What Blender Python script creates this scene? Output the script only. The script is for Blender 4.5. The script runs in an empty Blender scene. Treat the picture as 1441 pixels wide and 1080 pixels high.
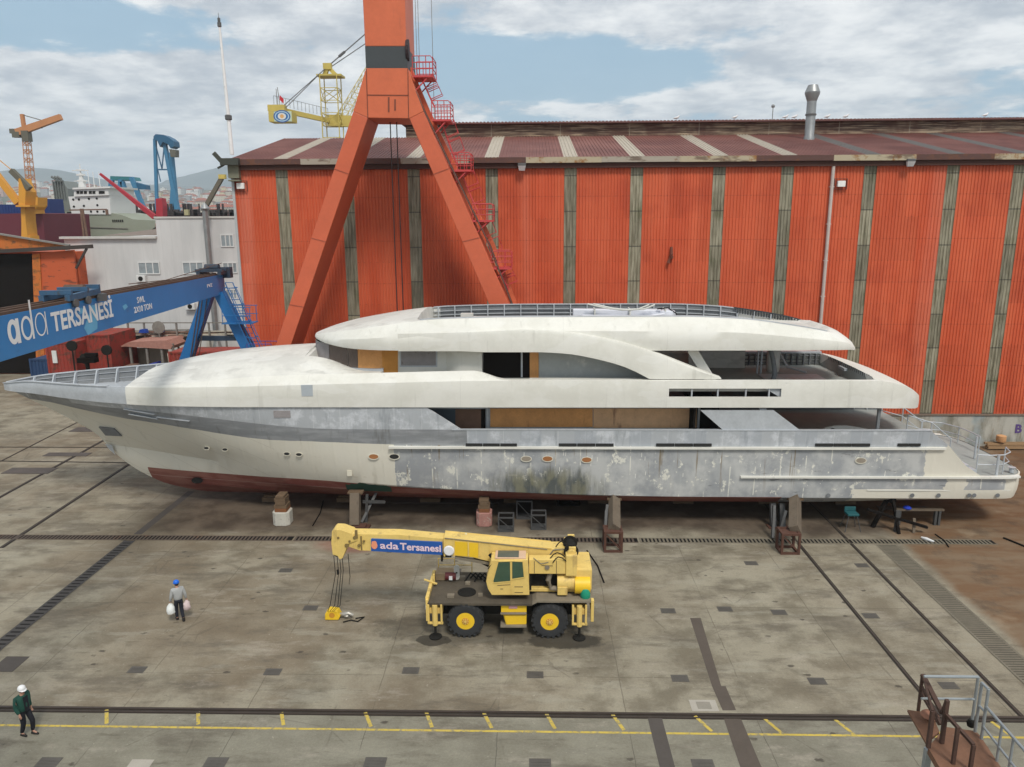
import bpy, math, random
import numpy as np
from mathutils import Vector, Matrix
R = math.radians
random.seed(7)
scene = bpy.context.scene
col = scene.collection

# ---------------------------------------------------------------- camera
HAZE = 1.7e-4
FOC = 1060.0; PITCH = R(12.33); ROLL = -0.00545; YAW = -0.0255
CAM = Vector((0, 0, 16.5))
_f = Vector((math.sin(YAW)*math.cos(PITCH), math.cos(YAW)*math.cos(PITCH), -math.sin(PITCH)))
_r0 = Vector((math.cos(YAW), -math.sin(YAW), 0)); _u0 = _r0.cross(_f)
_r = _r0*math.cos(ROLL) + _u0*math.sin(ROLL); _u = -_r0*math.sin(ROLL) + _u0*math.cos(ROLL)
cd = bpy.data.cameras.new('camera'); cam = bpy.data.objects.new('camera', cd); col.objects.link(cam)
cam.matrix_world = Matrix(((_r.x, _u.x, -_f.x, CAM.x), (_r.y, _u.y, -_f.y, CAM.y), (_r.z, _u.z, -_f.z, CAM.z), (0, 0, 0, 1)))
cd.sensor_width = 36; cd.lens = 36*FOC/1441; cd.clip_start = .3; cd.clip_end = 30000
scene.camera = cam

def at(px, py, Y=None, Z=None):
    """surveying helper: the world point a photo pixel shows at depth Y or height Z"""
    d = _f + _r*(px-720.5)/FOC - _u*(py-540)/FOC
    t = Y/d.y if Y is not None else (Z-CAM.z)/d.z
    return CAM + d*t

# ---------------------------------------------------------------- node helper
class S:
    def __init__(s, g, o): s.g, s.o = g, o
    def _m(s, op, b, rev=False):
        n = s.g.n('ShaderNodeMath'); n.operation = op
        a, c = (b, s) if rev else (s, b)
        s.g.link(a, n.inputs[0]); s.g.link(c, n.inputs[1]); return S(s.g, n.outputs[0])
    def __add__(s, b): return s._m('ADD', b)
    __radd__ = __add__
    def __sub__(s, b): return s._m('SUBTRACT', b)
    def __rsub__(s, b): return s._m('SUBTRACT', b, True)
    def __mul__(s, b): return s._m('MULTIPLY', b)
    __rmul__ = __mul__
    def __truediv__(s, b): return s._m('DIVIDE', b)
    def max(s, b): return s._m('MAXIMUM', b)
    def min(s, b): return s._m('MINIMUM', b)
    def lt(s, b): return s._m('LESS_THAN', b)
    def gt(s, b): return s._m('GREATER_THAN', b)
    def mod(s, b): return s._m('FLOORED_MODULO', b)
    def floor(s): return s._m('FLOOR', 0)
    def abs(s): return s._m('ABSOLUTE', 0)
    def pow(s, b): return s._m('POWER', b)
    def sm(s, a, b, lo=0.0, hi=1.0):
        n = s.g.n('ShaderNodeMapRange'); n.interpolation_type = 'SMOOTHSTEP'
        s.g.link(s, n.inputs[0])
        for i, v in enumerate((a, b, lo, hi)): s.g.link(v, n.inputs[i+1])
        return S(s.g, n.outputs[0])
class G:
    def __init__(s, nt): s.nt = nt; nt.nodes.clear()
    def n(s, t): return s.nt.nodes.new(t)
    def link(s, a, inp):
        if isinstance(a, S): s.nt.links.new(a.o, inp)
        elif isinstance(a, (tuple, list)): inp.default_value = tuple(a)+((1,) if len(a) == 3 and len(inp.default_value) == 4 else ())
        else:
            try: inp.default_value = a
            except Exception: inp.default_value = (a, a, a)
    def coords(s, kind='Object'):
        t = s.n('ShaderNodeTexCoord'); return S(s, t.outputs[kind])
    def sep(s, v):
        x = s.n('ShaderNodeSeparateXYZ'); s.link(v, x.inputs[0]); return [S(s, x.outputs[i]) for i in range(3)]
    def comb(s, x, y, z):
        c = s.n('ShaderNodeCombineXYZ')
        for i, v in enumerate((x, y, z)): s.link(v, c.inputs[i])
        return S(s, c.outputs[0])
    def map(s, v, sc=(1, 1, 1), loc=(0, 0, 0), rot=(0, 0, 0)):
        m = s.n('ShaderNodeMapping'); s.link(v, m.inputs[0]); m.inputs[1].default_value = loc; m.inputs[2].default_value = rot; m.inputs[3].default_value = sc
        return S(s, m.outputs[0])
    def noise(s, v, sc=1, det=4, rough=.55, dist=0):
        m = s.n('ShaderNodeTexNoise'); s.link(v, m.inputs['Vector']); m.inputs['Scale'].default_value = sc
        m.inputs['Detail'].default_value = det; m.inputs['Roughness'].default_value = rough; m.inputs['Distortion'].default_value = dist
        return S(s, m.outputs[0])
    def vor(s, v, sc=1, out='Distance', feat='F1', rnd=1):
        m = s.n('ShaderNodeTexVoronoi'); m.feature = feat; s.link(v, m.inputs['Vector']); m.inputs['Scale'].default_value = sc; m.inputs['Randomness'].default_value = rnd
        return S(s, m.outputs[out])
    def mix(s, a, b, f):
        m = s.n('ShaderNodeMix'); m.data_type = 'RGBA'
        s.link(f, m.inputs[0]); s.link(a, m.inputs[6]); s.link(b, m.inputs[7]); return S(s, m.outputs[2])
    def scale(s, c, f):
        m = s.n('ShaderNodeMix'); m.data_type = 'RGBA'; m.blend_type = 'MULTIPLY'; m.inputs[0].default_value = 1
        s.link(c, m.inputs[6]); s.link(s.comb(f, f, f), m.inputs[7]); return S(s, m.outputs[2])
    def out(s, c, rough=.6, metal=0.0, bump=None, bstr=.3, bdist=.02, spec=.4):
        b = s.n('ShaderNodeBsdfPrincipled'); s.link(c, b.inputs['Base Color']); s.link(rough, b.inputs['Roughness']); s.link(metal, b.inputs['Metallic'])
        b.inputs['Specular IOR Level'].default_value = spec
        if bump is not None:
            k = s.n('ShaderNodeBump'); s.link(bump, k.inputs['Height']); k.inputs['Strength'].default_value = bstr; k.inputs['Distance'].default_value = bdist
            s.nt.links.new(k.outputs[0], b.inputs['Normal'])
        o = s.n('ShaderNodeOutputMaterial'); s.nt.links.new(b.outputs[0], o.inputs[0])
def newmat(name):
    m = bpy.data.materials.new(name); m.use_nodes = True; return m, G(m.node_tree)
MATS = {}
def mat(name, c, rough=.6, metal=0, var=.15, sc=2.0, dirt=None, amt=.5, dsc=1.3, streak=False, bump=.0, spec=.4):
    if name in MATS: return MATS[name]
    m, g = newmat(name); v = g.coords()
    v2 = g.map(v, (1, 1, .18)) if streak else v
    n1 = g.noise(v, sc, 5); n2 = g.noise(v, sc*6.3, 3)
    k = (n1-.5)*(2*var)+(n2-.5)*var+1
    cc = g.scale(c, k)
    if dirt:
        d = g.noise(v2, dsc, 7, .65); th = .72-.32*amt
        cc = g.mix(cc, dirt, d.sm(th, th+.16)*(.35+.65*amt))
    g.out(cc, rough, metal, n2 if bump else None, bump, .02, spec)
    MATS[name] = m; return m

# ---------------------------------------------------------------- sky and sun
SUN_EL, SUN_AZ = R(54), R(20)        # azimuth measured from -Y (behind the camera) towards +X
sdir = Vector((math.sin(SUN_AZ)*math.cos(SUN_EL), -math.cos(SUN_AZ)*math.cos(SUN_EL), math.sin(SUN_EL)))
sl = bpy.data.lights.new('sun', 'SUN'); sl.energy = 2.5; sl.angle = R(14); sl.color = (1, .95, .87)
so = bpy.data.objects.new('sun', sl); col.objects.link(so); so.rotation_euler = sdir.to_track_quat('Z', 'Y').to_euler(); so.location = (0, 0, 60)
w = bpy.data.worlds.new('World'); scene.world = w; w.use_nodes = True
g = G(w.node_tree)
sky = g.n('ShaderNodeTexSky'); sky.sky_type = 'NISHITA'; sky.sun_disc = False; sky.sun_elevation = SUN_EL
sky.sun_rotation = math.atan2(sdir.x, sdir.y); sky.air_density = 1.3; sky.dust_density = 1.5
dv = g.coords('Generated'); dx, dy, dz = g.sep(dv)
zz = dz.max(0.0)+.16
cp = g.comb(dx/zz, dy/zz, 0.0)
def blob(px, py, sx, sy, amp):
    d = (_f + _r*(px-720.5)/FOC - _u*(py-540)/FOC).normalized()
    q = (dx-d.x)*(dx-d.x)*(1/(sx*sx))+(dz-d.z)*(dz-d.z)*(1/(sy*sy))+((dy-d.y)*(dy-d.y))*4
    return q.sm(0, 1, amp, 0)
n1 = g.noise(cp, 1.15, 9, .56, .25); n2 = g.noise(g.map(cp, (1, 1, 1), (3.7, 1.9, 0)), 3.1, 8, .6)
n3 = g.noise(g.map(cp, (1, 1, 1), (1.3, 5.1, 0)), 7.5, 6, .62)
cov = n1*.52+n2*.30+n3*.20+.06
for b in ((150, 40, .32, .045, -.16), (640, 130, .2, .09, -.10), (800, 100, .24, .06, -.17), (30, 30, .2, .05, -.06),
          (150, 140, .42, .08, .13), (400, 90, .18, .09, .09), (1150, 20, .35, .09, .06), (300, 200, .5, .07, .12), (1000, 140, .4, .018, .10), (1280,110,.2,.04,-.06)):
    cov = cov+blob(*b)
cmask = cov.sm(.47, .565)
shade = g.noise(g.map(cp, (1, 1, 1), (.18, .1, 0)), 1.7, 8, .58)
ccol = g.mix((5.3, 5.8, 6.5), (10.8, 10.9, 10.9), (shade*.5+n2*.28+n3*.22).sm(.40, .60))
lowb = dz.sm(.0, .16, 1, 0)
ccol = g.mix(ccol, (6.9, 7.3, 7.8), lowb*.5)
skc = g.mix(S(g, sky.outputs[0]), (3.5, 5.7, 7.6), .8)
fin = g.mix(skc, ccol, (cmask*.93+.05).min(1.0))
bg = g.n('ShaderNodeBackground'); g.link(fin, bg.inputs[0]); bg.inputs[1].default_value = .086
wo = g.n('ShaderNodeOutputWorld'); g.nt.links.new(bg.outputs[0], wo.inputs[0])
vs = scene.view_settings; vs.view_transform = 'Standard'; vs.look = 'None'; vs.exposure = .13; vs.gamma = 1; vs.use_curve_mapping = False
scene.cycles.max_bounces = 5; scene.cycles.volume_bounces = 1; scene.cycles.diffuse_bounces = 3

# ---------------------------------------------------------------- mesh helpers
def off_of(p):
    v = Vector((0, 0, 0))
    while p is not None: v += p.location; p = p.parent
    return v
class MB:
    def __init__(s): s.v = []; s.f = []; s.m = []; s.k = 0
    def add(s, vs, fs):
        o = len(s.v); s.v += [tuple(a) for a in vs]; s.f += [tuple(i+o for i in f) for f in fs]; s.m += [s.k]*len(fs); return s
    def box(s, x0, y0, z0, x1, y1, z1):
        return s.add([(x, y, z) for x in (x0, x1) for y in (y0, y1) for z in (z0, z1)],
                     [(0, 1, 3, 2), (4, 6, 7, 5), (0, 4, 5, 1), (2, 3, 7, 6), (0, 2, 6, 4), (1, 5, 7, 3)])
    def cbox(s, c, d): return s.box(c[0]-d[0]/2, c[1]-d[1]/2, c[2]-d[2]/2, c[0]+d[0]/2, c[1]+d[1]/2, c[2]+d[2]/2)
    def bar(s, p, q, w, h=None, up=(0, 0, 1), w2=None, h2=None):
        h = h or w; w2 = w2 or w; h2 = h2 or h
        p, q = Vector(p), Vector(q); d = (q-p).normalized(); up = Vector(up)
        if abs(d.dot(up)) > .98: up = Vector((0, 1, 0))
        a = d.cross(up).normalized(); b = a.cross(d)
        vs = []
        for c, ww, hh in ((p, w, h), (q, w2, h2)):
            vs += [c-a*ww/2-b*hh/2, c+a*ww/2-b*hh/2, c+a*ww/2+b*hh/2, c-a*ww/2+b*hh/2]
        return s.add(vs, [(0, 3, 2, 1), (4, 5, 6, 7), (0, 1, 5, 4), (1, 2, 6, 5), (2, 3, 7, 6), (3, 0, 4, 7)])
    def tube(s, pts, r, n=8, r2=None):
        pts = [Vector(p) for p in pts]; N = len(pts); vs = []; fs = []
        for i, p in enumerate(pts):
            d = (pts[min(i+1, N-1)]-pts[max(i-1, 0)]).normalized()
            up = Vector((0, 0, 1)) if abs(d.z) < .95 else Vector((0, 1, 0))
            a = d.cross(up).normalized(); b = a.cross(d)
            rr = r[i] if isinstance(r, (list, tuple)) else (r if r2 is None else r+(r2-r)*i/(N-1))
            vs += [p+a*rr*math.cos(2*math.pi*k/n)+b*rr*math.sin(2*math.pi*k/n) for k in range(n)]
        for i in range(N-1):
            for k in range(n): fs.append((i*n+k, i*n+(k+1) % n, (i+1)*n+(k+1) % n, (i+1)*n+k))
        fs.append(tuple(range(n-1, -1, -1))); fs.append(tuple((N-1)*n+k for k in range(n)))
        return s.add(vs, fs)
    def prism(s, poly, y0, y1, ax='Y'):
        """poly = list of (u,v); ax Y: (x,z) pushed along y; X: (y,z) along x; Z: (x,y) along z"""
        n = len(poly)
        if ax == 'Y': vs = [(u, y, v) for y in (y0, y1) for u, v in poly]
        elif ax == 'X': vs = [(y, u, v) for y in (y0, y1) for u, v in poly]
        else: vs = [(u, v, y) for y in (y0, y1) for u, v in poly]
        return s.add(vs, [tuple(range(n)), tuple(range(2*n-1, n-1, -1))]+[(i, i+n, (i+1) % n+n, (i+1) % n) for i in range(n)])
    def lathe(s, c, prof, n=16, axis='Z', caps=True):
        vs = []; fs = []; N = len(prof)
        for r, h in prof:
            for k in range(n):
                a = 2*math.pi*k/n; u, v = r*math.cos(a), r*math.sin(a)
                vs.append({'Z': (c[0]+u, c[1]+v, c[2]+h), 'Y': (c[0]+u, c[1]+h, c[2]+v), 'X': (c[0]+h, c[1]+u, c[2]+v)}[axis])
        for i in range(N-1):
            for k in range(n): fs.append((i*n+k, i*n+(k+1) % n, (i+1)*n+(k+1) % n, (i+1)*n+k))
        if caps: fs.append(tuple(range(n-1, -1, -1))); fs.append(tuple((N-1)*n+k for k in range(n)))
        return s.add(vs, fs)
    def sheet(s, pts): return s.add(pts, [tuple(range(len(pts)))])
    def loft(s, secs, mats=None, skip=None):
        n = len(secs[0]); vs = [p for sec in secs for p in sec]; o = len(s.v); s.v += [tuple(p) for p in vs]
        for i in range(len(secs)-1):
            for k in range(n-1):
                if skip and skip(i, k): continue
                s.f.append((o+i*n+k, o+i*n+k+1, o+(i+1)*n+k+1, o+(i+1)*n+k)); s.m.append(mats[k] if mats else s.k)
        return s
    def build(s, name, mats, parent=None, smooth=None, bevel=0, weld=False):
        if not isinstance(mats, (list, tuple)): mats = [mats]
        o3 = off_of(parent)
        me = bpy.data.meshes.new(name); me.from_pydata([(a[0]-o3.x, a[1]-o3.y, a[2]-o3.z) for a in s.v], [], s.f)
        for m in mats: me.materials.append(m)
        me.polygons.foreach_set('material_index', s.m)
        import bmesh
        bm = bmesh.new(); bm.from_mesh(me)
        if weld:
            bmesh.ops.remove_doubles(bm, verts=bm.verts, dist=1e-4); bmesh.ops.dissolve_degenerate(bm, edges=bm.edges, dist=1e-5)
        bmesh.ops.recalc_face_normals(bm, faces=bm.faces); bm.to_mesh(me); bm.free()
        if smooth is not None: me.shade_smooth(); me.set_sharp_from_angle(angle=R(smooth))
        ob = bpy.data.objects.new(name, me); col.objects.link(ob)
        if parent is not None: ob.parent = parent
        if bevel:
            b = ob.modifiers.new('bevel', 'BEVEL'); b.width = bevel; b.segments = 2; b.limit_method = 'ANGLE'; b.angle_limit = R(35)
        return ob
def tag(o, label=None, cat=None, group=None, kind=None):
    for k, v in (('label', label), ('category', cat), ('group', group), ('kind', kind)):
        if v: o[k] = v
    return o
def thing(name, loc, label, cat, group=None, rz=0):
    o = bpy.data.objects.new(name, None); col.objects.link(o); o.location = loc; o.rotation_euler = (0, 0, rz); o.empty_display_size = .3
    return tag(o, label, cat, group)
def dup(o, loc=None, label=None, parent=None, rz=None):
    c = o.copy(); col.objects.link(c); c.parent = parent
    if loc is not None: c.location = loc
    if rz is not None: c.rotation_euler = (0, 0, rz)
    if label: c['label'] = label
    for ch in list(o.children): dup(ch, parent=c)
    return c
def text(s, name, o, xd, up, h, m, parent=None, wid=None, bold=0, depth=.01, pile=None):
    """lettering: o = lower left corner, h = cap height; returns the width"""
    cu = bpy.data.curves.new(name, 'FONT'); cu.body = s; cu.size = 1; cu.extrude = depth; cu.offset = bold; cu.resolution_u = 3
    t = bpy.data.objects.new(name, cu); col.objects.link(t)
    dg = bpy.context.evaluated_depsgraph_get(); me = bpy.data.meshes.new_from_object(t.evaluated_get(dg))
    bpy.data.objects.remove(t)
    xd = Vector(xd).normalized(); up = Vector(up).normalized(); nn = xd.cross(up)
    cap = .7; xs = [v.co.x for v in me.vertices]; x0, x1 = min(xs), max(xs)
    sx = h/cap if wid is None else wid/(x1-x0)
    b = MB(); b.add([Vector(o)+xd*((v.co.x-x0)*sx)+up*(v.co.y*h/cap)+nn*v.co.z for v in me.vertices], [tuple(p.vertices) for p in me.polygons])
    if pile is not None: pile.add(b.v, b.f); return (x1-x0)*sx
    return b.build(name, m, parent)
def pchip(tab):
    xs = np.array([a for a, _ in tab], float); ys = np.array([b for _, b in tab], float)
    h = np.diff(xs); dl = np.diff(ys)/h; m = np.zeros(len(xs))
    for i in range(1, len(xs)-1):
        m[i] = 0 if dl[i-1]*dl[i] <= 0 else 2*dl[i-1]*dl[i]/(dl[i-1]+dl[i])
    m[0] = dl[0]; m[-1] = dl[-1]
    def f(x):
        x = min(max(x, xs[0]), xs[-1]); i = min(int(np.searchsorted(xs, x, 'right'))-1, len(h)-1); i = max(i, 0)
        t = (x-xs[i])/h[i]
        return float((2*t**3-3*t*t+1)*ys[i]+(t**3-2*t*t+t)*h[i]*m[i]+(-2*t**3+3*t*t)*ys[i+1]+(t**3-t*t)*h[i]*m[i+1])
    return f
# ================================================================= ground
def ground_mat():
    m, g = newmat('concrete_yard'); v = g.coords(); x, y, z = g.sep(v)
    big = g.noise(v, .09, 6, .6, .4); mid = g.noise(v, .55, 7, .62); fine = g.noise(v, 7, 4); med = g.noise(g.map(v, (.35, 1.3, 1)), .8, 6, .65)
    c = g.mix((.166, .144, .104), (.282, .253, .190), mid.sm(.36, .60))
    c = g.mix(c, (.165, .125, .082), big.sm(.42, .58)*.62*(x.sm(-8, 10, 1, .35)))
    c = g.mix(c, (.315, .295, .235), med.sm(.54, .66)*.4)
    # poured bays: each a little different
    bx = ((x+1.1)/4.35); by = (y/5.2+.22)
    cell = g.n('ShaderNodeTexWhiteNoise'); cell.noise_dimensions = '2D'; g.link(g.comb(bx.floor(), by.floor(), 0.0), cell.inputs[0])
    c = g.scale(c, (S(g, cell.outputs[0])-.5)*.10+1)
    wob = (g.noise(v, 1.4, 3)-.5)*.07
    jx = ((bx+wob*.3).mod(1)-.5).abs(); jy = ((by+wob*.25).mod(1)-.5).abs()
    jn = g.noise(v, .35, 3).sm(.36, .52)
    joint = (jx.sm(.4935, .4985).max(jy.sm(.4950, .4990)))*jn
    c = g.mix(c, (.085, .072, .052), joint*.6)
    # front apron, greener and smoother
    ap = y.sm(22.55, 22.45, 0, 1)
    c2 = g.mix((.168, .155, .118), (.236, .222, .172), mid.sm(.3, .7)); c2 = g.mix(c2, (.155, .142, .115), med.sm(.55, .75)*.5)
    c2 = g.mix(c2, (.07, .06, .05), jx.sm(.4950, .499)*jn*.7)
    c = g.mix(c, c2, ap)
    # spots and dark drips
    sp = g.noise(v, 1.9, 5, .7); sp2 = g.noise(g.map(v, (.6, 1.8, 1)), 3.2, 5, .7)
    c = g.mix(c, (.07, .058, .045), sp.sm(.66, .72)*.6)
    c = g.mix(c, (.08, .068, .052), sp2.sm(.665, .70)*.7)
    cr = g.vor(g.map(v, (1, 1, 0), (2, 3, 0)), .23, 'Distance', 'DISTANCE_TO_EDGE')
    crd = (cr+(g.noise(v, 1.2, 5)-.5)*.05)
    c = g.mix(c, (.07, .058, .045), crd.abs().sm(.008, .003)*g.noise(v, .3, 2).sm(.52, .6)*.35)
    c = g.mix(c, (.42, .38, .31), g.noise(v, 5.5, 3, .6).sm(.66, .74)*.5)
    c = g.mix(c, (.10, .084, .064), g.noise(g.map(v, (.5, 1.5, 1), (7, 1, 0)), .42, 9, .72).sm(.50, .64)*.6)
    c = g.mix(c, (.36, .32, .26), g.noise(g.map(v, (.45, 1.2, 1), (1, 9, 0)), .6, 9, .74).sm(.54, .68)*.45)
    c = g.scale(c, (g.noise(v, 12, 6, .8)-.5)*.8+1)
    st = g.noise(g.map(v, (.28, 1.5, 1), (3, 3, 0)), 1.5, 8, .75); c = g.mix(c, (.085, .072, .05), st.sm(.57, .66)*.45)
    dk = g.vor(g.map(v, (.8, 1.4, 0), (.3, .1, 0)), .9); c = g.mix(c, (.055, .045, .035), (dk+(g.noise(v, 6, 4)-.5)*.2).sm(.13, .06)*g.noise(v, .25, 3).sm(.46, .56)*.8)
    for ax_, ay_, ar_ in ((-6, 8, 23.5), (-6, 8, 25.4), (14, 44, 17.3), (14, 44, 19.1), (2, 60, 29), (2, 60, 31)):
        rd = ((x-ax_)*(x-ax_)+(y-ay_)*(y-ay_)).pow(.5)-ar_; c = g.mix(c, (.10, .088, .066), (rd+(g.noise(v, .5, 3)-.5)*.4).abs().sm(.16, .04)*g.noise(v, .22, 5, .7).sm(.5, .62)*.45)
    rp = (x+9.3)*(x+9.3)*.22+(y-36.3)*(y-36.3)*.7+(mid-.5)*1.6; c = g.mix(c, (.23, .085, .06), rp.sm(.1, 1.3, .6, 0))
    # soil and grime where hulls stand, darkened further to paint in under-hull shade
    soil_shade = (y+(big-.5)*5).sm(37.2, 39.0, 0, 1)*(y.sm(56, 60, 1, 0))*(x.sm(-24, -19, 0, 1))
    c = g.mix(c, g.mix((.055, .040, .029), (.115, .088, .064), mid.sm(.35, .65)), soil_shade*.95)
    # rust-brown dirt yard on the right
    ru = (x+(mid-.5)*1.2).sm(18.9, 19.6, 0, 1)*((y).sm(24.2, 27.5, 0, 1))
    rc = g.mix((.145, .078, .038), (.175, .118, .072), med.sm(.38, .6)); rc = g.mix(rc, (.09, .06, .038), g.noise(v, .45, 7, .7).sm(.5, .66)*.8)
    rc = g.mix(rc, (.30, .235, .16), g.noise(v, .33, 5, .6).sm(.58, .72)*.5)
    c = g.mix(c, rc, ru*.92)
    # oil under the mobile crane
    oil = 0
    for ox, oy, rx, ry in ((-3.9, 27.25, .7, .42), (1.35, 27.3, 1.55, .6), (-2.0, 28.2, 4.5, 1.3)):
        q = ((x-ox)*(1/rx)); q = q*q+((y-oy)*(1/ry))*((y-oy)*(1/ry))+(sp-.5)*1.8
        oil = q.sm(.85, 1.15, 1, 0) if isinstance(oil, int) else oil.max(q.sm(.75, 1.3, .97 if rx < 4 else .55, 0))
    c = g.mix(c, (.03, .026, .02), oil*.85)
    far = y.sm(70, 110)
    c = g.mix(c, (.16, .145, .12), far)
    g.out(c, (mid*.25+.65), 0.0, fine*.6+mid, .25, .03, .25)
    return m
def slab(name, pts, z, m, th=None):
    b = MB(); b.sheet([(p[0], p[1], z) for p in pts]); return b.build(name, m)
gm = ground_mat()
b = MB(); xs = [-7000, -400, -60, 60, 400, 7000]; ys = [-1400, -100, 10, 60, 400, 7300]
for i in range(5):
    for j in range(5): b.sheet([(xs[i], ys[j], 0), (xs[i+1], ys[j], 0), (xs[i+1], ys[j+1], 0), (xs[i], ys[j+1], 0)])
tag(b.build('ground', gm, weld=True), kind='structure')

M_rail = mat('rail_steel', (.06, .045, .036), .55, .3, .3)
M_groove = mat('rail_groove', (.035, .028, .022), .9, 0, .3)
M_yel = mat('road_yellow', (.50, .37, .07), .8, 0, .3, 1.5, (.20, .185, .13), .75, 6)
def rail(name, x0, y0, x1, y1, label, wide=.24, group=None):
    b = MB(); d = Vector((x1-x0, y1-y0, 0)).normalized(); n = Vector((-d.y, d.x, 0))
    p, q = Vector((x0, y0, 0)), Vector((x1, y1, 0))
    b.sheet([p-n*wide/2+Vector((0, 0, .004)), q-n*wide/2+Vector((0, 0, .004)), q+n*wide/2+Vector((0, 0, .004)), p+n*wide/2+Vector((0, 0, .004))])
    b.k = 1; b.bar(p+Vector((0, 0, .012)), q+Vector((0, 0, .012)), .075, .03)
    tag(b.build(name, [M_groove, M_rail]), label, 'rail', group)
def gx(px, py): p = at(px, py, Z=0); return p.x, p.y
fy = 22.72
b = MB(); b.sheet([(-45, fy-.24, .004), (45, fy-.20, .004), (45, fy+.12, .004), (-45, fy+.12, .004)])
b.k = 1; b.bar((-45, fy, .02), (45, fy+.05, .02), .09, .05); b.bar((-45, fy-.17, .012), (45, fy-.12, .012), .05, .03)
tag(b.build('crane_rail', [M_groove, M_rail]), 'long steel crane rail running along the foreground above the yellow line', 'rail')
rail('slipway_rail', 13.85, 22.85, 13.85, 53.5, 'left one of the two dark rails running under the stern to the foreground', .2)
rail('slipway_rail', 16.56, 22.85, 16.56, 53.5, 'right one of the two dark rails running under the stern, nearer the brown dirt', .2)
rail('slipway_rail', -27.4, 35.6, -28.3, 62, 'dark rail on the left running under the bow, nearest to the bow shadow', .28)
rail('slipway_rail', -32.3, 35.6, -33.1, 62, 'dark rail crossing the yard left of the bow, middle of the three', .28)
rail('slipway_rail', *gx(0, 650), *gx(118, 590), 'short dark rail at the far left edge of the yard', .16)
for a, lab in (((-10, 629.5, 165, 630), 'farther of two dark cross rails at the left edge before the bow'), ((-10, 649, 186, 651.5), 'nearer of two dark cross rails at the left edge before the bow')):
    rail('cross_rail', *gx(a[0], a[1]), *gx(a[2], a[3]), lab, .2)
# yellow marking
b = MB(); b.sheet([(-40, 21.78, .004), (40, 21.70, .004), (40, 21.80, .004), (-40, 21.88, .004)])
for a, c in (((150, 999), (150, 1019)), ((279, 1002), (279, 1020)), ((396, 1003), (399, 1021)), ((514, 1003), (522, 1023)), ((600, 1003), (608, 1024)), ((681, 1004), (692, 1025)),
             ((769, 1005), (781, 1026)), ((862, 1006), (878, 1028)), ((978, 1008), (1002, 1030)), ((1075, 1011), (1101, 1033)), ((1175, 1013), (1203, 1035)), ((1300, 1015), (1330, 1038)), ((1395, 1016), (1428, 1040))):
    p, q = at(*a, Z=0), at(*c, Z=0); d = (q-p).normalized(); n = Vector((-d.y, d.x, 0))*.06; z = Vector((0, 0, .0075))
    b.sheet([p-n+z, q-n+z, q+n+z, p+n+z])
tag(b.build('yellow_line', M_yel), kind='structure')
b = MB(); b.sheet([(x, y, .004) for x, y in (gx(-8, 1030), gx(30, 1030), gx(22, 1038), gx(-14, 1038))])
# dark asphalt strips
M_asph = mat('asphalt_strip', (.075, .064, .056), .9, 0, .2, 1.2)
M_asph2 = mat('asphalt_strip_brown', (.088, .07, .056), .9, 0, .2, 1.2)
def strip(name, pts, m, label, cat, z=.004, group=None):
    tag(slab(name, [gx(*p) for p in pts], z, m), label, cat, group)
tag(slab('asphalt_strip', [gx(971, 870), gx(986, 870), gx(1015, 966), gx(1002, 966)], .004, M_asph2), kind='structure')
tag(slab('asphalt_strip', [gx(1002, 966), gx(1021, 966), gx(1036, 1000), gx(1017, 1000)], .006, M_asph2), kind='structure')
tag(slab('asphalt_strip', [gx(1018, 1010), gx(1042, 1010), gx(1078, 1095), gx(1047, 1095)], .006, M_asph2), kind='structure')
tag(slab('asphalt_strip', [gx(911, 1009), gx(931, 1009), gx(954, 1095), gx(932, 1095)], .006, M_asph), kind='structure')
M_pl = mat('cover_steel', (.10, .09, .078), .6, .2, .25, 2, (.12, .06, .03), .3, 3)
cv = 0
M_pl2 = mat('cover_concrete', (.36, .33, .28), .8)
PLAB = ['below the right half of the mobile crane', 'left of the asphalt strip above the crane rail', 'right of the pale square surround above the rail', 'above the second yellow tick from the left', 'third from the left in the row above the crane rail', 'under the left outrigger in the row above the rail', 'between the two stern rails near the drain grating', 'between the two stern rails, nearer the foreground', 'right of the asphalt strip, in line with the crane wheels', 'upper of two between the mobile crane and the left stern rail', 'just right of the mobile crane rear outrigger', 'left of the yellow hook block', 'above the dangling hook ropes', 'at the bottom edge below the mobile crane', 'at the bottom edge between the two asphalt strips', 'at the bottom edge, left of the centre', 'at the bottom edge under the front outrigger', 'at the bottom edge below the man in green', 'close above the top of the asphalt strip', 'behind the crane deck in the middle', 'behind the handrail of the gangway']
plates = [(753, 950), (957, 955), (1150, 959), (193, 943), (384, 946), (578, 944), (1213, 796), (1225, 867), (1096, 862), (1057, 793), (940, 860), (437, 856), (402, 803), (760, 1078), (990, 1079), (302, 1076), (527, 1076), (66, 1076), (1020, 857.5), (640, 803.5), (1335, 965)]
for (px, py), plab in zip(plates, PLAB):
    x, y = gx(px, py); x = round(x, 2)
    w_, h_ = (.62, .42) if py < 1000 else (.68, .62)
    b = MB(); b.box(x-w_/2, y-h_/2, .003, x+w_/2, y+h_/2, .012)
    for k in range(4): b.box(x-w_/2+.06, y-h_/2+.05+k*(h_-.1)/4, .012, x+w_/2-.06, y-h_/2+.07+k*(h_-.1)/4, .02)
    tag(b.build('cover_plate', M_pl), 'steel cover plate '+plab, 'cover plate', 'steel cover plates set in the yard')
x, y = gx(195, 1079); b = MB(); b.box(x-.35, y-.35, .003, x+.35, y+.3, .012); tag(b.build('cover_plate', M_pl2), 'pale concrete cover plate at the bottom edge among the dark ones', 'cover plate')
x, y = gx(17, 935); b = MB(); b.box(x-.55, y-.5, .003, x+.35, y+.5, .014); tag(b.build('cover_plate', M_asph), 'larger dark plate at the left edge behind the man in green', 'cover plate')
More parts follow.
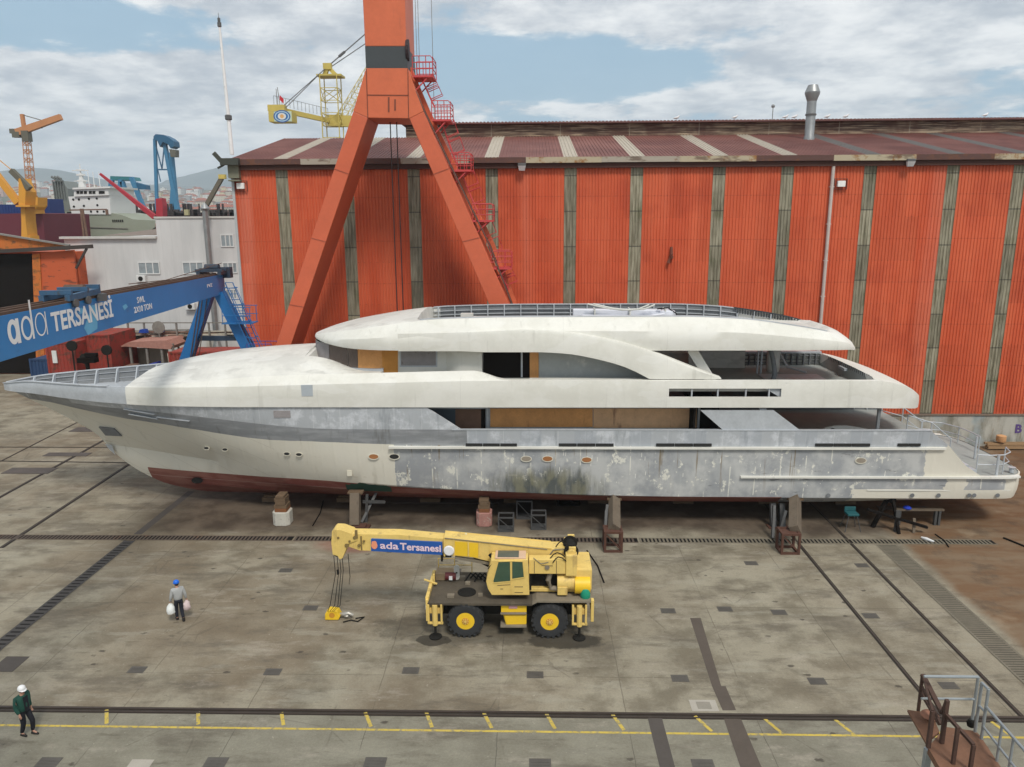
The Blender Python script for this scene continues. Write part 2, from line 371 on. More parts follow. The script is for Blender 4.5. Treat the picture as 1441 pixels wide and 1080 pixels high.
# two-ring light patch beside the asphalt strip
x, y = gx(992, 993); b = MB(); b.box(x-.5, y-.32, .003, x+.42, y+.3, .008); b.k = 1; b.box(x-.28, y-.2, .008, x+.2, y+.18, .014)
tag(b.build('cover_plate', [M_pl2, mat('cover_mid', (.24, .22, .18), .8)]), 'cover plate in a pale concrete surround beside the dark asphalt strip', 'cover plate')
# gratings
M_gr = mat('grating_iron', (.10, .075, .058), .8, .1, .35, 1.5, (.16, .08, .045), .5, 1.2); M_dark = mat('pit_black', (.012, .011, .01), .9, spec=.1)
def grate(name, x0, y0, x1, y1, pitch, label, along='X', m=M_gr, dx=0):
    b = MB()
    if along == 'X':
        b.k = 1; b.sheet([(x0, y0, .004), (x1, y0, .004), (x1, y1, .004), (x0, y1, .004)]); b.k = 0
        b.box(x0, y0-.06, .003, x1, y0, .022); b.box(x0, y1, .003, x1, y1+.06, .022)
        n = int((x1-x0)/pitch)
        for i in range(n):
            x = x0+i*pitch; b.sheet([(x, y0, .02), (x+pitch*.52, y0, .02), (x+pitch*.52, y1, .02), (x, y1, .02)])
    else:
        b.k = 1; b.sheet([(x0, y0, .004), (x1, y0, .004), (x1+dx, y1, .004), (x0+dx, y1, .004)]); b.k = 0; x0 += .02
        n = int((y1-y0)/pitch)
        for i in range(n):
            y = y0+i*pitch; s = dx*(y-y0)/(y1-y0)
            b.sheet([(x0+s, y, .02), (x1+s, y, .02), (x1+s, y+pitch*.72, .02), (x0+s, y+pitch*.72, .02)])
        for q in (x0-.09, x1): b.add([(q, y0, .022), (q+.09, y0, .022), (q+.09+dx, y1, .022), (q+dx, y1, .022)], [(0, 1, 2, 3)])
    tag(b.build(name, [m, M_dark if along == 'X' or m is not M_gr2 else mat('slat_gap', (.07, .06, .045), .9)]), label, 'grating')
M_gr2 = mat('grating_grey', (.155, .135, .10), .85, .0, .3, 1.5)
grate('drain_grating', -34, 36.72, -12.6, 37.2, .2, 'long slotted iron drain grating crossing the yard behind the man in grey')
grate('drain_grating', -12.5, 36.72, 5.6, 37.2, .2, 'slotted iron drain grating running behind the yellow mobile crane boom')
grate('drain_grating', 5.7, 36.72, 24, 37.2, .2, 'worn grey drain grating crossing the two rails under the stern', m=M_gr2)
grate('trench_cover', 17.85, 24.0, 18.75, 36.55, .16, 'ladder-like slatted trench cover beside the brown dirt on the right', 'Y', M_gr2)
M_gr3 = mat('grating_dark', (.055, .05, .047), .85)
grate('trench_cover', -21.4, 24, -20.95, 36.6, .3, 'dark slatted trench strip running in front of the bow on the left', 'Y', M_gr3)
tag(slab('asphalt_strip', [(-21.4, 37.4), (-20.95, 37.4), (-20.95, 44), (-21.4, 44)], .004, M_asph), kind='structure')
for px, py, w_, d_ in ((150, 605, 5.5, 1.3), (42, 663, 3.2, 1.2), (95, 640, 3.2, .8), (620, 704, 7, 1.1), (1270, 715, 2.8, .5)):
    x, y = gx(px, py); b = MB(); b.box(x-w_/2, y-d_/2, .003, x+w_/2, y+d_/2, .03)
    tag(b.build('steel_sheet', mat('sheet_dark', (.085, .07, .062), .7, .1, .3, 1)), 'flat dark steel sheet lying %s' % ({150: 'on the rails beyond the bow tip', 42: 'at the left edge in front of the bow', 95: 'between the cross rails left of the bow', 620: 'in the shade under the hull behind the long boom', 1270: 'beside the trestles under the stern'}[px]), 'steel sheet')

# ================================================================= hall
HY = 54.0; HX0 = at(328, 240, Y=HY).x; HX1 = 62.0; ZE = 20.25; ZB = 2.36; RY = 66.5; RZ = 23.25
def red_mat():
    m, g = newmat('red_sheet'); v = g.coords(); x, y, z = g.sep(v)
    n = g.noise(g.map(v, (1, 1, .12)), .8, 6, .6); n2 = g.noise(v, .3, 5, .55)
    c = g.mix((.52, .088, .034), (.61, .130, .056), n.sm(.3, .7)); c = g.mix(c, (.40, .062, .028), n2.sm(.5, .7)*.5)
    fade = g.noise(g.map(v, (1, 1, .05), (4, 0, 0)), .35, 4, .5); c = g.mix(c, (.62, .19, .12), fade.sm(.6, .74)*.55)
    row = ((z/3.0).mod(1)-.5).abs().sm(.492, .499); c = g.mix(c, (.27, .035, .018), row*.45)
    rs = g.noise(g.map(v, (1, 1, .09), (9, 0, 0)), 2.3, 5, .6); c = g.mix(c, (.38, .08, .04), rs.sm(.66, .78)*.4)
    cw = g.n('ShaderNodeTexWhiteNoise'); cw.noise_dimensions = '2D'; g.link(g.comb((x/1.02+.3).floor(), (z/3.0+.5).floor(), 0.0), cw.inputs[0])
    c = g.scale(c, (S(g, cw.outputs[0])-.5)*.11+1)
    c = g.mix(c, (.20, .05, .03), ((z/1.5).mod(1)).lt(.025)*((x/.444).mod(1)).lt(.16)*.6)
    c = g.mix(c, (.22, .06, .035), z.sm(4.2, 2.4)*g.noise(g.map(v, (1, 1, .4)), 1.4, 6, .7).sm(.42, .6)*.35)
    g.out(c, .55, 0, g.noise(v, .7, 3), .5, .08, .3); return m
M_red = red_mat()
def strip_mat():
    m, g = newmat('skylight_sheet'); v = g.coords(); x, y, z = g.sep(v)
    n = g.noise(g.map(v, (2.2, 1, .25)), 2.0, 6, .65); n2 = g.noise(v, .5, 4)
    row = (z/2.42).floor(); wn = g.n('ShaderNodeTexWhiteNoise'); wn.noise_dimensions = '2D'; g.link(g.comb(row, (x/3).floor(), 0.0), wn.inputs[0])
    c = g.mix((.14, .125, .08), (.34, .315, .23), n.sm(.30, .70)); c = g.scale(c, (S(g, wn.outputs[0])-.5)*.5+1.0)
    c = g.mix(c, (.09, .10, .04), n2.sm(.55, .7)*.5)
    seam = ((z/2.42).mod(1)).lt(.035); c = g.mix(c, (.05, .045, .035), seam*.75)
    g.out(c, .5, 0, None, spec=.4); return m
M_strip = strip_mat()
hall = thing('assembly_hall', (HX0, HY, 0), 'huge red corrugated shipyard hall filling the background behind the yacht', 'industrial hall')
PX_S = [396, 488, 582, 692, 803, 896.5, 1012.5, 1108.5, 1225, 1341.5, 1435]
SX = [at(p, 242, Y=HY).x for p in PX_S]; SX += [SX[-1]+5.9, SX[-1]+11, SX[-1]+16.8]
SW = .43
def corr(b, x0, x1, z0, z1, y, pitch=.222, dep=.05):
    n = max(1, round((x1-x0)/pitch)); p = (x1-x0)/n; prof = []
    for i in range(n):
        a = x0+i*p; prof += [(a, y), (a+p*.42, y), (a+p*.56, y+dep), (a+p*.86, y+dep)]
    prof.append((x1, y)); o = []
    for i in range(len(prof)-1):
        (xa, ya), (xb, yb) = prof[i], prof[i+1]; o.append([(xa, ya, z0), (xb, yb, z0), (xb, yb, z1), (xa, ya, z1)])
    for q in o: b.sheet(q)
edges = [HX0]+sum([[s-SW, s+SW] for s in SX], [])+[HX1]
b = MB()
for i in range(0, len(edges), 2): corr(b, edges[i], edges[i+1], ZB, ZE, HY)
# gable side and back as plain sheets
b.sheet([(HX0, HY, 0), (HX0, HY, ZE), (HX0, RY, RZ), (HX0, RY+30, RZ), (HX0, RY+30, 0)])
b.sheet([(HX1, HY, 0), (HX1, HY, ZE), (HX1, RY, RZ), (HX1, RY+30, RZ), (HX1, RY+30, 0)])
b.sheet([(HX0, RY+30, 0), (HX0, RY+30, RZ), (HX1, RY+30, RZ), (HX1, RY+30, 0)])
b.build('wall', M_red, hall)
for s in SX:
    b = MB(); corr(b, s-SW, s+SW, ZB, ZE, HY+.012, .2); b.build('skylight_strip', M_strip, hall)
def plinth_mat():
    m, g = newmat('plinth_concrete'); v = g.coords(); n = g.noise(g.map(v, (1, 1, .3)), 1.1, 7, .65); n2 = g.noise(v, .5, 5)
    c = g.mix((.20, .19, .15), (.42, .41, .36), n.sm(.35, .62)); c = g.mix(c, (.30, .36, .38), n2.sm(.5, .62)*.6); c = g.mix(c, (.22, .12, .05), g.noise(g.map(v, (1, 1, .15)), 1.7, 6).sm(.58, .7)*.8)
    g.out(c, .85); return m
b = MB(); b.box(HX0+.03, HY-.12, 0, HX1, HY+.3, ZB-.02); b.k = 1; b.box(HX0-.02, HY-.2, ZB-.02, HX1, HY+.1, ZB+.07)
pl = b.build('plinth', [plinth_mat(), mat('ledge', (.17, .13, .10), .8)], hall)
b = MB(); b.box(HX0-.16, HY-.08, 0, HX0+.02, HY+.14, ZE); b.build('corner_trim', mat('trim_grey', (.40, .42, .42), .6), hall)
def roof_mat():
    m, g = newmat('roof_sheet'); v = g.coords(); n = g.noise(v, .25, 6, .6); n2 = g.noise(v, 3, 4)
    c = g.mix((.15, .055, .045), (.22, .092, .075), n.sm(.35, .65)); c = g.mix(c, (.20, .11, .085), n2.sm(.6, .75)*.3); g.out(c, .6, 0, None, spec=.3); return m
def roofcorr(b, x0, x1, dz=0, pitch=.25):
    n = max(1, round((x1-x0)/pitch)); p = (x1-x0)/n; y0, z0, y1, z1 = HY-.35, ZE+.32, RY, RZ
    for i in range(n):
        a = x0+i*p
        for xa, da, xb, db in ((a, 0, a+p*.5, 0), (a+p*.5, 0, a+p*.6, .05), (a+p*.6, .05, a+p*.9, .05), (a+p*.9, .05, a+p, 0)):
            b.sheet([(xa, y0, z0+da+dz), (xb, y0, z0+db+dz), (xb, y1, z1+db+dz), (xa, y1, z1+da+dz)])
RS = [(s-SW*1.15, s+SW*1.15) for s in SX]
b = MB(); e2 = [HX0-.3]+sum([[a, c] for a, c in RS], [])+[HX1]
for i in range(0, len(e2), 2): roofcorr(b, e2[i], e2[i+1])
b.sheet([(HX0-.3, RY, RZ), (HX1, RY, RZ), (HX1, RY+30, RZ-.6), (HX0-.3, RY+30, RZ-.6)])
b.build('roof', roof_mat(), hall)
M_rs = mat('roof_light_pale', (.42, .37, .30), .6, 0, .2, 2, (.25, .2, .15), .3); M_rd = mat('roof_light_dark', (.15, .135, .125), .6, 0, .2)
for i, (a, c) in enumerate(RS):
    b = MB(); roofcorr(b, a, c, .015); b.build('roof_light', M_rs if i < 8 else M_rd, hall)
# rusty gutter in lengths
def rust_mat(name, base, rust, th):
    m, g = newmat(name); v = g.coords(); n = g.noise(v, 1.6, 7, .7); n2 = g.noise(g.map(v, (1, 1, 3)), .7, 4)
    c = g.mix(base, rust, n.sm(th, th+.12)); c = g.mix(c, (.09, .045, .03), n2.sm(.56, .66)*.7); g.out(c, .75); return m
M_gut = [rust_mat('gutter_pale', (.42, .36, .25), (.28, .14, .05), .5), rust_mat('gutter_brown', (.10, .05, .042), (.14, .06, .035), .5), rust_mat('gutter_cream', (.36, .32, .26), (.16, .075, .035), .56)]
cuts = [328, 388, 425, 500, 565, 660, 740, 846, 955, 1062, 1170, 1285, 1394, 1500]
kinds = [1, 1, 2, 1, 2, 1, 0, 2, 0, 1, 0, 1, 0]
for i in range(len(kinds)):
    xa, xb = at(cuts[i], 222, Y=HY).x, at(cuts[i+1], 222, Y=HY).x
    if i == 0: xa -= .35
    b = MB(); b.box(xa+.004, HY-.46, ZE-.02+.015*(i % 2), xb-.004, HY-.32, ZE+.36); b.box(xa+.004, HY-.32, ZE, xb-.004, HY-.06, ZE+.05); b.build('gutter', M_gut[kinds[i]], hall)
xb = at(1500, 222, Y=HY).x; b = MB(); b.box(xb, HY-.46, ZE, HX1, HY-.32, ZE+.36); b.build('gutter', M_gut[1], hall)
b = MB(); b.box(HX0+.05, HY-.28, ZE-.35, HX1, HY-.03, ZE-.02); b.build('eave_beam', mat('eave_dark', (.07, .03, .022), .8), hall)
# roof monitor
def wood_mat():
    m, g = newmat('weathered_boarding'); v = g.coords(); x, y, z = g.sep(v)
    n = g.noise(g.map(v, (.3, 1, 6)), 1.5, 7, .65); n2 = g.noise(v, .35, 3)
    c = g.mix((.09, .055, .04), (.38, .29, .20), n.sm(.42, .62)); c = g.mix(c, (.10, .045, .035), n2.sm(.5, .6)*.7)
    st = ((z*5.5).mod(1)).lt(.22); c = g.mix(c, (.035, .022, .018), st*.6); p_ = ((x/5.8).mod(1)).lt(.012); c = g.mix(c, (.3, .26, .2), p_*.7)
    g.out(c, .85); return m
MX0 = at(571, 180, Y=RY).x; MZ = at(760, 173, Y=RY).z
b = MB(); b.box(MX0, RY-.02, RZ-.3, HX1, RY+9, MZ-.1); b.build('roof_monitor', wood_mat(), hall)
b = MB()
n = int((HX1-MX0)/.3)
for i in range(n):
    a = MX0-.3+i*.3; b.box(a, RY-.5, MZ-.1, a+.16, RY+9.4, MZ+.06); b.box(a+.16, RY-.5, MZ-.1, a+.3, RY+9.4, MZ)
b.build('monitor_roof', mat('monitor_roof_sheet', (.16, .07, .06), .6), hall)
# downpipe, lamps, vents
p0, p1 = at(1172.5, 226, Y=HY), at(1146, 470, Y=HY)
b = MB(); xx = p0.x; b.tube([(xx, HY-.14, ZE), (xx, HY-.14, .3)], .12, 10)
for k in range(8): b.box(xx-.15, HY-.2, 1+k*2.5, xx+.15, HY, 1.06+k*2.5)
b.build('downpipe', mat('pipe_white', (.50, .44, .40), .6, 0, .2, 2, (.25, .2, .17), .4), hall)
M_lampb = mat('lamp_body', (.10, .10, .10), .5); M_lampg = mat('lamp_glass', (.65, .66, .66), .3)
def flood(px, py, label):
    p = at(px, py, Y=HY-.35); t = thing('floodlight', (p.x, HY, p.z), label, 'floodlight')
    b = MB(); b.box(p.x-.28, HY-.62, p.z+.1, p.x+.28, HY-.3, p.z+.28); b.bar((p.x, HY+.0, p.z+.25), (p.x, HY-.4, p.z+.2), .06); b.build('housing', M_lampb, t, bevel=.02)
    b = MB(); b.add([(p.x-.26, HY-.66, p.z+.1), (p.x+.26, HY-.66, p.z+.1), (p.x+.2, HY-.5, p.z-.22), (p.x-.2, HY-.5, p.z-.22), (p.x-.26, HY-.36, p.z+.1), (p.x+.26, HY-.36, p.z+.1), (p.x+.2, HY-.38, p.z-.22), (p.x-.2, HY-.38, p.z-.22)],
          [(0, 1, 2, 3), (4, 7, 6, 5), (0, 3, 7, 4), (1, 5, 6, 2), (0, 4, 5, 1), (3, 2, 6, 7)]); b.build('glass', M_lampg, t)
flood(734.5, 236, 'floodlight hanging under the rusty gutter just right of the orange A-frame'); flood(1280, 230, 'floodlight hanging under the gutter at the right end of the red hall')
def wbox(px, py, label):
    p = at(px, py, Y=HY-.2); t = thing('wall_lamp', (p.x, HY, p.z), label, 'wall lamp')
    b = MB(); b.box(p.x-.26, HY-.28, p.z-.2, p.x+.26, HY-.04, p.z+.2); b.build('box', mat('lamp_white', (.75, .75, .72), .5), t, bevel=.02)
    b = MB()
    for q in (-.42, .42): b.box(p.x+q-.02, HY-.14, p.z-.36, p.x+q+.02, HY-.02, p.z+.36)
    for q in (-.36, .34): b.box(p.x-.4, HY-.12, p.z+q, p.x+.4, HY-.04, p.z+q+.03)
    b.build('bracket', mat('bracket_red', (.2, .06, .04), .6), t)
wbox(1184, 259, 'small white box lamp on the red wall right of the white downpipe'); wbox(338.5, 262, 'small white box lamp near the left corner of the red hall')
p = at(944, 362, Y=HY); b = MB(); b.tube([(p.x, HY-.1, p.z+.7), (p.x, HY-.22, p.z+.2), (p.x-.2, HY-.2, p.z-.4)], .09, 8, .13); b.box(p.x-.12, HY-.2, p.z-.1, p.x+.14, HY, p.z+.1)
tag(b.build('wall_bracket', mat('rusty_bracket', (.16, .05, .03), .8)), 'rusty bracket hanging on the middle of the red wall', 'bracket')
# roof vent stack
p = at(1139, 188, Y=RY-3.6); cz = 23.0; t = thing('vent_stack', (p.x, RY-3.6, cz), 'tall galvanised vent stack with a conical cap on the hall roof', 'vent')
zt = at(1143, 120, Y=RY-3.6).z; r = .36; M_galv = mat('galvanised', (.30, .31, .31), .45, .6, .25, 2, (.16, .13, .11), .3)
b = MB(); b.lathe((p.x, RY-3.6, 0), [(r*1.15, 21.9), (r*1.15, 22.7), (r, 22.8), (r, zt-1.2)], 20); b.build('duct', M_galv, t, smooth=40)
b = MB(); b.lathe((p.x, RY-3.6, 0), [(r, zt-1.2), (.56, zt-.66), (.57, zt-.52), (.36, zt)], 20); b.build('cap', M_galv, t, smooth=20)
b = MB()
b.lathe((p.x, RY-3.6, 0), [(r+.02, 24.3), (r+.06, 24.32), (r+.06, 24.42), (r+.02, 24.44)], 20)
b.build('band', mat('band_dark', (.12, .12, .12), .5), t)
p = at(1087, 165, Y=RY+.5); b = MB(); b.tube([(p.x, p.y, MZ-.2), (p.x, p.y, MZ+1.2)], .035, 6); b.lathe((p.x, p.y, MZ+1.2), [(.02, -.12), (.14, -.08), (.16, .05), (.06, .16)], 10)
tag(b.build('roof_light_pole', M_galv), 'small lamp on a short pole on the roof ridge left of the vent stack', 'lamp')
M_gull = mat('gull', (.7, .7, .7), .7)
for px, lab in ((952, 'left of the ridge lamp'), (1034, 'between the left gull and the ridge lamp'), (1105, 'close right of the ridge lamp'), (1118, 'just left of the vent stack'), (1164, 'just right of the vent stack'), (1190, 'second to the right of the vent stack'), (1386, 'at the far right end of the ridge')):
    p = at(px, 165, Y=RY-.2); zb = MZ+.06
    b = MB(); b.tube([(p.x-.26, p.y, zb+.17), (p.x-.08, p.y, zb+.2), (p.x+.12, p.y, zb+.25), (p.x+.2, p.y, zb+.36), (p.x+.3, p.y, zb+.37)], [.02, .09, .09, .05, .02], 8); b.tube([(p.x, p.y-.02, zb+.15), (p.x, p.y-.02, zb)], .015, 4); b.tube([(p.x+.05, p.y+.03, zb+.15), (p.x+.05, p.y+.03, zb)], .015, 4)
    tag(b.build('gull', M_gull, smooth=60), 'small white gull standing on the roof ridge '+lab, 'gull')
# flag pole / lightning mast
x0 = at(326.5, 218, Y=HY+.6); x1 = at(307, 18, Y=HY+.6); t = thing('mast', (x0.x, HY+.6, ZE), 'tall thin white mast rising from the left corner of the red hall', 'mast')
d = x1-x0; f = lambda s: (x0.x+d.x*s, HY+.6, x0.z+d.z*s)
b = MB(); b.tube([f(0), f(.28), f(.6), f(.9)], [.15, .13, .10, .075], 10); b.build('pole', mat('mast_white', (.78, .78, .78), .5, 0, .2, 2, (.25, .18, .14), .4, 3), t, smooth=50)
b = MB(); b.tube([f(.9), f(1.0)], .035, 6, .012); b.lathe(f(.9), [(.05, 0), (.14, .05), (.14, .3), (.05, .35)], 8); b.lathe(f(.935), [(.02, 0), (.1, .05), (.1, .25), (.02, .3)], 8)
b.lathe(f(.25), [(.17, 0), (.24, .05), (.24, .3), (.17, .35)], 10); b.build('lamp', M_lampb, t)
p = at(321, 228, Y=HY-.3); b = MB(); b.box(p.x-.35, HY-.9, p.z-.25, p.x+.9, HY-.46, p.z+.2); b.bar((p.x-.3, HY-.7, p.z), (p.x-.75, HY-.8, p.z+.55), .28); b.bar((p.x-.1, HY-.7, p.z-.2), (p.x-.6, HY-.7, p.z-.45), .12)
tag(b.build('hoist_bracket', mat('hoist_dark', (.05, .055, .045), .7)), 'dark hoist fitting at the left roof corner of the red hall', 'hoist')
p = at(329, 242, Y=HY-.2); b = MB(); b.box(p.x-.3, HY-.5, p.z-.45, p.x+.45, HY-.1, p.z+.5); b.box(p.x-.3, HY-.55, p.z-.65, p.x+.5, HY-.1, p.z-.55)
tag(b.build('junction_box', mat('jbox', (.17, .17, .12), .7)), 'greenish metal box under the left roof corner', 'box')
# plinth things on the right
b = MB(); pw = at(1428, 640, Z=0)
p = at(1413, 620, Z=0)
t = thing('pallet', (33.6, 53.0, 0), 'small stack of timber on the ground by the plinth at right', 'timber stack')
for k in range(4):
    b = MB(); b.box(33.0, 52.9+k*.16, .1+.2*(k % 2), 36.2, 53.04+k*.16, .26+.2*(k % 2)); b.build('beam', mat('timber_brown', (.30, .19, .10), .8), t)
b = MB(); b.lathe((34.0, 53.2, .66), [(.28, -.1), (.33, .0), (.32, .35), (.1, .42)], 14); tag(b.build('sack', mat('sack_orange', (.55, .3, .14), .8), smooth=60), 'orange sack on the timber stack by the plinth', 'sack')
pp = MB(); text('B', 'x', (35.35, HY-.14, 1.05), (1, 0, 0), (0, 0, 1), .62, None, pile=pp, bold=.03); pp.build('graffiti', mat('graffiti_violet', (.10, .06, .2), .7), pl and hall)
# concrete cable cover / pipe along hall foot
# ================================================================= orange portal crane (A-frame leg)
def paint(name, c, dirt=(.28, .09, .05), amt=.42, rough=.5, var=.16): return mat(name, c, rough, 0, var, .7, dirt, amt, 1.1, True)
M_or = paint('crane_orange', (.60, .140, .060)); M_or2 = paint('crane_orange_leg', (.56, .120, .055)); M_band = paint('crane_band_grey', (.052, .058, .062), (.1, .1, .1), .3); M_ladred = mat('ladder_red', (.50, .055, .055), .5)
PY, PD = 48.3, 3.3
pc = thing('portal_crane', (at(545, 300, Y=PY).x, PY, 0), 'giant orange A-frame crane leg standing between the yacht and the red hall', 'portal crane')
def P(px, py, Y=PY): q = at(px, py, Y=Y); return (q.x, q.z)
def pbox(name, poly, m, y0=PY, y1=PY+PD, parent=None, bevel=.03):
    b = MB(); b.prism([P(*q) for q in poly], y0, y1); return b.build(name, m, parent or pc, bevel=bevel)
tl, tr = P(513.7, 65.4), P(571.8, 65.4); T = 42.0
sx = [tl[0]+(tl[0]-P(515, 96)[0])*.3*(T-tl[1])/10, tr[0]+.1*(T-tr[1])/10]
b = MB(); b.prism([(tl[0], tl[1]), (tr[0], tr[1]), (tr[0]+.05, T), (tl[0]-.1, T)], PY, PY+PD); b.build('column', M_or, pc, bevel=.04)
b = MB(); l2, r2 = P(515, 96), P(573.6, 96); b.prism([l2, r2, tr, tl], PY-.004, PY+PD+.004); b.build('grey_band', M_band, pc)
pbox('head_plate', [(515, 96), (573.6, 96), (596, 157), (576, 167), (517.7, 166), (497, 157)], M_or)
b = MB()
for a, c in (((515.5, 97), (517.7, 166)), ((574, 97), (575, 167)), ((517, 134), (575, 134.5))):
    (xa, za), (xb, zb) = P(*a), P(*c); b.bar((xa, PY-.01, za), (xb, PY-.01, zb), .05, .03, up=(0, 1, 0))
for xx, z0, z1 in ((547, 137, 158), (556, 140, 156)):
    (xa, za), (xb, zb) = P(xx, z0), P(xx, z1); b.bar((xa, PY-.01, za), (xb, PY-.01, zb), .1, .02, up=(0, 1, 0))
b.build('weld_seam', mat('seam_rust', (.20, .06, .035), .8), pc)
def ext(a, c, z): t = (z-a[1])/(c[1]-a[1]); return (a[0]+(c[0]-a[0])*t, z)
lo, li = P(497, 157), P(517.7, 166); lo2, li2 = P(387.7, 486.7), P(409, 486.7)
ro, ri = P(596, 157), P(576, 167); ro2, ri2 = P(714.5, 424), P(685.7, 423)
FB = 1.9
legp = {'l': [lo, li, ext(li, li2, FB), ext(lo, lo2, FB)], 'r': [ro, ri, ext(ri, ri2, FB), ext(ro, ro2, FB)]}
for k in 'lr':
    b = MB(); b.prism(legp[k], PY+.01, PY+PD-.01); b.build('leg', M_or2, pc, bevel=.04)
    a, c = legp[k][3], legp[k][2]; xm = (a[0]+c[0])/2
    b = MB(); b.box(xm-2.6, PY+.2, .9, xm+2.6, PY+PD-.2, FB+.3); bg_ = b.build('bogie', M_or2, pc, bevel=.04)
    for q in (-1.9, -.7, .7, 1.9):
        b = MB(); b.lathe((xm+q, PY+1.3, .45), [(.1, 0), (.42, 0), (.42, .6), (.1, .6)], 16, 'Y'); b.build('wheel', M_rail, bg_)
for k in 'lr':
    a0, a1, c1, c0 = legp[k]
    for s in (.16, .36, .56, .76):
        p = (c0[0] if False else a0[0]+(c0[0]-a0[0])*s, a0[1]+(c0[1]-a0[1])*s); q = (a1[0]+(c1[0]-a1[0])*s, a1[1]+(c1[1]-a1[1])*s)
        b = MB(); b.bar((p[0], PY+.0, p[1]), (q[0], PY+.0, q[1]), .05, .03, up=(0, 1, 0)); b.build('weld_seam', mat('seam_soft', (.36, .085, .045), .8), pc)
xl, xr = legp['l'][2][0], legp['r'][2][0]
b = MB(); b.box(xl, PY+.8, 1.0, xr, PY+PD-.8, 2.0); b.build('tie_beam', M_or2, pc)
# stringer, platforms and ladders on the right leg
def PR(px, py): return at(px, py, Y=PY+.5)
b = MB(); A_, B_ = PR(575, 96), PR(722, 432)
pts = [at(x, y, Y=PY+1.4) for x, y in ((573, 97), (599, 158), (660, 284), (690, 345), (722, 430))]
for i in range(len(pts)-1): b.bar(pts[i]+Vector((.18, 0, 0)), pts[i+1]+Vector((.18, 0, 0)), .24, .5, up=(0, 1, 0))
b.build('ladder_stringer', M_or, pc)
b = MB()
for i in range(len(pts)-1):
    for o in (-1.35, -.2): b.tube([pts[i]+Vector((.02, o, .05)), pts[i+1]+Vector((.02, o, .05))], .05, 6)
b.build('cable_tray', mat('tray_dark', (.12, .06, .045), .7), pc)
plats = [(583, 609, 79, 106), (610, 634, 142, 168), (637, 663, 215, 239), (667, 694, 287, 310), (693, 720, 354, 377)]
for i, (xa, xb, yt, yb) in enumerate(plats):
    a, c = at(xa, yb, Y=PY+.1), at(xb, yb, Y=PY+.1); x0, x1, z0 = a.x-.1, c.x, a.z; h = at(xa, yt, Y=PY+.1).z-z0
    b = MB(); b.box(x0, PY+.1, z0-.12, x1, PY+1.9, z0); b.bar((x0, PY+.2, z0-1.0), (x1-.3, PY+.2, z0-.1), .07); b.bar((x0, PY+1.8, z0-1.0), (x1-.3, PY+1.8, z0-.1), .07)
    pf = b.build('platform', M_ladred, pc)
    b = MB()
    for yy in (PY+.12, PY+1.88):
        for k in range(4): xx = x0+(x1-x0)*k/3; b.tube([(xx, yy, z0), (xx, yy, z0+h-(.15 if k == 3 else 0))], .028, 5)
        for k in (.33, .66, 1): b.tube([(x0, yy, z0+h*k), (x1-.12, yy, z0+h*k), (x1, yy, z0+h*k-(.15 if k == 1 else 0))], .028, 5)
    for k in (.33, .66, .94): b.tube([(x1, PY+.12, z0+h*k), (x1, PY+1.88, z0+h*k)], .028, 5)
    b.build('railing', M_ladred, pf)
lads = [((592, 108), (611, 150)), ((620, 168), (643, 232)), ((648, 240), (672, 300)), ((674, 310), (697, 368)), ((702, 378), (716, 408))]
for i, (a, c) in enumerate(lads):
    p, q = at(*a, Y=PY+.9), at(*c, Y=PY+.9); d = (q-p); L = d.length; b = MB()
    for o in (-.25, .25): b.tube([p+Vector((0, o, 0)), q+Vector((0, o, 0))], .035, 5)
    n = int(L/.32)
    for k in range(n): r_ = p+d*((k+.5)/n); b.tube([r_+Vector((0, -.25, 0)), r_+Vector((0, .25, 0))], .02, 4)
    for s0 in (.12, .5):
        h0, h1 = p+d*s0, p+d*(s0+.28); o = Vector((.7, 0, .28))
        for yy in (-.28, .28):
            yv = Vector((0, yy, 0)); b.tube([h0+yv, h0+yv+o, h1+yv+o, h1+yv], .03, 5)
        b.tube([h0+o+Vector((0, -.28, 0)), h0+o+Vector((0, .28, 0))], .03, 5)
    b.build('ladder', M_ladred, pc)
p = at(580, 98, Y=PY+.6); b = MB(); b.prism([(PY+.15+.32*math.cos(t*math.pi/8), p.z+1.0+.62*math.sin(t*math.pi/8)) for t in range(16)], tr[0]-.05, tr[0]+.14, 'X'); b.build('access_hatch', mat('hatch_black', (.02, .008, .01), .6), pc)
b = MB()
for xa, xb in ((549, 562), (558, 570)):
    p, q = at(xa, 172, Y=PY+1.6), at(xb, 448, Y=PY+1.6); b.tube([(p.x, PY+1.6, p.z), (p.x, PY+1.6, 1.9)], .035, 5)
b.build('hanging_cable', mat('cable_black', (.03, .025, .025), .6), pc)
for px in (586, 589.5, 608.5):
    p = at(px, 60, Y=PY+2.5); b = MB(); b.tube([(p.x, PY+2.5, 44), (p.x, PY+2.5, 24.5 if px < 600 else 22)], .018, 4); tag(b.build('wire_rope', M_galv), 'thin hoist wire hanging right of the orange column, '+{586: 'nearest to it', 589.5: 'second from it', 608.5: 'farthest from it'}[px], 'wire rope')

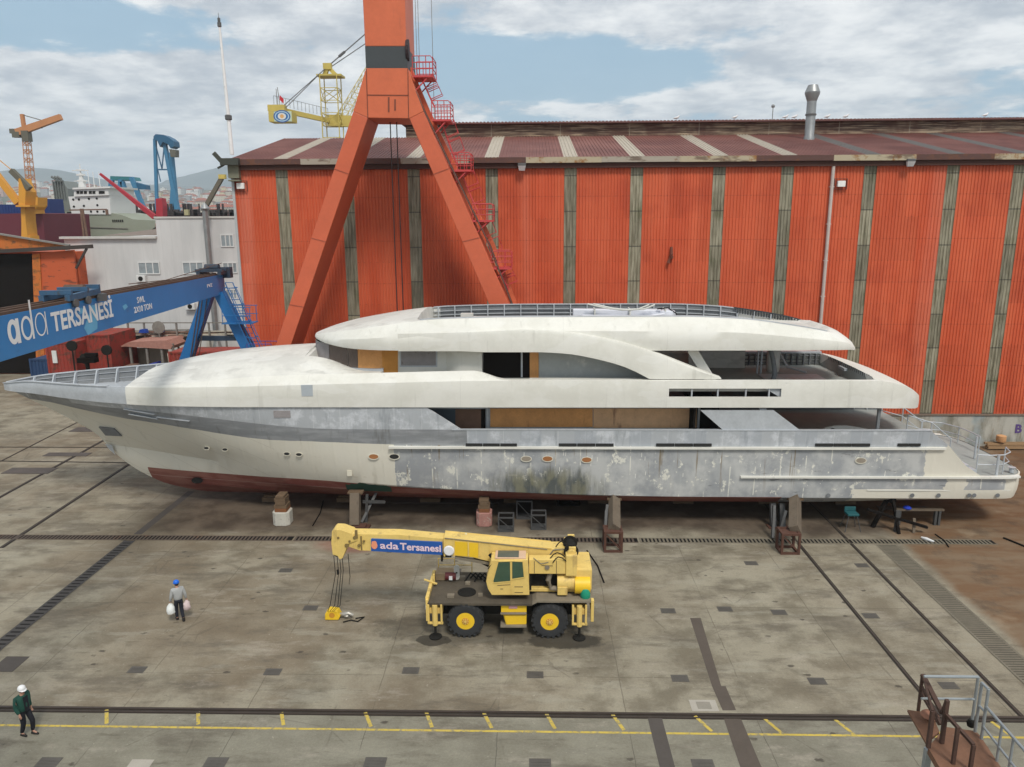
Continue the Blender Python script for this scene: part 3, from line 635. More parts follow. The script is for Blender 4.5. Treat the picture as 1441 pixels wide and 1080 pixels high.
# ================================================================= blue gantry crane
M_bl = mat('gantry_blue', (.015, .19, .47), .45, 0, .1, .8, (.02, .10, .24), .35, .9); M_bl2 = mat('gantry_leg_blue', (.016, .13, .34), .5, 0, .2, 1.2, (.05, .045, .04), .35, 2)
M_rust = mat('rusty_track', (.11, .065, .045), .8, .1, .35, 2); M_white = mat('letter_white', (.80, .80, .80), .5, 0, .03); M_cyan = mat('patch_cyan', (.12, .42, .66), .5)
Ta, Tb = at(315, 386, Y=50), at(0, 445, Y=22.7); Ba, Bb = at(318, 413, Y=50), at(0, 507, Y=22.7)
ztop, zbot = (Ta.z+Tb.z)/2, (Ba.z+Bb.z)/2
e0 = Vector((Ta.x, 50, 0)); e1 = Vector((Tb.x, 22.7, 0)); dd = (e1-e0).normalized(); nn = Vector((-dd.y, dd.x, 0))
if nn.x < 0: nn = -nn           # towards the camera side (+x)
gc = thing('blue_gantry_crane', (e0.x, 50, 0), 'blue gantry crane with white yard lettering reaching in from the left', 'gantry crane')
L = (e0-e1).length; GE = L+11
def gp(s, o, z): q = e0+dd*s-nn*(o); return Vector((q.x, q.y, z))   # s along girder from the far end, o inward from the lettered face
def zt_(s): return Ta.z+(Tb.z-Ta.z)*s/L
def zb_(s): return Ba.z+(Bb.z-Ba.z)*s/L
b = MB(); vs = []
for s in (0, GE):
    vs += [gp(s, 0, zb_(s)), gp(s, .95, zb_(s)), gp(s, .95, zt_(s)), gp(s, 0, zt_(s))]
b.add(vs, [(0, 1, 2, 3), (4, 7, 6, 5), (0, 4, 5, 1), (1, 5, 6, 2), (2, 6, 7, 3), (3, 7, 4, 0)])
gird = b.build('girder', M_bl, gc, bevel=.015)
b = MB()
for o in (.06, .5, .89): b.bar(gp(.1, o, zt_(0)+.05), gp(GE, o, zt_(GE)+.05), .1, .1)
b.k = 1; b.add([gp(.1, .12, zt_(0)+.006), gp(GE, .12, zt_(GE)+.006), gp(GE, .83, zt_(GE)+.006), gp(.1, .83, zt_(0)+.006)], [(0, 1, 2, 3)])
b.build('track', [M_rust, mat('track_bed', (.16, .115, .085), .85)], gc)
b = MB(); b.tube([gp(.5, -.05, zt_(0)+.75), gp(12, -.05, zt_(12)+.25), gp(17, -.05, zt_(17)+.35)], .02, 4); b.build('cable', M_rust, gc)
# lettering lies on the +x face, readable from the camera: x direction from near end to far end
xd = -dd
def gtext(s, px0, px1, pyb, h, bold, nm='lettering', m=M_white):
    # place by the distance along the girder of the two pixel columns
    def s_at(px, py):
        d = _f+_r*(px-720.5)/FOC-_u*(py-540)/FOC
        n3 = nn; k = (e0-CAM).dot(n3)/d.dot(n3); q = CAM+d*k; return (q-e0).dot(dd), q.z
    s0, z0 = s_at(px0, pyb); s1, _ = s_at(px1, pyb); 
    o = gp(s0, -.012, z0)
    return text(s, nm, o, xd+Vector((0, 0, (zt_(0)-zt_(L))/L)), (0, 0, 1), h, m, gird, wid=abs(s1-s0), bold=bold, depth=.004), s0, z0
def s_of(px, py):
    d = _f+_r*(px-720.5)/FOC-_u*(py-540)/FOC; k = (e0-CAM).dot(nn)/d.dot(nn); q = CAM+d*k; return (q-e0).dot(dd), q.z
def round_letter(px0, px1, pyb, wgt, asc, m=M_white):
    s0, z0 = s_of(px0, pyb); s1, _ = s_of(px1, pyb); wd = abs(s0-s1); h = .80; b = MB(); n = 28
    sl_ = (zt_(0)-zt_(L))/L
    def q(u, v): return gp(s0-u, -.008, z0+v+u*sl_)
    ra, rb_ = wd*.47, h*.5; cu, cv = wd*.47, h*.5; tw = wgt
    O = [(cu+ra*math.cos(2*math.pi*k/n), cv+rb_*math.sin(2*math.pi*k/n)) for k in range(n)]; I = [(cu+(ra-tw)*math.cos(2*math.pi*k/n), cv+(rb_-tw*.8)*math.sin(2*math.pi*k/n)) for k in range(n)]
    b.add([q(*a) for a in O]+[q(*a) for a in I], [(k, (k+1) % n, n+(k+1) % n, n+k) for k in range(n)])
    b.add([q(wd-tw, 0)-nn*-.003, q(wd, 0)-nn*-.003, q(wd, h*asc)-nn*-.003, q(wd-tw, h*asc)-nn*-.003], [(0, 1, 2, 3)]); b.build('lettering', m, gird)
round_letter(13, 30.5, 487, .20, 1.0); round_letter(32, 49.5, 481, .12, 1.62); round_letter(51.5, 68, 475, .065, 1.0)
gtext('TERSANESİ', 74, 162, 467, .66, .022)
gtext('SWL', 193, 204, 427, .27, .01); gtext('2X10 TON', 189, 214.5, 441, .27, .012); gtext('PVZ', 291.5, 299, 405, .2, .008)
def gface(px, py):
    d = _f+_r*(px-720.5)/FOC-_u*(py-540)/FOC; k = (e0-CAM).dot(nn)/d.dot(nn); return CAM+d*k+nn*.004
b = MB(); b.sheet([gface(*q) for q in ((118, 462), (128, 434), (124, 431), (135, 429), (137, 455), (137, 463), (124, 472))])
b.build('paint_patch', M_cyan, gird); b = MB()
b.sheet([gface(*q) for q in ((110, 436), (114, 433), (118, 436), (116, 441), (111, 443))]); b.build('paint_patch', M_cyan, gird); b = MB(); b.sheet([gface(*q) for q in ((172, 431), (177, 428), (180, 432), (175, 437))])
b.build('paint_patch', M_cyan, gird)
# trolley and end machinery
def trolley(s, name):
    z = zt_(s)+.12; t = MB()
    t.bar(gp(s-1.2, .0, z+.12), gp(s+1.6, .0, z+.1), .18, .22); t.bar(gp(s-1.2, .9, z+.12), gp(s+1.6, .9, z+.1), .18, .22)
    for q in (-1.1, 0, 1.4): t.bar(gp(s+q, -.1, z+.3), gp(s+q, 1.0, z+.3), .16, .16)
    o = t.build(name, mat('trolley_blue', (.04, .10, .18), .6, 0, .3, 3, (.06, .05, .04), .6, 4), gc)
    t = MB(); t.lathe(gp(s-.2, .45, z+.3), [(.08, -.4), (.16, -.38), (.16, .38), (.08, .4)], 12, 'X'); t.build('hoist_drum', M_rust, o)
    t = MB()
    for q in (-1.0, 0.1, 1.2): t.lathe(gp(s+q, -.1, z-.12), [(.03, -.05), (.16, -.05), (.16, .05), (.03, .05)], 10, 'X')
    t.cbox(gp(s-1.0, -.2, z-.12), (.25, .3, .3)); t.build('motor', M_lampb, o)
trolley((gface(118, 418)-e0).dot(dd)-.2, 'trolley')
b = MB(); z = zt_(.8)
b.bar(gp(-.3, -.2, z+.16), gp(2.0, -.2, z+.16), .22, .25); b.bar(gp(-.3, 1.1, z+.16), gp(2.0, 1.1, z+.16), .22, .25)
for q in (-.2, .8, 1.8): b.bar(gp(q, -.4, z+.34), gp(q, 1.3, z+.34), .2, .18)
b.cbox(gp(.2, -.3, z+.1), (.5, .5, .7)); b.lathe(gp(1.2, .4, z+.5), [(.1, -.5), (.22, -.45), (.22, .45), (.1, .5)], 10, 'X')
b.build('end_trolley', mat('trolley_dark', (.03, .045, .07), .6, 0, .3, 3, (.07, .05, .04), .6, 4), gc)
zb0 = zb_(1.0); cx = gp(1.2, .5, 0).x; GY = 49.0
for sgn, nm in ((-1, 'l'), (1, 'r')):
    b = MB(); top = Vector((cx+sgn*.35, GY, zb0+.1)); bot = Vector((cx+sgn*5.1, GY, .9))
    b.bar(top, bot, .62, .62, up=(0, 1, 0), w2=.8, h2=.8); b.build('leg', M_bl2, gc)
    b = MB(); b.box(bot.x-1.2, GY-.35, .35, bot.x+1.2, GY+.35, .95); 
    for q in (-.8, .8): b.lathe((bot.x+q, GY-.2, .3), [(.05, 0), (.3, 0), (.3, .4), (.05, .4)], 12, 'Y')
    b.build('bogie', M_bl2, gc)
b = MB(); zc = zb0-2.9; k = (zb0-zc)/(zb0-.9)
b.bar((cx-.35-4.75*k, GY, zc), (cx+.35+4.75*k, GY, zc), .28, .3, up=(0, 0, 1)); b.bar((cx-4.9, GY, 1.2), (cx+4.9, GY, 1.2), .4, .4); b.build('cross_beam', mat('beam_dark_blue', (.03, .05, .08), .7), gc)
b = MB()
for px, h in ((-2.4, 3.2), (-2.2, 3.2), (-1.9, 3.4)): b.tube([(cx+px+1.6, GY-.4, zb0), (cx+px, GY-.4, zb0-h*2)], .03, 4)
b.build('cable_loop', M_rust, gc)
# caged ladder of the gantry, on the hall side
M_lv = mat('ladder_violet', (.10, .08, .30), .5)
b = MB(); lx = cx+.9
ltop, lbot = Vector((cx+.9, GY-.35, zb0+.8)), Vector((cx+4.2, GY-.35, 3.0)); dv_ = (lbot-ltop)
for o in (0, .5): b.tube([ltop+Vector((o, 0, 0)), lbot+Vector((o, 0, 0))], .035, 5)
for k in range(26): q = ltop+dv_*(k/26); b.tube([q, q+Vector((.5, 0, 0))], .02, 4)
for k in range(9):
    q = ltop+dv_*(k/9+.03); b.tube([q+Vector((.0, 0, 0)), q+Vector((.1, -.7, 0)), q+Vector((.55, -.8, 0)), q+Vector((.85, -.4, 0)), q+Vector((.5, 0, 0))], .025, 4)
for o in ((.1, -.7), (.55, -.8), (.85, -.4)): b.tube([ltop+Vector((o[0], o[1], -.3)), lbot+Vector((o[0], o[1], .4))], .022, 4)
b.build('caged_ladder', M_bl2, gc)
b = MB(); c0 = Vector((cx+.75, GY-.5, zb0-1.8))
b.box(c0.x-.1, GY-.9, c0.z-.05, c0.x+1.9, GY+.3, c0.z)
for yy in (GY-.9, GY+.3):
    for k in range(3): b.tube([(c0.x+k*.9, yy, c0.z), (c0.x+k*.9, yy, c0.z+1.05)], .025, 4)
    for h in (.5, 1.05): b.tube([(c0.x, yy, c0.z+h), (c0.x+1.9, yy, c0.z+h)], .025, 4)
b.build('landing', M_bl2, gc)
b = MB(); c0 = Vector((cx+2.2, GY-.5, zb0-4.2))
b.box(c0.x-.1, GY-.9, c0.z-.05, c0.x+1.7, GY+.3, c0.z)
for yy in (GY-.9, GY+.3):
    for k in range(3): b.tube([(c0.x+k*.8, yy, c0.z), (c0.x+k*.8, yy, c0.z+1.05)], .025, 4)
    for h in (.5, 1.05): b.tube([(c0.x, yy, c0.z+h), (c0.x+1.6, yy, c0.z+h)], .025, 4)
b.build('landing', M_lv, gc)
b = MB(); tc = gp(GE-1, .5, 0)
for sgn in (-1, 1): b.bar((tc.x+sgn*.3, tc.y, zb_(GE)), (tc.x+sgn*4.5, tc.y, .3), .5, .5, up=(0, 1, 0))
b.build('near_leg_frame', M_bl2, gc)
# ================================================================= yacht
YC = 42.7; ZD = 4.6
yt = thing('motor_yacht', (0, YC, .4), 'long unpainted superyacht under construction, cream and bare grey, standing on blocks', 'yacht')
def hull_mat():
    m, g = newmat('hull_paint'); v = g.coords(); xo, yo, zo = g.sep(v); x = xo; z = zo+.4
    cream = (.66, .63, .54); lg = (.40, .42, .44); dg = (.215, .225, .235); primer = (.36, .37, .38); red = (.20, .062, .05)
    n = g.noise(v, .9, 6, .6); n2 = g.noise(v, 3.5, 5, .6); nv = g.noise(g.map(v, (1.2, .5, .18)), 1.3, 7, .68); nh = g.noise(g.map(v, (.3, .5, 1.6)), 1.4, 6, .62)
    wob = (n-.5)*.35
    # grey primer, aft half
    P_ = g.mix((.30, .312, .325), (.47, .475, .465), g.noise(g.map(v, (.8, .3, .8), (2, 2, 2)), .75, 8, .66).sm(.38, .62)); P_ = g.mix(P_, (.30, .315, .33), g.noise(g.map(v, (.5, 1, .25)), 1.1, 4).sm(.5, .62)*.55)
    # filler patches and weld seams
    pat = g.noise(g.map(v, (1, .2, .8), (3, 0, 1)), 1.15, 7, .7).sm(.585, .62)
    sx_ = ((x/1.33).mod(1)-.5).abs().sm(.472, .486); sz_ = ((z*.9+.3).mod(1)-.5).abs().sm(.468, .482)
    seam = (sx_*g.noise(v, .55, 5, .7).sm(.50, .56)).max(sz_*g.noise(g.map(v, (1, 1, 1), (8, 2, 2)), .7, 5, .7).sm(.57, .62))
    P_ = g.mix(P_, (.66, .65, .58), pat.max(seam*.95))
    rs = g.noise(g.map(v, (2.4, .3, .13), (5, 0, 0)), 1.25, 5, .6).sm(.62, .66)*z.sm(1.6, 4.4); P_ = g.mix(P_, (.20, .15, .085), rs*.8)
    bs = g.noise(g.map(v, (.25, .3, 2.1), (5, 0, 3)), 1.8, 7, .7).sm(.63, .67)*x.sm(1, 8); P_ = g.mix(P_, (.13, .135, .13), bs*.75)
    # dark weed smear amidships
    q = (x-1.0)*(1/3.0); q = q*q+(z-2.35)*(z-2.35)*(1/1.2)+(nv-.5)*3.4
    P_ = g.mix(P_, g.mix((.045, .055, .05), (.15, .145, .085), g.noise(g.map(v, (1, 1, .5), (1, 1, 1)), 1.6, 5).sm(.42, .6)), q.sm(.1, 1.5, .85, 0))
    # cream, forward
    C_ = g.mix(cream, (.66, .635, .55), n.sm(.4, .65)); C_ = g.mix(C_, (.40, .37, .29), nv.sm(.58, .72)*.5); C_ = g.mix(C_, (.35, .29, .2), nh.sm(.66, .74)*.4)
    ry = ((x*.42+z*.9).mod(1)-.5).abs().sm(.488, .497)*x.lt(-14.0); C_ = g.mix(C_, (.30, .27, .22), ry*.5)
    c = g.mix(C_, P_, (x+(n2-.5)*.25).gt(-7.35))
    # stern cream patch with ragged edge, then grey again on the quarter
    e1 = (x+(z-3)*.05+(n2-.5)*.5); c = g.mix(c, cream, e1.gt(20.9)*z.gt(2.98)); c = g.mix(c, cream, (x+(n2-.5)*1.2).gt(17.2)*z.lt(2.25)); c = g.mix(c, cream, ((x+n2).gt(22.6)*(x+n2).lt(23.6)).max(x.gt(25.3)))
    c = g.mix(c, (.36, .39, .42), ((x+(z-4.2)*.9+(n2-.5)*.7).gt(23.15)*z.gt(3.0)*x.lt(24.5)))
    # bare aluminium bands
    zk = x.sm(-22.5, -10, 6.45, 5.57)
    zlow = x.sm(-29, -21, 6.22, 5.62)+x.sm(-22, -13, 0, -.78)+x.sm(-13, -6, 0, -.15)          # lower edge of the dark grey
    D_ = g.mix(dg, (.29, .30, .31), nh.sm(.4, .62)); D_ = g.mix(D_, (.12, .12, .11), nv.sm(.56, .68)*.6)
    lowdark = (z+wob*.2).gt(zlow)*x.lt(-3.3)
    c = g.mix(c, D_, lowdark)
    L_ = g.mix(lg, (.56, .58, .61), g.noise(g.map(v, (1, 1, 1), (2, 2, 2)), 1.1, 8, .7).sm(.46, .64)); L_ = g.mix(L_, (.25, .27, .29), nv.sm(.54, .66)*.6)
    sv = ((x/1.45).mod(1)-.5).abs().sm(.482, .492); L_ = g.mix(L_, (.60, .61, .62), sv*.4)
    L_ = g.mix(L_, (.30, .33, .37), ((x/2.9+.2).mod(1)).lt(.4)*x.gt(-3.3)*.35)
    c = g.mix(c, L_, z.gt(zk)*z.lt(6.85)*x.lt(-3.3)*x.gt(-26)); c = g.mix(c, L_, z.gt(4.66)*z.lt(5.7)*x.gt(-3.4)*x.lt(21.9))
    c = g.mix(c, g.mix((.33, .35, .37), (.52, .54, .57), n.sm(.4, .6)), z.gt(6.82)*x.lt(-22.2)); 
    # red antifouling
    zred = x.sm(-22.8, -12, 2.15, 2.35)+x.sm(-12, -4, 0, -.30)+x.sm(-4, 4, 0, -.28)
    c = g.mix(c, g.mix(red, (.27, .115, .09), nh.sm(.42, .6)), (z+wob*.05).lt(zred)*x.gt(-22.85+0)*x.lt(13.5))
    line = ((z-zred+.5).abs().lt(.015))*x.lt(-8); c = g.mix(c, (.4, .3, .26), line*.7)
    c = g.mix(c, (.025, .07, .05), ((x+9.0).abs()).lt(1.3)*(z+(n-.5)*.8).lt(2.25)*z.gt(1.7))
    g.out(c, .5, 0, g.noise(g.map(v, (1, .3, .45)), 1.1, 3)*1.0+n2*.06+((x/1.33).mod(1)-.5).abs().sm(.40, .5)*.12, .55, .07, .35); return m
M_hull = hull_mat()
def white_mat(name, base, hi, stain, th):
    m, g = newmat(name); v = g.coords(); n = g.noise(v, .5, 6, .6); n2 = g.noise(g.map(v, (.35, 1, 1)), 1.1, 8, .68); n3 = g.noise(v, 4, 4)
    c = g.mix(base, hi, n.sm(.38, .62)); c = g.mix(c, stain, n2.sm(th, th+.16)*.55); c = g.scale(c, (n3-.5)*.06+1); x, y, z = g.sep(v)
    sm1 = ((x/2.7+.37).mod(1)-.5).abs().sm(.4955, .4985)*g.noise(v, .4, 3).sm(.42, .55); c = g.mix(c, (.50, .49, .45), sm1*.55)
    fp = g.noise(g.map(v, (.5, 1, 1.2), (4, 4, 4)), .9, 3, .4).sm(.56, .575); c = g.mix(c, (.735, .73, .69), fp*.35)
    gs = g.noise(g.map(v, (1.6, 1, .12), (2, 5, 1)), 1.6, 5, .6).sm(.60, .72); c = g.mix(c, (.46, .45, .40), gs*.35)
    g.out(c, .55, 0, g.noise(g.map(v, (.6, .6, 1)), .8, 3), .25, .05, .3); return m
M_wh = white_mat('cream_primer', (.64, .63, .57), (.70, .69, .635), (.43, .42, .38), .60)
M_whd = white_mat('dirty_primer', (.56, .55, .51), (.67, .66, .61), (.38, .37, .34), .52)
M_alu = mat('bare_aluminium', (.44, .465, .49), .45, .15, .25, 1.2, (.55, .57, .60), .5, 1.5); M_alud = mat('dull_aluminium', (.17, .18, .19), .55, .1, .3, 1.5, (.07, .07, .065), .5, 2)
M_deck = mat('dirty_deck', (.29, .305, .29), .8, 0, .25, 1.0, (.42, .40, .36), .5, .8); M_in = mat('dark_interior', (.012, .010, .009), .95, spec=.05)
M_ply = mat('plywood', (.60, .29, .10), .7, 0, .3, 1.6, (.22, .08, .04), .5, 2.2, True); M_ply2 = mat('plywood_pale', (.62, .38, .21), .7, 0, .25, 2, (.14, .05, .03), .55, 2.6, True)
M_plyd = mat('plywood_dark', (.16, .09, .06), .75, 0, .3, 2); M_gb = mat('grey_board', (.27, .25, .25), .8, 0, .25, 3, (.13, .10, .09), .5, 3)
hs = pchip([(-31.12, 7.0), (-30.3, 6.55), (-28.95, 5.85), (-27.4, 5.0), (-25.96, 4.1), (-25.2, 3.2), (-24.6, 2.55), (-23.44, 1.68), (-21.8, .92), (-19.2, .47), (-14, .4), (14, .4), (20, .8), (26.6, 1.5)])
hc = pchip([(-31.12, 0), (-25.4, 0), (-24.9, .12), (-23, .6), (-18.8, 1.75), (-14.3, 2.9), (-7.7, 3.7), (0, 3.95), (8, 4.0), (24, 4.0), (25.6, 3.9), (26.3, 3.3), (26.6, 2.2), (26.7, 0)])
zc = pchip([(-31.12, 3.6), (-25.4, 3.45), (-18.8, 3.1), (-14.3, 2.75), (-7.7, 2.28), (0, 1.95), (8, 1.78), (26.7, 1.7)])
hm = pchip([(-31.12, 0), (-28.2, 0), (-26, .72), (-24, 1.42), (-21, 2.42), (-18, 3.15), (-14, 3.7), (-8, 4.03), (0, 4.12), (24.3, 4.12), (25.8, 3.95), (26.4, 3.35), (26.66, 2.2), (26.7, 0)])
hk = pchip([(-31.12, 0), (-30.5, .12), (-28.7, .75), (-26, 1.95), (-22.5, 3.1), (-18.5, 3.75), (-12, 4.12), (0, 4.2), (20.5, 4.2), (24, 4.12), (25.8, 3.95), (26.4, 3.35), (26.66, 2.2), (26.7, 0)])
zk = pchip([(-31.12, 6.85), (-26, 6.55), (-22.5, 6.4), (-18.5, 5.97), (-12, 5.6), (-8, 5.57), (20.0, 5.55), (21.0, 5.5), (22.0, 4.7), (22.9, 3.7), (23.9, 3.02), (26.7, 3.0)])
hT = pchip([(-31.12, 0), (-30.9, .28), (-30.2, .65), (-28.7, 1.15), (-26, 2.3), (-22.9, 3.35), (-19.6, 4.0), (-15, 4.22), (0, 4.24), (17.5, 4.24), (19, 4.0), (20.2, 3.35), (21.1, 2.3), (21.6, 1.2), (21.75, 0)])
def ht2(x): return hT(x)-.1 if x < -9 else hk(x)
XS = sorted(set([-31.12, -31.0, -30.8, -30.5, -30.2, -29.8]+[round(-29.4+.45*i, 2) for i in range(112)]+[-5.6, -3.7, 21.0, 22, 23, 23.9, 24.5, 25, 25.5, 25.8, 26.1, 26.3, 26.45, 26.55, 26.62, 26.66, 26.7]))
def topz(x):
    if x <= -5.6: return 6.83
    if x <= -3.7: return 6.83+(5.57-6.83)*(x+5.6)/1.9
    return zk(x)
def dkz(x):
    if x <= -5.6: return 6.7
    if x < 21.2: return ZD
    return min(zk(x)-.04, ZD)
secs = []
for x in XS:
    s0 = hs(x); zcc = max(zc(x), s0); zkk = max(zk(x), s0); zmm = max((zc(x)*.45+zk(x)*.55), s0) if x < 20 else zcc+(zkk-zcc)*.55
    h2 = hc(x) if zc(x) > s0 else 0; h3 = hm(x) if zmm > s0 else 0; h4 = hk(x); h5 = ht2(x)
    tz = topz(x); dz_ = min(dkz(x), tz-.02); ti = max(h5-.14, 0)
    pts = [(0, s0), (h2*.55, s0+(zcc-s0)*.30), (h2*.86, s0+(zcc-s0)*.66), (h2, zcc), ((h2+h3)/2+(.05 if h3 else 0), (zcc+zmm)/2), (h3, zmm), ((h3+h4)/2-.02*(h4 > 1), (zmm+zkk)/2), (h4, zkk)]
    if tz > zkk+.01: pts += [(h5, tz)]
    else: pts += [(h4, zkk)]
    pts += [(max(pts[-1][0]-.14, 0), tz), (max(pts[-1][0]-.16, 0), dz_), (0, dz_+.01)]
    secs.append((x, pts))
M_bowg = None
def mirror_loft(b, secs, mats, skip=None):
    for sgn in (-1, 1): b.loft([[(x, YC+sgn*h, z) for h, z in pts] for x, pts in secs], mats, skip)
b = MB(); mirror_loft(b, secs, [0]*9+[2, 1], lambda i, k: k >= 9 and XS[i] < -21.95); b.build('hull', [M_hull, M_deck, M_alud], yt, smooth=20, weld=True)
# rubbing strakes
def rub(x0, x1, z, hw, off, w_, h_, m, name):
    b = MB(); n = int((x1-x0)/.6)
    for sgn in (-1, 1):
        ss = []
        for i in range(n+1):
            x = x0+(x1-x0)*i/n; h = hw(x)+off; y = YC+sgn*h
            ss.append([(x, y-sgn*.1, z-h_/2), (x, y+sgn*w_, z-h_/2), (x, y+sgn*w_, z+h_/2), (x, y-sgn*.1, z+h_/2), (x, y-sgn*.1, z-h_/2)])
        b.loft(ss); b.sheet(ss[0][:4]); b.sheet(ss[-1][:4])
    return b.build(name, m, yt, smooth=30)
rub(-7.6, 21.8, 4.58, lambda x: 4.16, 0, .13, .11, M_wh, 'rubbing_strake')
rub(11.2, 26.0, 2.97, lambda x: min(4.1, hm(x)+.05), 0, .16, .10, M_wh, 'rubbing_strake')
rub(-4.2, 21.0, 5.56, lambda x: 4.12, 0, .10, .05, M_alu, 'bulwark_cap')
rub(18.0, 26.2, 2.2, lambda x: min(4.03, hc(x)+.06), 0, .05, .05, M_wh, 'rubbing_strake')
# ---- fore bulwark, foredeck, coachroof and the long fascia
zf = pchip([(-31.12, 7.2), (-29, 7.5), (-26, 7.62), (-22.9, 7.72), (-15, 7.92), (-8, 8.1), (-2, 8.22), (17.8, 8.22), (19.6, 7.85), (20.8, 7.2), (21.5, 6.75), (21.75, 6.45)])
zb = pchip([(-31.12, 6.84), (-20, 6.80), (17, 6.80), (19.5, 6.66), (20.8, 6.4), (21.75, 6.2)])
dome = pchip([(-22.7, 7.95), (-21.5, 8.3), (-20, 8.68), (-17.5, 9.1), (-14, 9.35), (-11.5, 9.45), (-9, 9.45)])
cab0 = pchip([(-12.4, 0), (-12.1, .8), (-11.4, 1.5), (-10.3, 2.15), (-9.2, 2.55), (-8.2, 2.7), (7.0, 2.7)])
XF = sorted(set([-12.41, -12.38, -8.02, -7.98, -31.12, -31, -30.8, -30.5, -30.2, -29.8, -21.93, -21.87, 7.1, 7.2, 13.0, 13.1, 17.9, 18.0]+[round(-29.4+.4*i, 2) for i in range(119)]+[18.3, 18.7, 19, 19.4, 19.8, 20.2, 20.6, 20.9, 21.2, 21.4, 21.6, 21.7, 21.75]))
fs = []
for x in XF:
    h = hT(x); f0 = zf(x); b0 = zb(x); sl = (f0-b0)
    pts = [(0, b0), (h, b0), (h+.02*(h > 1), b0+sl*.42), (h+.02*(h > 1), b0+sl*.72), (max(h-.04, 0), f0)]
    if x < -21.9:      # open bow: bulwark and well deck
        hi = max(h-.16, 0); zm_ = max(zc(x)*.45+zk(x)*.55, hs(x)); fz = max(6.25, hs(x)+.12); kk = min(1, max(0, (fz-zm_)/max(zk(x)-zm_, .1))); hf = max(min(hi-.2, hm(x)+(hk(x)-hm(x))*kk-.1), 0); pts += [(hi, f0), (max(hi-.1, hf), 6.92 if h > .3 else f0-.02), (hf, fz if h > .3 else f0-.03), (hf*.5, fz if h > .3 else f0-.03), (0, fz if h > .3 else f0-.03)]
    elif x < -12.39:      # coachroof dome
        d = dome(x); hh = h-.04; k1 = min(1, max(0, (x+21.9)/8.5)); k1 = k1*k1*(3-2*k1); fr1 = .38+.28*k1; fr2 = .62+.22*k1; pts += [(hh-.05-.42*k1, f0+.02+.43*k1), (hh*.72, f0+(d-f0)*fr1+.02), (hh*.52, f0+(d-f0)*fr2), (hh*.28, f0+(d-f0)*(.88+.08*k1)), (0, d)]
    elif x < 18.0:      # side deck behind a lip, with the moat round the windscreen
        hh = h-.04; k1 = 1 if x < -3.0 else max(0, 1-(x+3.0)/1.7); k1 = k1*k1*(3-2*k1); e = (hh-.05-.47*k1 if k1 > 0 else hh-.2, f0+.02+.43*k1)
        if x < -8.0:
            t = min(1, max(0, (x+12.39)/3.6)); t = t*t*(3-2*t); c_ = cab0(x)
            pts += [e, (hh*.72*(1-t)+(c_+.45)*t, (f0+(dome(-12.39)-f0)*.66+.02)*(1-t)+8.52*t), (max(hh*.52*(1-t), 0)+(c_+.12)*t if t > .02 else hh*.52, (f0+(dome(-12.39)-f0)*.84)*(1-t)+8.46*t), (c_*.6, 8.46 if t > .02 else f0+(dome(-12.39)-f0)*.96), (0, 8.46 if t > .02 else dome(x))]
        else:
            w1 = .62 if x < 6 else .35
            pts += [e, (hh-w1-.02, e[1]-.03), (hh-w1-.1, 7.56), (hh*.28, 7.56), (0, 7.56)]
    else:
        hh = h-.04; pts += [(hh-.05, f0+.01), (hh*.8, f0+.05), (hh*.55, f0+.08), (hh*.28, f0+.1), (0, f0+.1)]
    fs.append((x, pts))
FI = [x for x, _ in fs]; open_i = set(i for i in range(len(FI)-1) if 7.15 <= FI[i] < 12.95)
def mfor(name, lo, hi, mats, mm, skip=None):
    ss = [q for q in fs if lo-1e-6 <= q[0] <= hi+1e-6]
    b = MB(); mirror_loft(b, ss, mats, skip); return b.build(name, mm, yt, smooth=28, weld=True)
mfor('fore_bulwark', -31.12, -21.86, [0, 0, 0, 0, 0, 1, 1, 1, 1], [M_alu, M_alud, M_deck])
mfor('fascia', -22.66, 21.75, [0, 0, 0, 0, 0, 0, 0, 2, 2], [M_wh, M_alu, M_deck], lambda i, k: False) if False else None
idx0 = [i for i, x in enumerate(FI) if x >= -21.88][0]
dsc_i = lambda i: FI[i+idx0]
b = MB(); ss = fs[idx0:]
for sgn in (-1, 1):
    for lo, hi, mats in ((-21.88, -12.39, [0, 0, 0, 0, 0, 3, 3, 3, 3]), (-12.42, -8.0, [0, 0, 0, 0, 0, 3, 3, 3, 3]), (-8.02, 18.01, [0, 0, 0, 0, 0, 0, 0, 2, 2]), (17.99, 22, [0]*9)):
        seg = [q for q in ss if lo <= q[0] <= hi]; nx = [q[0] for q in ss if q[0] > hi]
        if nx and hi < 20: seg = seg+[ss[[q[0] for q in ss].index(nx[0])]] if hi < 0 else seg
        xs_ = [q[0] for q in seg]
        b.loft([[(x, YC+sgn*h, z) for h, z in pts] for x, pts in seg], mats, (lambda i, k, xs_=xs_: 7.15 <= xs_[i] < 12.95 and k in (2, ) ) )
b.build('upper_deck_fascia', [M_wh, M_alu, M_deck, M_whd], yt, smooth=28, weld=True)
b = MB()   # nose step between well deck and coachroof, inner wall of the slot, aft well end
x = -21.87; p5 = [q for q in fs if q[0] >= -21.88][0][1][4:]; b.add([(x, YC+s*h, z) for s in (-1,) for h, z in p5]+[(x, YC+h, z) for h, z in p5[::-1]]+[(x, YC+2.9, 6.25), (x, YC-2.9, 6.25)], [tuple(range(len(p5)*2+2))])
b.build('coachroof_front', M_wh, yt)
b = MB()
for sgn in (-1, 1):
    y0 = YC+sgn*4.15
    for x in (8.4, 9.75, 11.2, 12.4): b.cbox((x, y0, 7.62), (.07, .12, .5))
    b.add([(12.1, y0-.02*sgn, 7.85), (13.05, y0-.02*sgn, 7.3), (13.05, y0-.02*sgn, 7.86)], [(0, 1, 2)])
b.build('slot_post', M_alu, yt)
b = MB(); b.box(6.0, YC-3.5, 7.4, 7.15, YC+3.5, 7.9); 
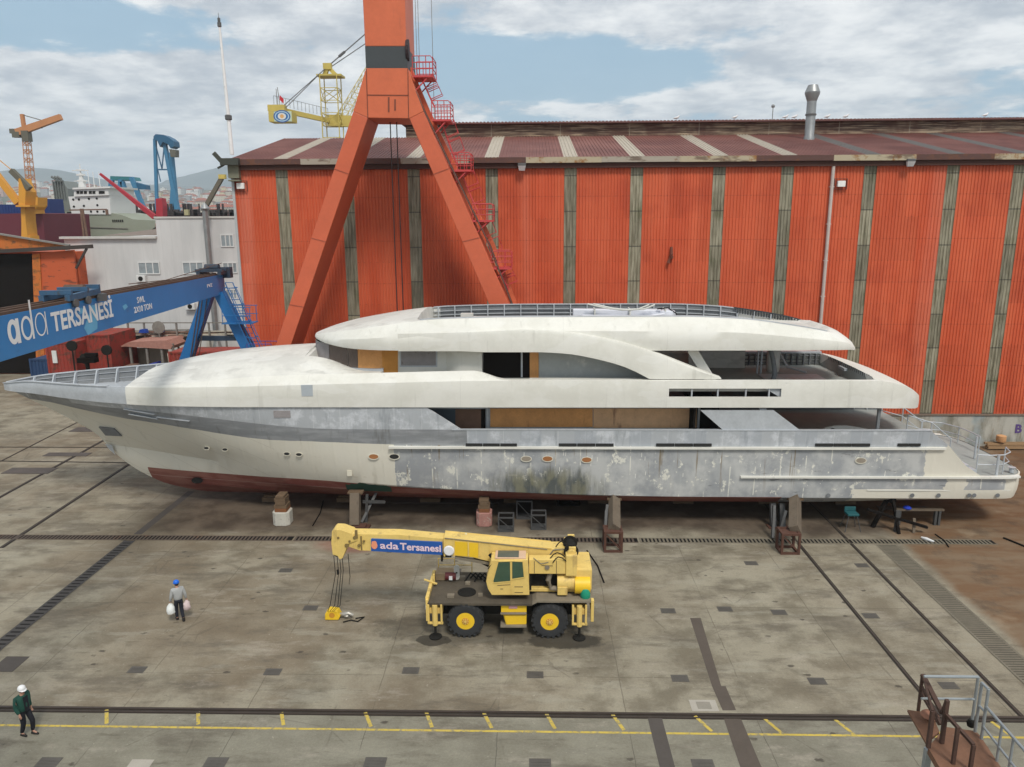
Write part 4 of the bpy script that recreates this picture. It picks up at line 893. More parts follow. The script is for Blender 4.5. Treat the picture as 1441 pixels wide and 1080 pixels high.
# foredeck fittings: frames on the inside of the bow bulwark
for sgn in (-1, 1):
    b = MB()
    for x in [-29.6+.0]+[-28.6+i*1.05 for i in range(7)]:
        h = hT(x); b.prism([(YC+sgn*(h-.34), zf(x)-.01), (YC+sgn*(h-.17), zf(x)-.01), (YC+sgn*(h-.3), 6.92), (YC+sgn*max(h-.75, .1), 6.35), (YC+sgn*max(h-.95, .05), 6.35)], x-.04, x+.04, 'X')
    for zz_ in (.1, .62):
        P_ = [(x, YC+sgn*(hT(x)-.22), 6.98+(zf(x)-6.98)*zz_) for x in [-29.8+.5*i for i in range(15)]]
        for i in range(14): b.bar(P_[i], P_[i+1], .08, .03)
    b.build('bulwark_frame', M_alu, yt)
b = MB(); P_ = [(x, YC+s*(hT(x)-.09), zf(x)+.02) for s, rng in ((-1, range(0, 20)), ) for x in [-30.9+.42*i for i in rng]]
for sgn in (-1, 1):
    P_ = [(x, YC+sgn*max(hT(x)-.09, 0), zf(x)+.015) for x in [-31.0+.42*i for i in range(20 if sgn < 0 else 27)]]
    for i in range(len(P_)-1): b.bar(P_[i], P_[i+1], .22, .05)
b.build('bulwark_cap', M_alu, yt)
p = at(132, 520, Y=46.0); b = MB(); b.tube([(p.x, 45.4, 6.3), (p.x, 45.4, 8.2)], .12, 8); b.cbox((p.x, 45.5, 8.05), (1.1, .5, .3)); b.cbox((p.x+.2, 45.6, 8.35), (.7, .3, .25)); b.build('deck_machinery', M_in, yt)
b = MB(); b.cbox((-28.2, YC-.2, 6.5), (.5, .5, .4)); b.lathe((-26.5, YC, 6.3), [(.3, 0), (.3, .35), (.18, .4), (.3, .6)], 14); b.build('windlass', M_alu, yt)
# strips tacked on the bow flare
b = MB()
def onhull(x, z, off=.03):
    zz_ = z; a = (zk(x), hk(x)); c = (6.83, ht2(x)); h = a[1]+(c[1]-a[1])*max(0, min(1, (zz_-a[0])/(c[0]-a[0]))) if zz_ > a[0] else hk(x)-.4*(a[0]-zz_)
    return (x, YC-h-off, zz_)
for a, c in (((172, 577), (219, 583)), ((178, 584.5), (222, 590)), ((222, 586.5), (270, 591))):
    p, q = at(a[0], a[1], Y=39.3), at(c[0], c[1], Y=39.2); b.bar(onhull(p.x, p.z, .0), onhull(q.x, q.z, .0), .2, .035)
b.build('tacked_strip', M_alu, yt)
def hw_at(x, z):
    for xx, pts in secs:
        if xx >= x:
            for (h0, z0), (h1, z1) in zip(pts[:9], pts[1:9]):
                if z0 <= z <= z1+1e-6 and z1 > z0: return h0+(h1-h0)*(z-z0)/(z1-z0)
            return 4.1
def hull_pt(px, py):
    Y = 39
    for _ in range(6): p = at(px, py, Y=Y); Y = YC-hw_at(p.x, p.z)
    return p
M_pdark = mat('port_dark', (.02, .02, .02), .6); M_pbr = mat('port_brown', (.33, .14, .05), .7); M_rim = mat('port_rim', (.60, .57, .47), .5)
for px, py, r, mm in ((291, 631, .15, 0), (317, 633, .15, 0), (404, 639, .17, 0), (421, 640, .17, 0), (526, 643, .27, 1), (555, 643, .27, 0), (740.5, 646, .27, 2), (770.5, 646, .27, 1), (825.5, 647.5, .27, 1), (1211, 648.5, .27, 2)):
    p = hull_pt(px, py); b = MB(); n = 20; xw = r*1.12
    b.add([(p.x+xw*math.cos(2*math.pi*k/n), p.y-(.05 if j else -.12), p.z+r*.62*math.sin(2*math.pi*k/n)) for j in (0, 1) for k in range(n)], [tuple(range(n, 2*n))]+[(k, (k+1) % n, n+(k+1) % n, n+k) for k in range(n)])
    pr_ = b.build('porthole', M_rim, yt); b = MB(); k_ = .84
    b.add([(p.x+xw*k_*math.cos(2*math.pi*k/n), p.y-.055, p.z+r*.50*math.sin(2*math.pi*k/n)+.02) for k in range(n)], [tuple(range(n))]); b.build('pane', [M_pdark, M_pbr, mat('port_grey', (.28, .24, .19), .8)][mm], pr_)
for xa, xb in ((655, 728), (786, 864), (923, 1002), (1147, 1225), (1263, 1296)):
    a, c = at(xa, 626.5, Y=38.5), at(xb, 626.5, Y=38.5); b = MB(); n = 3 if xb-xa > 40 else 2; wd = (c.x-a.x)/n
    for i in range(n):
        x0 = a.x+i*wd+.02; x1 = a.x+(i+1)*wd-.02; z0 = a.z; r = .075; pl_ = []
        pl_ = [(x0, z0-r), (x1, z0-r), (x1, z0+r), (x0, z0+r)]
        b.prism(pl_, YC-4.215, YC-4.1)
    b.build('fairlead_slot', M_pdark, yt)
p = hull_pt(155, 607); b = MB(); q = [hull_pt(*k) for k in ((139, 601), (160, 603), (171, 614), (149, 613))]; b.add([(v_.x, v_.y-.04, v_.z) for v_ in q]+[(v_.x, v_.y+.2, v_.z) for v_ in q], [(0, 1, 2, 3), (0, 1, 5, 4), (1, 2, 6, 5), (2, 3, 7, 6), (3, 0, 4, 7)]); b.build('anchor_pocket', M_alud, yt)
def hpoly(name, pts, m, off=.012):
    q = [hull_pt(*k) for k in pts]; b = MB(); b.add([(v_.x, v_.y-off, v_.z) for v_ in q], [tuple(range(len(q)))]); return b.build(name, m, yt)
n = 14; c0 = hull_pt(278, 676); 
pts_ = []
for k in range(n): pts_.append((278+8*math.cos(2*math.pi*k/n), 676+4.5*math.sin(2*math.pi*k/n)))
hpoly('thruster_tunnel', pts_, M_pdark, .06)
hpoly('nose_fitting', [(148, 625), (158, 626), (163, 640), (156, 634)], M_alu, .05)
b = MB(); p = hull_pt(397, 583); b.box(p.x-.45, p.y-.03, p.z-.19, p.x+.45, p.y+.05, p.z+.19); b.build('boarded_window', M_gb, yt)
p = at(432, 550, Y=YC-4.26); b = MB(); b.box(p.x-.3, p.y-.004, p.z-.3, p.x+.3, p.y+.05, p.z+.3); b.build('bare_patch', mat('bare_patch', (.40, .44, .47), .5), yt)
b = MB(); p = hull_pt(492, 666); b.box(p.x-.14, p.y-.05, p.z-.16, p.x+.14, p.y+.05, p.z+.16); b.build('hull_pad', M_rim, yt)
# painted marks on the primer
M_mark = mat('white_mark', (.68, .67, .62), .7); b = MB(); rnd = random.Random(5)
for i in range(95):
    x = rnd.uniform(-5.5, 19.5); z = rnd.uniform(2.3, 4.2); h = hw_at(x, z); y = YC-h-.006; s_ = rnd.uniform(.08, .3); k = rnd.random()
    if k < .5: b.sheet([(x, y, z), (x+s_*.35, y, z+.02), (x+s_*.3, y, z+s_*.12), (x-.02, y, z+s_*.1)])
    else: b.sheet([(x, y, z), (x+.035, y, z), (x+.04, y, z+s_), (x+.01, y, z+s_)])
b.build('paint_mark', M_mark, yt)
# ---- main deck house, boards, side openings
b = MB(); b.box(-7.2, YC-2.85, ZD, 8.6, YC+2.85, 6.82); b.build('main_house', M_alu, yt)
hy = YC-2.87
def panel(name, poly, Y, m, th=.04, par=None):
    b = MB(); b.prism([(at(*q, Y=Y).x, at(*q, Y=Y).z) for q in poly], Y-th, Y+.02); return b.build(name, m, par or yt)
panel('dark_opening', [(603, 576), (641, 576), (641, 602), (603, 602)], hy, mat('blue_dark', (.05, .07, .09), .6))
panel('door', [(641, 576), (677, 576), (677, 606), (641, 606)], hy, M_plyd)
panel('door_frame', [(677, 576), (683, 576), (683, 606), (677, 606)], hy, M_in)
panel('boarded_window', [(690, 575), (834, 575), (834, 601), (690, 601)], hy, M_ply); panel('boarded_window', [(835, 575), (980, 575), (980, 602), (835, 602)], hy, M_ply2)
b = MB(); p = at(684, 578, Y=hy)
for px in (686, 983): q = at(px, 588, Y=hy-.04); b.box(q.x-.06, hy-.075, 5.2, q.x+.06, hy-.02, 6.8)
b.build('window_post', M_alu, yt)
b = MB(); b.box(8.6, YC-4.05, ZD, 8.7, YC+2.8, 6.8); b.box(8.7, YC-2.85, ZD, 10.2, YC+2.85, 6.82); b.build('aft_bulkhead', M_in, yt)
panel('wing_panel', [(985, 577), (1088, 577), (1125, 605), (1017, 605)], YC-4.05, M_alu, .1)
panel('side_plate', [(1268-200, 575), (1268-190, 575), (1080, 578), (1070, 578)], YC-4.0, M_alu)
p = at(1238, 573, Y=YC-3.9); b = MB(); b.box(p.x-.07, YC-3.95, ZD, p.x+.07, YC-3.8, 6.75); b.build('deck_post', M_alud, yt)
b = MB(); p = at(1188, 590, Y=YC-2.2); n = 12
pl_ = [(-1.35, .05), (-1.1, .22), (-.6, .32), (0, .33), (.8, .2), (1.7, .02), (.8, -.12), (-.2, -.2), (-.9, -.18)]
b.prism([(p.x+u, ZD+.45+v) for u, v in pl_], YC-2.6, YC-2.5); o = b.build('loose_panel', M_whd, yt)
b = MB(); b.lathe((p.x-.75, YC-2.61, ZD+.5), [(.02, -.02), (.14, -.02), (.14, .02)], 12, 'Y'); b.build('hole', M_pdark, o)
b = MB(); b.box(10.2, YC-2.4, ZD, 15.5, YC+2.4, ZD+.1); b.build('deck_mat', M_deck, yt)
# ---- wheelhouse / upper cabin
cab = pchip([(-12.4, 0), (-12.1, .8), (-11.4, 1.5), (-10.3, 2.15), (-9.2, 2.55), (-8.2, 2.7), (7.0, 2.7)])
XC = [-12.4, -12.3, -12.1, -11.8, -11.4, -10.9, -10.3, -9.7, -9.2, -8.7, -8.2, -7.9, -4, 0, 4, 6.9]
def cabsec(x, off=0, z0=7.5, z1=9.8): h = cab(x)+off; return [(h, z0), (h-.02, z1)]
b = MB(); mirror_loft(b, [(x+ (0), [(cab(x)+.0, 7.5), (cab(x), 9.8)]) for x in XC], [0]); b.box(6.85, YC-2.7, 7.5, 6.9, YC+2.7, 9.8); b.build('upper_cabin', M_wh, yt, smooth=30)
cy_ = YC-2.7
# raked windscreen boards: brown-grey then orange
def screen(xa, xb, m, n=6, nm='windscreen_board', z0=8.62, z1=9.78):
    b = MB(); ss = []
    for i in range(n+1):
        x = xa+(xb-xa)*i/n; h = cab(x)+.04; ss.append((x, [(h+.10*(1 if x < -8.3 else 0), z0), (h, z1)]))
    
    for sgn in (-1, 1): b = MB(); b.loft([[(x, YC+sgn*h, z) for h, z in pts] for x, pts in ss], [0]); b.build(nm, m, yt, smooth=40)
screen(-12.38, -11.2, M_gb); screen(-11.17, -10.0, mat('brown_board', (.13, .10, .085), .8, 0, .3, 2)); screen(-9.97, -9.42, mat('brown_board', (.13,.1,.085)))
screen(-9.4, -8.05, M_ply, 4, z0=8.62)
b = MB(); ss = []
for i in range(17): x = -12.38+4.4*i/16; h = cab(x); ss.append((x, [(h, 8.4), (h+.2, 8.4), (h+.18, 8.60), (h+.02, 8.64)]))
mirror_loft(b, ss, [0]*3); b.build('windscreen_sill', M_alu, yt, smooth=40)
panel('door', [(537, 491), (560, 491), (560, 527), (537, 527)], cy_, mat('orange_ply', (.55, .24, .045), .6, 0, .2, 1.5, (.25, .09, .02), .4, 2, True))
w_ = panel('boarded_window', [(564.5, 493), (613.5, 493), (613.5, 514.5), (564.5, 514.5)], cy_, M_gb)
panel('window_frame', [(562.5, 491), (615.5, 491), (615.5, 516.5), (562.5, 516.5)], cy_, M_alu, .025)
# curved white column between window and opening
b = MB(); xa, xb = at(628, 500, Y=cy_).x, at(679, 500, Y=cy_).x; n = 8
ss = [[(xa+(xb-xa)*i/n, cy_-.45*math.sin(math.pi*.5*min(1, i/4.0))-.0, z) for z in (7.5, 9.8)] for i in range(n+1)]; b.loft(ss); b.sheet([(xb, cy_-.45, 7.5), (xb, cy_+.1, 7.5), (xb, cy_+.1, 9.8), (xb, cy_-.45, 9.8)]); b.build('side_fairing', M_wh, yt, smooth=40)
panel('dark_opening', [(680, 495), (745.5, 495), (745.5, 531.5), (680, 531.5)], cy_-.02, M_in)
panel('opening_post', [(733, 495), (735.5, 495), (735.5, 531), (733, 531)], cy_-.06, M_alu)
panel('board', [(745.5, 495), (758, 495), (758, 532), (745.5, 532)], cy_-.04, M_ply)
fm = mat('filler_grey', (.34, .36, .355), .5, 0, .2, .8, (.58, .58, .54), .5, .9)
panel('filler_panel', [(758.5, 496), (800, 496), (830, 501), (858, 509), (880, 518), (905, 528), (915, 534), (758.5, 534)], cy_-.03, fm)
panel('house_coaming', [(745, 532), (960, 532), (960, 545), (745, 545)], cy_-.5, M_wh)
# sweeping arch
AY0, AY1 = YC-4.0, YC-3.55
up = [(640, 471), (690, 467), (720, 465.5), (746, 465), (772, 466), (792, 468), (811, 470), (837, 474), (862.6, 479), (882, 484), (901, 490), (932, 500), (966, 514), (992, 524), (1015.6, 533)]
lo = [(915.7, 534), (908, 530), (901, 526), (888, 520), (875.6, 515), (862, 511), (850, 508), (837, 505), (824, 502), (805, 499), (785, 497), (760, 496), (720, 496), (660, 496)]
up += []
lo_r = lo[::-1]
def interp(c, px): return float(np.interp(px, [q[0] for q in c], [q[1] for q in c]))
for sgn in (-1, 1):
    ss = []
    for px in [560, 590, 620, 650, 680, 710, 740, 760, 775, 790, 805, 820, 835, 850, 865, 880, 895, 905, 915, 930, 950, 970, 990, 1005, 1015]:
        k = min(1, max(0, (px-560)/230)); k = k*k*(3-2*k); Y = YC-3.72-.30*k
        yu = interp([(560, 470), (640, 468.5), (690, 467)]+up[2:], px); yl = interp(lo_r, px) if px < 915.7 else 533.9
        if px < 660: yl = 494.6
        q0, q1 = at(px, yu, Y=Y), at(px, yl, Y=Y); x = q0.x; zu, zl = q0.z, q1.z; yo = abs(Y-YC)
        if zu-zl < .06: zu = zl+.06
        ss.append([(x, YC+sgn*(yo-.5), zl), (x, YC+sgn*yo, zl), (x, YC+sgn*yo, zl+(zu-zl)*.85), (x, YC+sgn*(yo-.06*k-.02), zu), (x, YC+sgn*(yo-.5), zu+.02), (x, YC+sgn*(yo-.5), zl)])
    b = MB(); b.loft(ss); b.sheet(ss[-1][:5]); b.build('arch', M_wh, yt, smooth=35, weld=True)
# ---- hardtop
hb = pchip([(-12.35, 0), (-12.25, .6), (-12.0, 1.1), (-11.3, 2.0), (-10.3, 2.85), (-9.4, 3.35), (-8, 3.68), (-5, 3.75), (13.5, 3.75), (15.5, 3.55), (16.6, 3.1), (17.4, 2.2), (17.9, 1.1), (18.05, 0)])
zB = pchip([(-12.35, 10.02), (-11.3, 9.88), (-9.4, 9.78), (-5, 9.74), (14.5, 9.74), (16.6, 9.66), (18.05, 9.3)])
zC = pchip([(-12.35, 10.08), (-11.3, 10.12), (-9.4, 10.3), (-5, 10.62), (0, 10.78), (10, 10.7), (14, 10.4), (16.6, 10.05), (18.05, 9.36)])
zT = pchip([(-12.35, 10.14), (-11.3, 10.4), (-9.4, 10.75), (-7, 11.12), (-5, 11.32), (0, 11.42), (8, 11.42), (11, 11.3), (13.5, 10.98), (15.5, 10.62), (16.6, 10.3), (17.4, 9.9), (18.05, 9.42)])
XH = sorted(set([-12.35, -12.33, -12.25, -12.1, -11.9, -11.6, -11.3, -10.9, -10.5, -10, -9.4, -8.7, -8, -7.3, -6.6, -6.05, -5.9]+[-5.5+.6*i for i in range(36)]+[15.9, 16.2, 16.6, 16.9, 17.2, 17.5, 17.7, 17.9, 18.0, 18.05]))
ss = []
for x in XH:
    h = hb(x); t = zT(x); cin = min(1, h/3.0); dm = (x < -5.95); aft = x > 16.0
    pts = [(0, zB(x)), (h, zB(x)), (h+.05*cin, (zB(x)+zC(x))/2), (h-.02*cin, zC(x)), (max(h-.55*cin, 0), t)]
    hi = max(h-.85*cin, 0)
    if dm or aft: k = .22*cin; pts += [(hi, t+k*.3), (hi*.8, t+k*.6), (hi*.5, t+k), (0, t+k*1.1)]
    else: fl = 10.55+(0 if x < 12 else (x-12)*(-.02)); fl = min(fl, t-.03); pts += [(hi, t), (hi-.02, (t+fl)/2), (hi-.04, fl), (0, fl)]
    ss.append((x, pts))
b = MB()
for lo_, hi_, mm in ((-13, -5.9, [0, 0, 0, 0, 3, 3, 3, 3]), (-5.91, 12.0, [0, 0, 0, 0, 0, 1, 1, 2]), (12.0, 15.95, [0, 0, 0, 0, 0, 3, 3, 3]), (15.9, 19, [0, 0, 0, 0, 0, 0, 3, 3])):
    sg = [q for q in ss if lo_ <= q[0] <= hi_]; nx = [q for q in ss if q[0] > hi_]
    mirror_loft(b, sg+nx[:1], mm)
b.build('hardtop', [M_wh, M_alud, mat('hardtop_deck', (.33, .32, .30), .7, 0, .25, 1, (.18, .17, .16), .5, 1), M_whd], yt, smooth=30, weld=True)
# rim flange and frames in the hardtop well (visible on the far side)
b = MB(); fr = MB()
for sgn in (-1, 1):
    X2 = [-5.9+.6*i for i in range(37)]
    P_ = [(x, YC+sgn*(hb(x)-.85), zT(x)+.03) for x in X2]
    for i in range(len(P_)-1): b.bar(P_[i], P_[i+1], .16, .05)
    for i in range(len(P_)-1):
        q0, q1 = Vector(P_[i]), Vector(P_[i+1])
        for dzz in (.28, .52):
            if q0.z-dzz > 10.6: fr.bar(q0-Vector((0, sgn*.08, dzz)), q1-Vector((0, sgn*.08, dzz)), .12, .035)
    for i, x in enumerate([-5.6+1.0*i for i in range(22)]):
        z1 = zT(x); 
        if z1 > 10.7: fr.box(x-.03, YC+sgn*(hb(x)-.95)-.1, 10.5, x+.03, YC+sgn*(hb(x)-.95)+.1, z1)
P_ = [(-5.92, YC+2.9*math.cos(a), 11.36+.12*math.sin(a)) for a in [math.pi*i/10 for i in range(11)]]
b.build('hardtop_rim', M_alu, yt); fr.build('hardtop_frame', M_alu, yt)
b = MB(); n = 16     # aft curved grille of the hardtop
for k in range(26):
    x = 12.4+k*.16; y = YC+ (hb(x)-.95); b.box(x-.025, y-.12, max(10.5, zT(x)-.25), x+.025, y-.02, zT(x)+.03)
P_ = [(x, YC+hb(x)-.98, zT(x)+.06) for x in [12.2+.3*i for i in range(14)]]
for i in range(13): b.bar(P_[i], P_[i+1], .1, .06); 
b.build('aft_grille', mat('grille_dark', (.035, .04, .045), .6), yt)
b = MB(); b.prism([(x-4.6, y+YC) for x, y in [(1.9*math.cos(a)+.2, 2.4*math.sin(a)) for a in [math.pi/2+math.pi*i/12 for i in range(13)]]], 11.3, 11.36, 'Z'); 
bx_ = at(660, 444, Y=YC+1.2); b2 = MB(); b2.box(bx_.x, YC+.6, 10.56, bx_.x+4.6, YC+1.0, 10.98); b2.box(bx_.x-.4, YC+.2, 10.56, bx_.x+.3, YC+.7, 11.2); b2.build('roof_locker', M_whd, yt)
# ---- covered davit crane lying on the hardtop
M_wrap = mat('wrap_white', (.66, .68, .74), .35, 0, .08, 2)
dv0, dv1 = at(806, 440, Y=YC+.8), at(945, 444, Y=YC+.8)
t = thing('davit_crane', (dv0.x, YC+.8, 10.56), 'white plastic-wrapped folded deck crane lying on the yacht roof', 'deck crane')
b = MB(); b.bar((dv0.x, YC+.8, 11.2), (dv1.x-.6, YC+.8, 11.15), .42, .42); b.build('boom', M_wrap, t, bevel=.06)
b = MB(); b.bar((dv0.x+.5, YC+.3, 10.95), (dv1.x, YC+.4, 10.9), .34, .34); b.bar((dv1.x-3.0, YC+.1, 10.7), (dv1.x-.4, YC+.3, 11.15), .22, .22); b.build('inner_arm', M_wrap, t, bevel=.05)
b = MB(); b.lathe((dv1.x-.3, YC+.6, 10.5), [(.5, 0), (.55, .3), (.45, .8), (.2, .9)], 14); b.build('base', M_wrap, t, smooth=40)
b = MB()
for px, z0 in ((876, 0), (884, .05)): q = at(px, 430, Y=YC+.3); b.tube([(q.x-2.0, YC+.2, 11.75), (q.x-.9, YC+.2, 11.5), (q.x, YC+.2, 11.4), (q.x+.9, YC+.2, 11.45), (q.x+1.5, YC+.2, 11.7)], .05, 6)
for k in range(3): b.box(dv0.x+1.2+k*2, YC+.2, 10.56, dv0.x+1.26+k*2, YC+1.1, 11.45)
b.build('strap', mat('strap_pale', (.6, .6, .55), .6), t)
b = MB(); b.tube([(dv1.x-.9, YC+.5, 11.42), (dv1.x-.3, YC+.4, 11.5), (dv1.x+.15, YC+.2, 11.2), (dv1.x+.1, YC+.1, 10.8)], .035, 5); b.build('hose', M_in, t)
# ---- aft part of the upper deck
fr = MB()
for sgn in (1,):
    for i in range(21):
        x = 10.6+i*.37; h = min(hT(x), 4.24)-.45; fr.box(x-.03, YC+h-.25, 7.56, x+.03, YC+h, zf(x)+.05)
    for dz_ in (.12, .36, .58):
        P_ = [(x, YC+min(hT(x), 4.24)-.55, zf(x)+.04-dz_) for x in [10.4+.5*i for i in range(16)]]
        for i in range(15): fr.bar(P_[i], P_[i+1], .2, .03)
fr.build('aft_bulwark_frame', M_alud, yt)
b = MB(); P_ = [(x, YC+hT(x)-.35, zf(x)+.1) for x in [6.5+.5*i for i in range(24)]]
for i in range(len(P_)-1): b.bar(P_[i], P_[i+1], .35, .12)
b.build('aft_bulwark_cap', M_alu, yt)
b = MB()
for i in range(24): 
    x = 18.0; y = YC-3.0+i*.25; b.box(x-.03, y-.02, 7.56, x+.0, y+.02, 8.3)
b.build('aft_grille', mat('grille_dark', (.035, .04, .045), .6), yt)
b = MB(); p = at(1095, 515, Y=YC-1.2); b.tube([(p.x-.25, YC-1.2, 7.55), (p.x-.15, YC-1.2, 8.0), (p.x-.3, YC-1.2, 8.8), (p.x-.6, YC-1.2, 9.74)], .13, 10); b.build('roof_strut', M_alud, yt, smooth=50)
b = MB()
for px in (1066, 1071): p = at(px, 515, Y=YC+1); b.tube([(p.x, YC+1, 7.55), (p.x, YC+1, 9.74)], .06, 8)
b.build('roof_post', M_alu, yt)
b = MB(); a, c = at(958, 496, Y=YC-3.2), at(1005, 533, Y=YC-3.2); b.bar((a.x+.6, YC-2.9, 9.7), (c.x, YC-2.9, 7.8), .5, .3, up=(0, 1, 0)); b.build('inner_brace', M_wh, yt)
b = MB(); b.box(9.6, YC+2.6, 7.56, 13.0, YC+2.75, 9.2); b.build('inner_bulwark', M_whd, yt)
b = MB(); p = at(1015, 505, Y=YC+2); b.lathe((p.x+3.0, YC+1.7, 7.56), [(.35, 0), (.38, .1), (.38, 1.4), (.3, 1.45)], 16); b.build('locker', M_whd, yt, smooth=40)
b = MB(); p = at(1205, 525, Y=YC-.5); b.tube([(p.x-3.6, YC+1.6, 8.55), (p.x-3.3, YC+1.2, 7.9), (p.x-2.4, YC+.6, 7.7)], .07, 6); b.box(p.x-.6, YC-.3, 7.95, p.x+.6, YC+.6, 8.1); b.build('loose_plate', M_alu, yt)
b = MB(); b.box(14.2, YC-3.4, 7.57, 17.9, YC-1.3, 7.62); b.box(13.2, YC-2.9, 7.57, 16.6, YC+.6, 7.6); b.build('deck_sheet', M_alu, yt)
# ---- stern: rails, posts, stairs
b = MB()
for i in range(6): x = 21.3+i*.42; z = 4.6-i*.27; b.box(x, YC-3.7, z-.3, x+.44, YC-2.2, z); b.box(x, YC+2.2, z-.3, x+.44, YC+3.7, z)
b.box(21.3, YC-2.2, 2.9, 21.6, YC+2.2, 4.6); b.build('stern_stair', M_alu, yt)
def srail(pts, h=1.0, mid=True, r=.035, name='guard_rail'):
    b = MB(); P_ = [Vector(p) for p in pts]; U_ = Vector((0, 0, h)); b.tube([p+U_ for p in P_], r, 6)
    if mid: b.tube([p+U_*.5 for p in P_], r*.75, 6)
    for p in P_[::2] if len(P_) > 4 else P_: b.tube([p, p+U_], r, 6)
    return b.build(name, M_alu, yt)
zp = 3.0
srail([(23.9, YC-3.6, zp), (24.5, YC-3.7, zp), (25.3, YC-3.6, zp), (25.9, YC-3.1, zp), (26.2, YC-2.2, zp)], 1.05)
srail([(26.2, YC+.2, zp), (26.2, YC+1.2, zp), (26.1, YC+2.2, zp), (25.6, YC+3.2, zp), (24.6, YC+3.6, zp)], .95)
srail([(20.4, YC+3.9, ZD), (21.2, YC+3.9, ZD), (22.0, YC+3.6, ZD-.2)], 1.0); srail([(21.0, YC+1.8, ZD), (22.4, YC+1.8, ZD-.4), (23.6, YC+1.8, zp+.3)], 1.1)
srail([(21.0, YC-1.6, ZD), (22.3, YC-1.7, ZD-.4), (23.4, YC-1.8, zp+.3)], 1.1)
b = MB(); b.tube([(24.8, YC-3.9, zp), (24.8, YC-3.9, zp+1.15)], .07, 8); b.tube([(25.3, YC-1.0, zp), (25.3, YC-1.0, zp+1.3)], .06, 8); b.lathe((25.9, YC-3.4, zp), [(.12, 0), (.12, .25), (.2, .3)], 10); b.build('bollard', M_alu, yt)
b = MB()
for px in (1165, 1283, 1320, 1363, 1370, 1403):
    p = hull_pt(px, 697 if px > 1200 else 697); b.lathe((p.x, p.y-.03, p.z), [(.1, 0), (.12, -.03), (.06, -.03)], 10, 'Y')
b.build('outlet', M_alud, yt)
# ================================================================= what carries the yacht
def hull_z(x, h):
    for xx, pts in secs:
        if xx >= x:
            for (h0, z0), (h1, z1) in zip(pts[:8], pts[1:8]):
                if h0 <= h <= h1 and h1 > h0: return z0+(z1-z0)*(h-h0)/(h1-h0)
            return pts[3][1]
M_conc = mat('block_white', (.48, .46, .40), .85, 0, .25, 2, (.16, .12, .09), .5, 4, bump=.4); M_concr = mat('block_red', (.36, .18, .15), .85, 0, .3, 2, (.45, .42, .36), .6, 5, bump=.4)
M_tim = mat('timber_dark', (.13, .085, .05), .85, 0, .35, 3, (.05, .035, .025), .5, 4); M_timr = mat('timber_rust', (.19, .075, .03), .85, 0, .3, 3, (.06, .035, .025), .5, 4)
M_post = mat('post_worn', (.135, .105, .075), .8, 0, .3, 1.5, (.06, .045, .035), .5, 3, True); M_cage = mat('cage_rust', (.095, .042, .028), .75, .1, .35, 3, (.04, .03, .025), .5, 4); M_steel = mat('steel_grey', (.075, .075, .075), .6, .2, .3, 3)
def block(px, py, w_, h_, m, label, Y=None):
    p = at(px, py, Z=0); x, y = p.x, p.y+w_/2; zt = h_
    t = thing('keel_block', (x, y, 0), label, 'keel block'); c = w_*.2; W = w_/2
    b = MB(); oc = [(x-W+c, y-W), (x+W-c, y-W), (x+W, y-W+c), (x+W, y+W-c), (x+W-c, y+W), (x-W+c, y+W), (x-W, y+W-c), (x-W, y-W+c)]
    b.prism(oc, 0.0, zt, 'Z'); b.build('concrete_block', m, t, bevel=.04)
    top = min(hull_z(x, min(3.4, abs(YC-y))), 1.72); k = 0; z = zt
    while z < top-.02:
        hgt = min(.2, top-z); b = MB(); s_ = .8-.06*k; 
        if k % 2: b.box(x-W*s_, y-W*.75, z+.003, x+W*s_, y+W*.75, z+hgt)
        else: b.box(x-W*s_*.8, y-W*.8, z+.003, x+W*s_*.9, y+W*.8, z+hgt)
        b.build('timber', M_timr if k == 0 else M_tim, t, bevel=.012); z += hgt; k += 1
block(395, 741, .95, .78, M_conc, 'white concrete keel block with rusty timber on top under the fore part of the yacht')
block(681, 742, .86, .80, M_concr, 'red-stained concrete keel block with dark timber on top under the middle of the yacht')
for x, wl in ((-15.5, 'below the red bow'), (-11, 'behind the white concrete block'), (-6, 'right of the wooden shore post'), (-1, 'behind the two steel stands'), (4, 'left of the rusty steel stand'), (9, 'right of the rusty steel stand'), (14, 'behind the open steel cage'), (18.5, 'behind the teal stool')):
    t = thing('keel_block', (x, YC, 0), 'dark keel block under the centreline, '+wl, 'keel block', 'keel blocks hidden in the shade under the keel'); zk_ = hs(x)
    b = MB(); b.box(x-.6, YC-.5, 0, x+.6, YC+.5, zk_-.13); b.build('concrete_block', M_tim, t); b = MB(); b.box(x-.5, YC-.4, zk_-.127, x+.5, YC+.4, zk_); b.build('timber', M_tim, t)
def cageb(b, x0, y0, z0, x1, y1, z1, r=.09, diag=True):
    for x in (x0, x1):
        for y in (y0, y1): b.bar((x, y, z0), (x, y, z1), r)
    for z in (z0+r/2, z1-r/2):
        for y in (y0, y1): b.bar((x0+r/2, y, z), (x1-r/2, y, z), r*.96)
        for x in (x0, x1): b.bar((x, y0+r/2, z), (x, y1-r/2, z), r*.96)
    if diag: b.bar((x0, y0, z1-r), (x1, y0, z0+r), r*.7, r*.5)
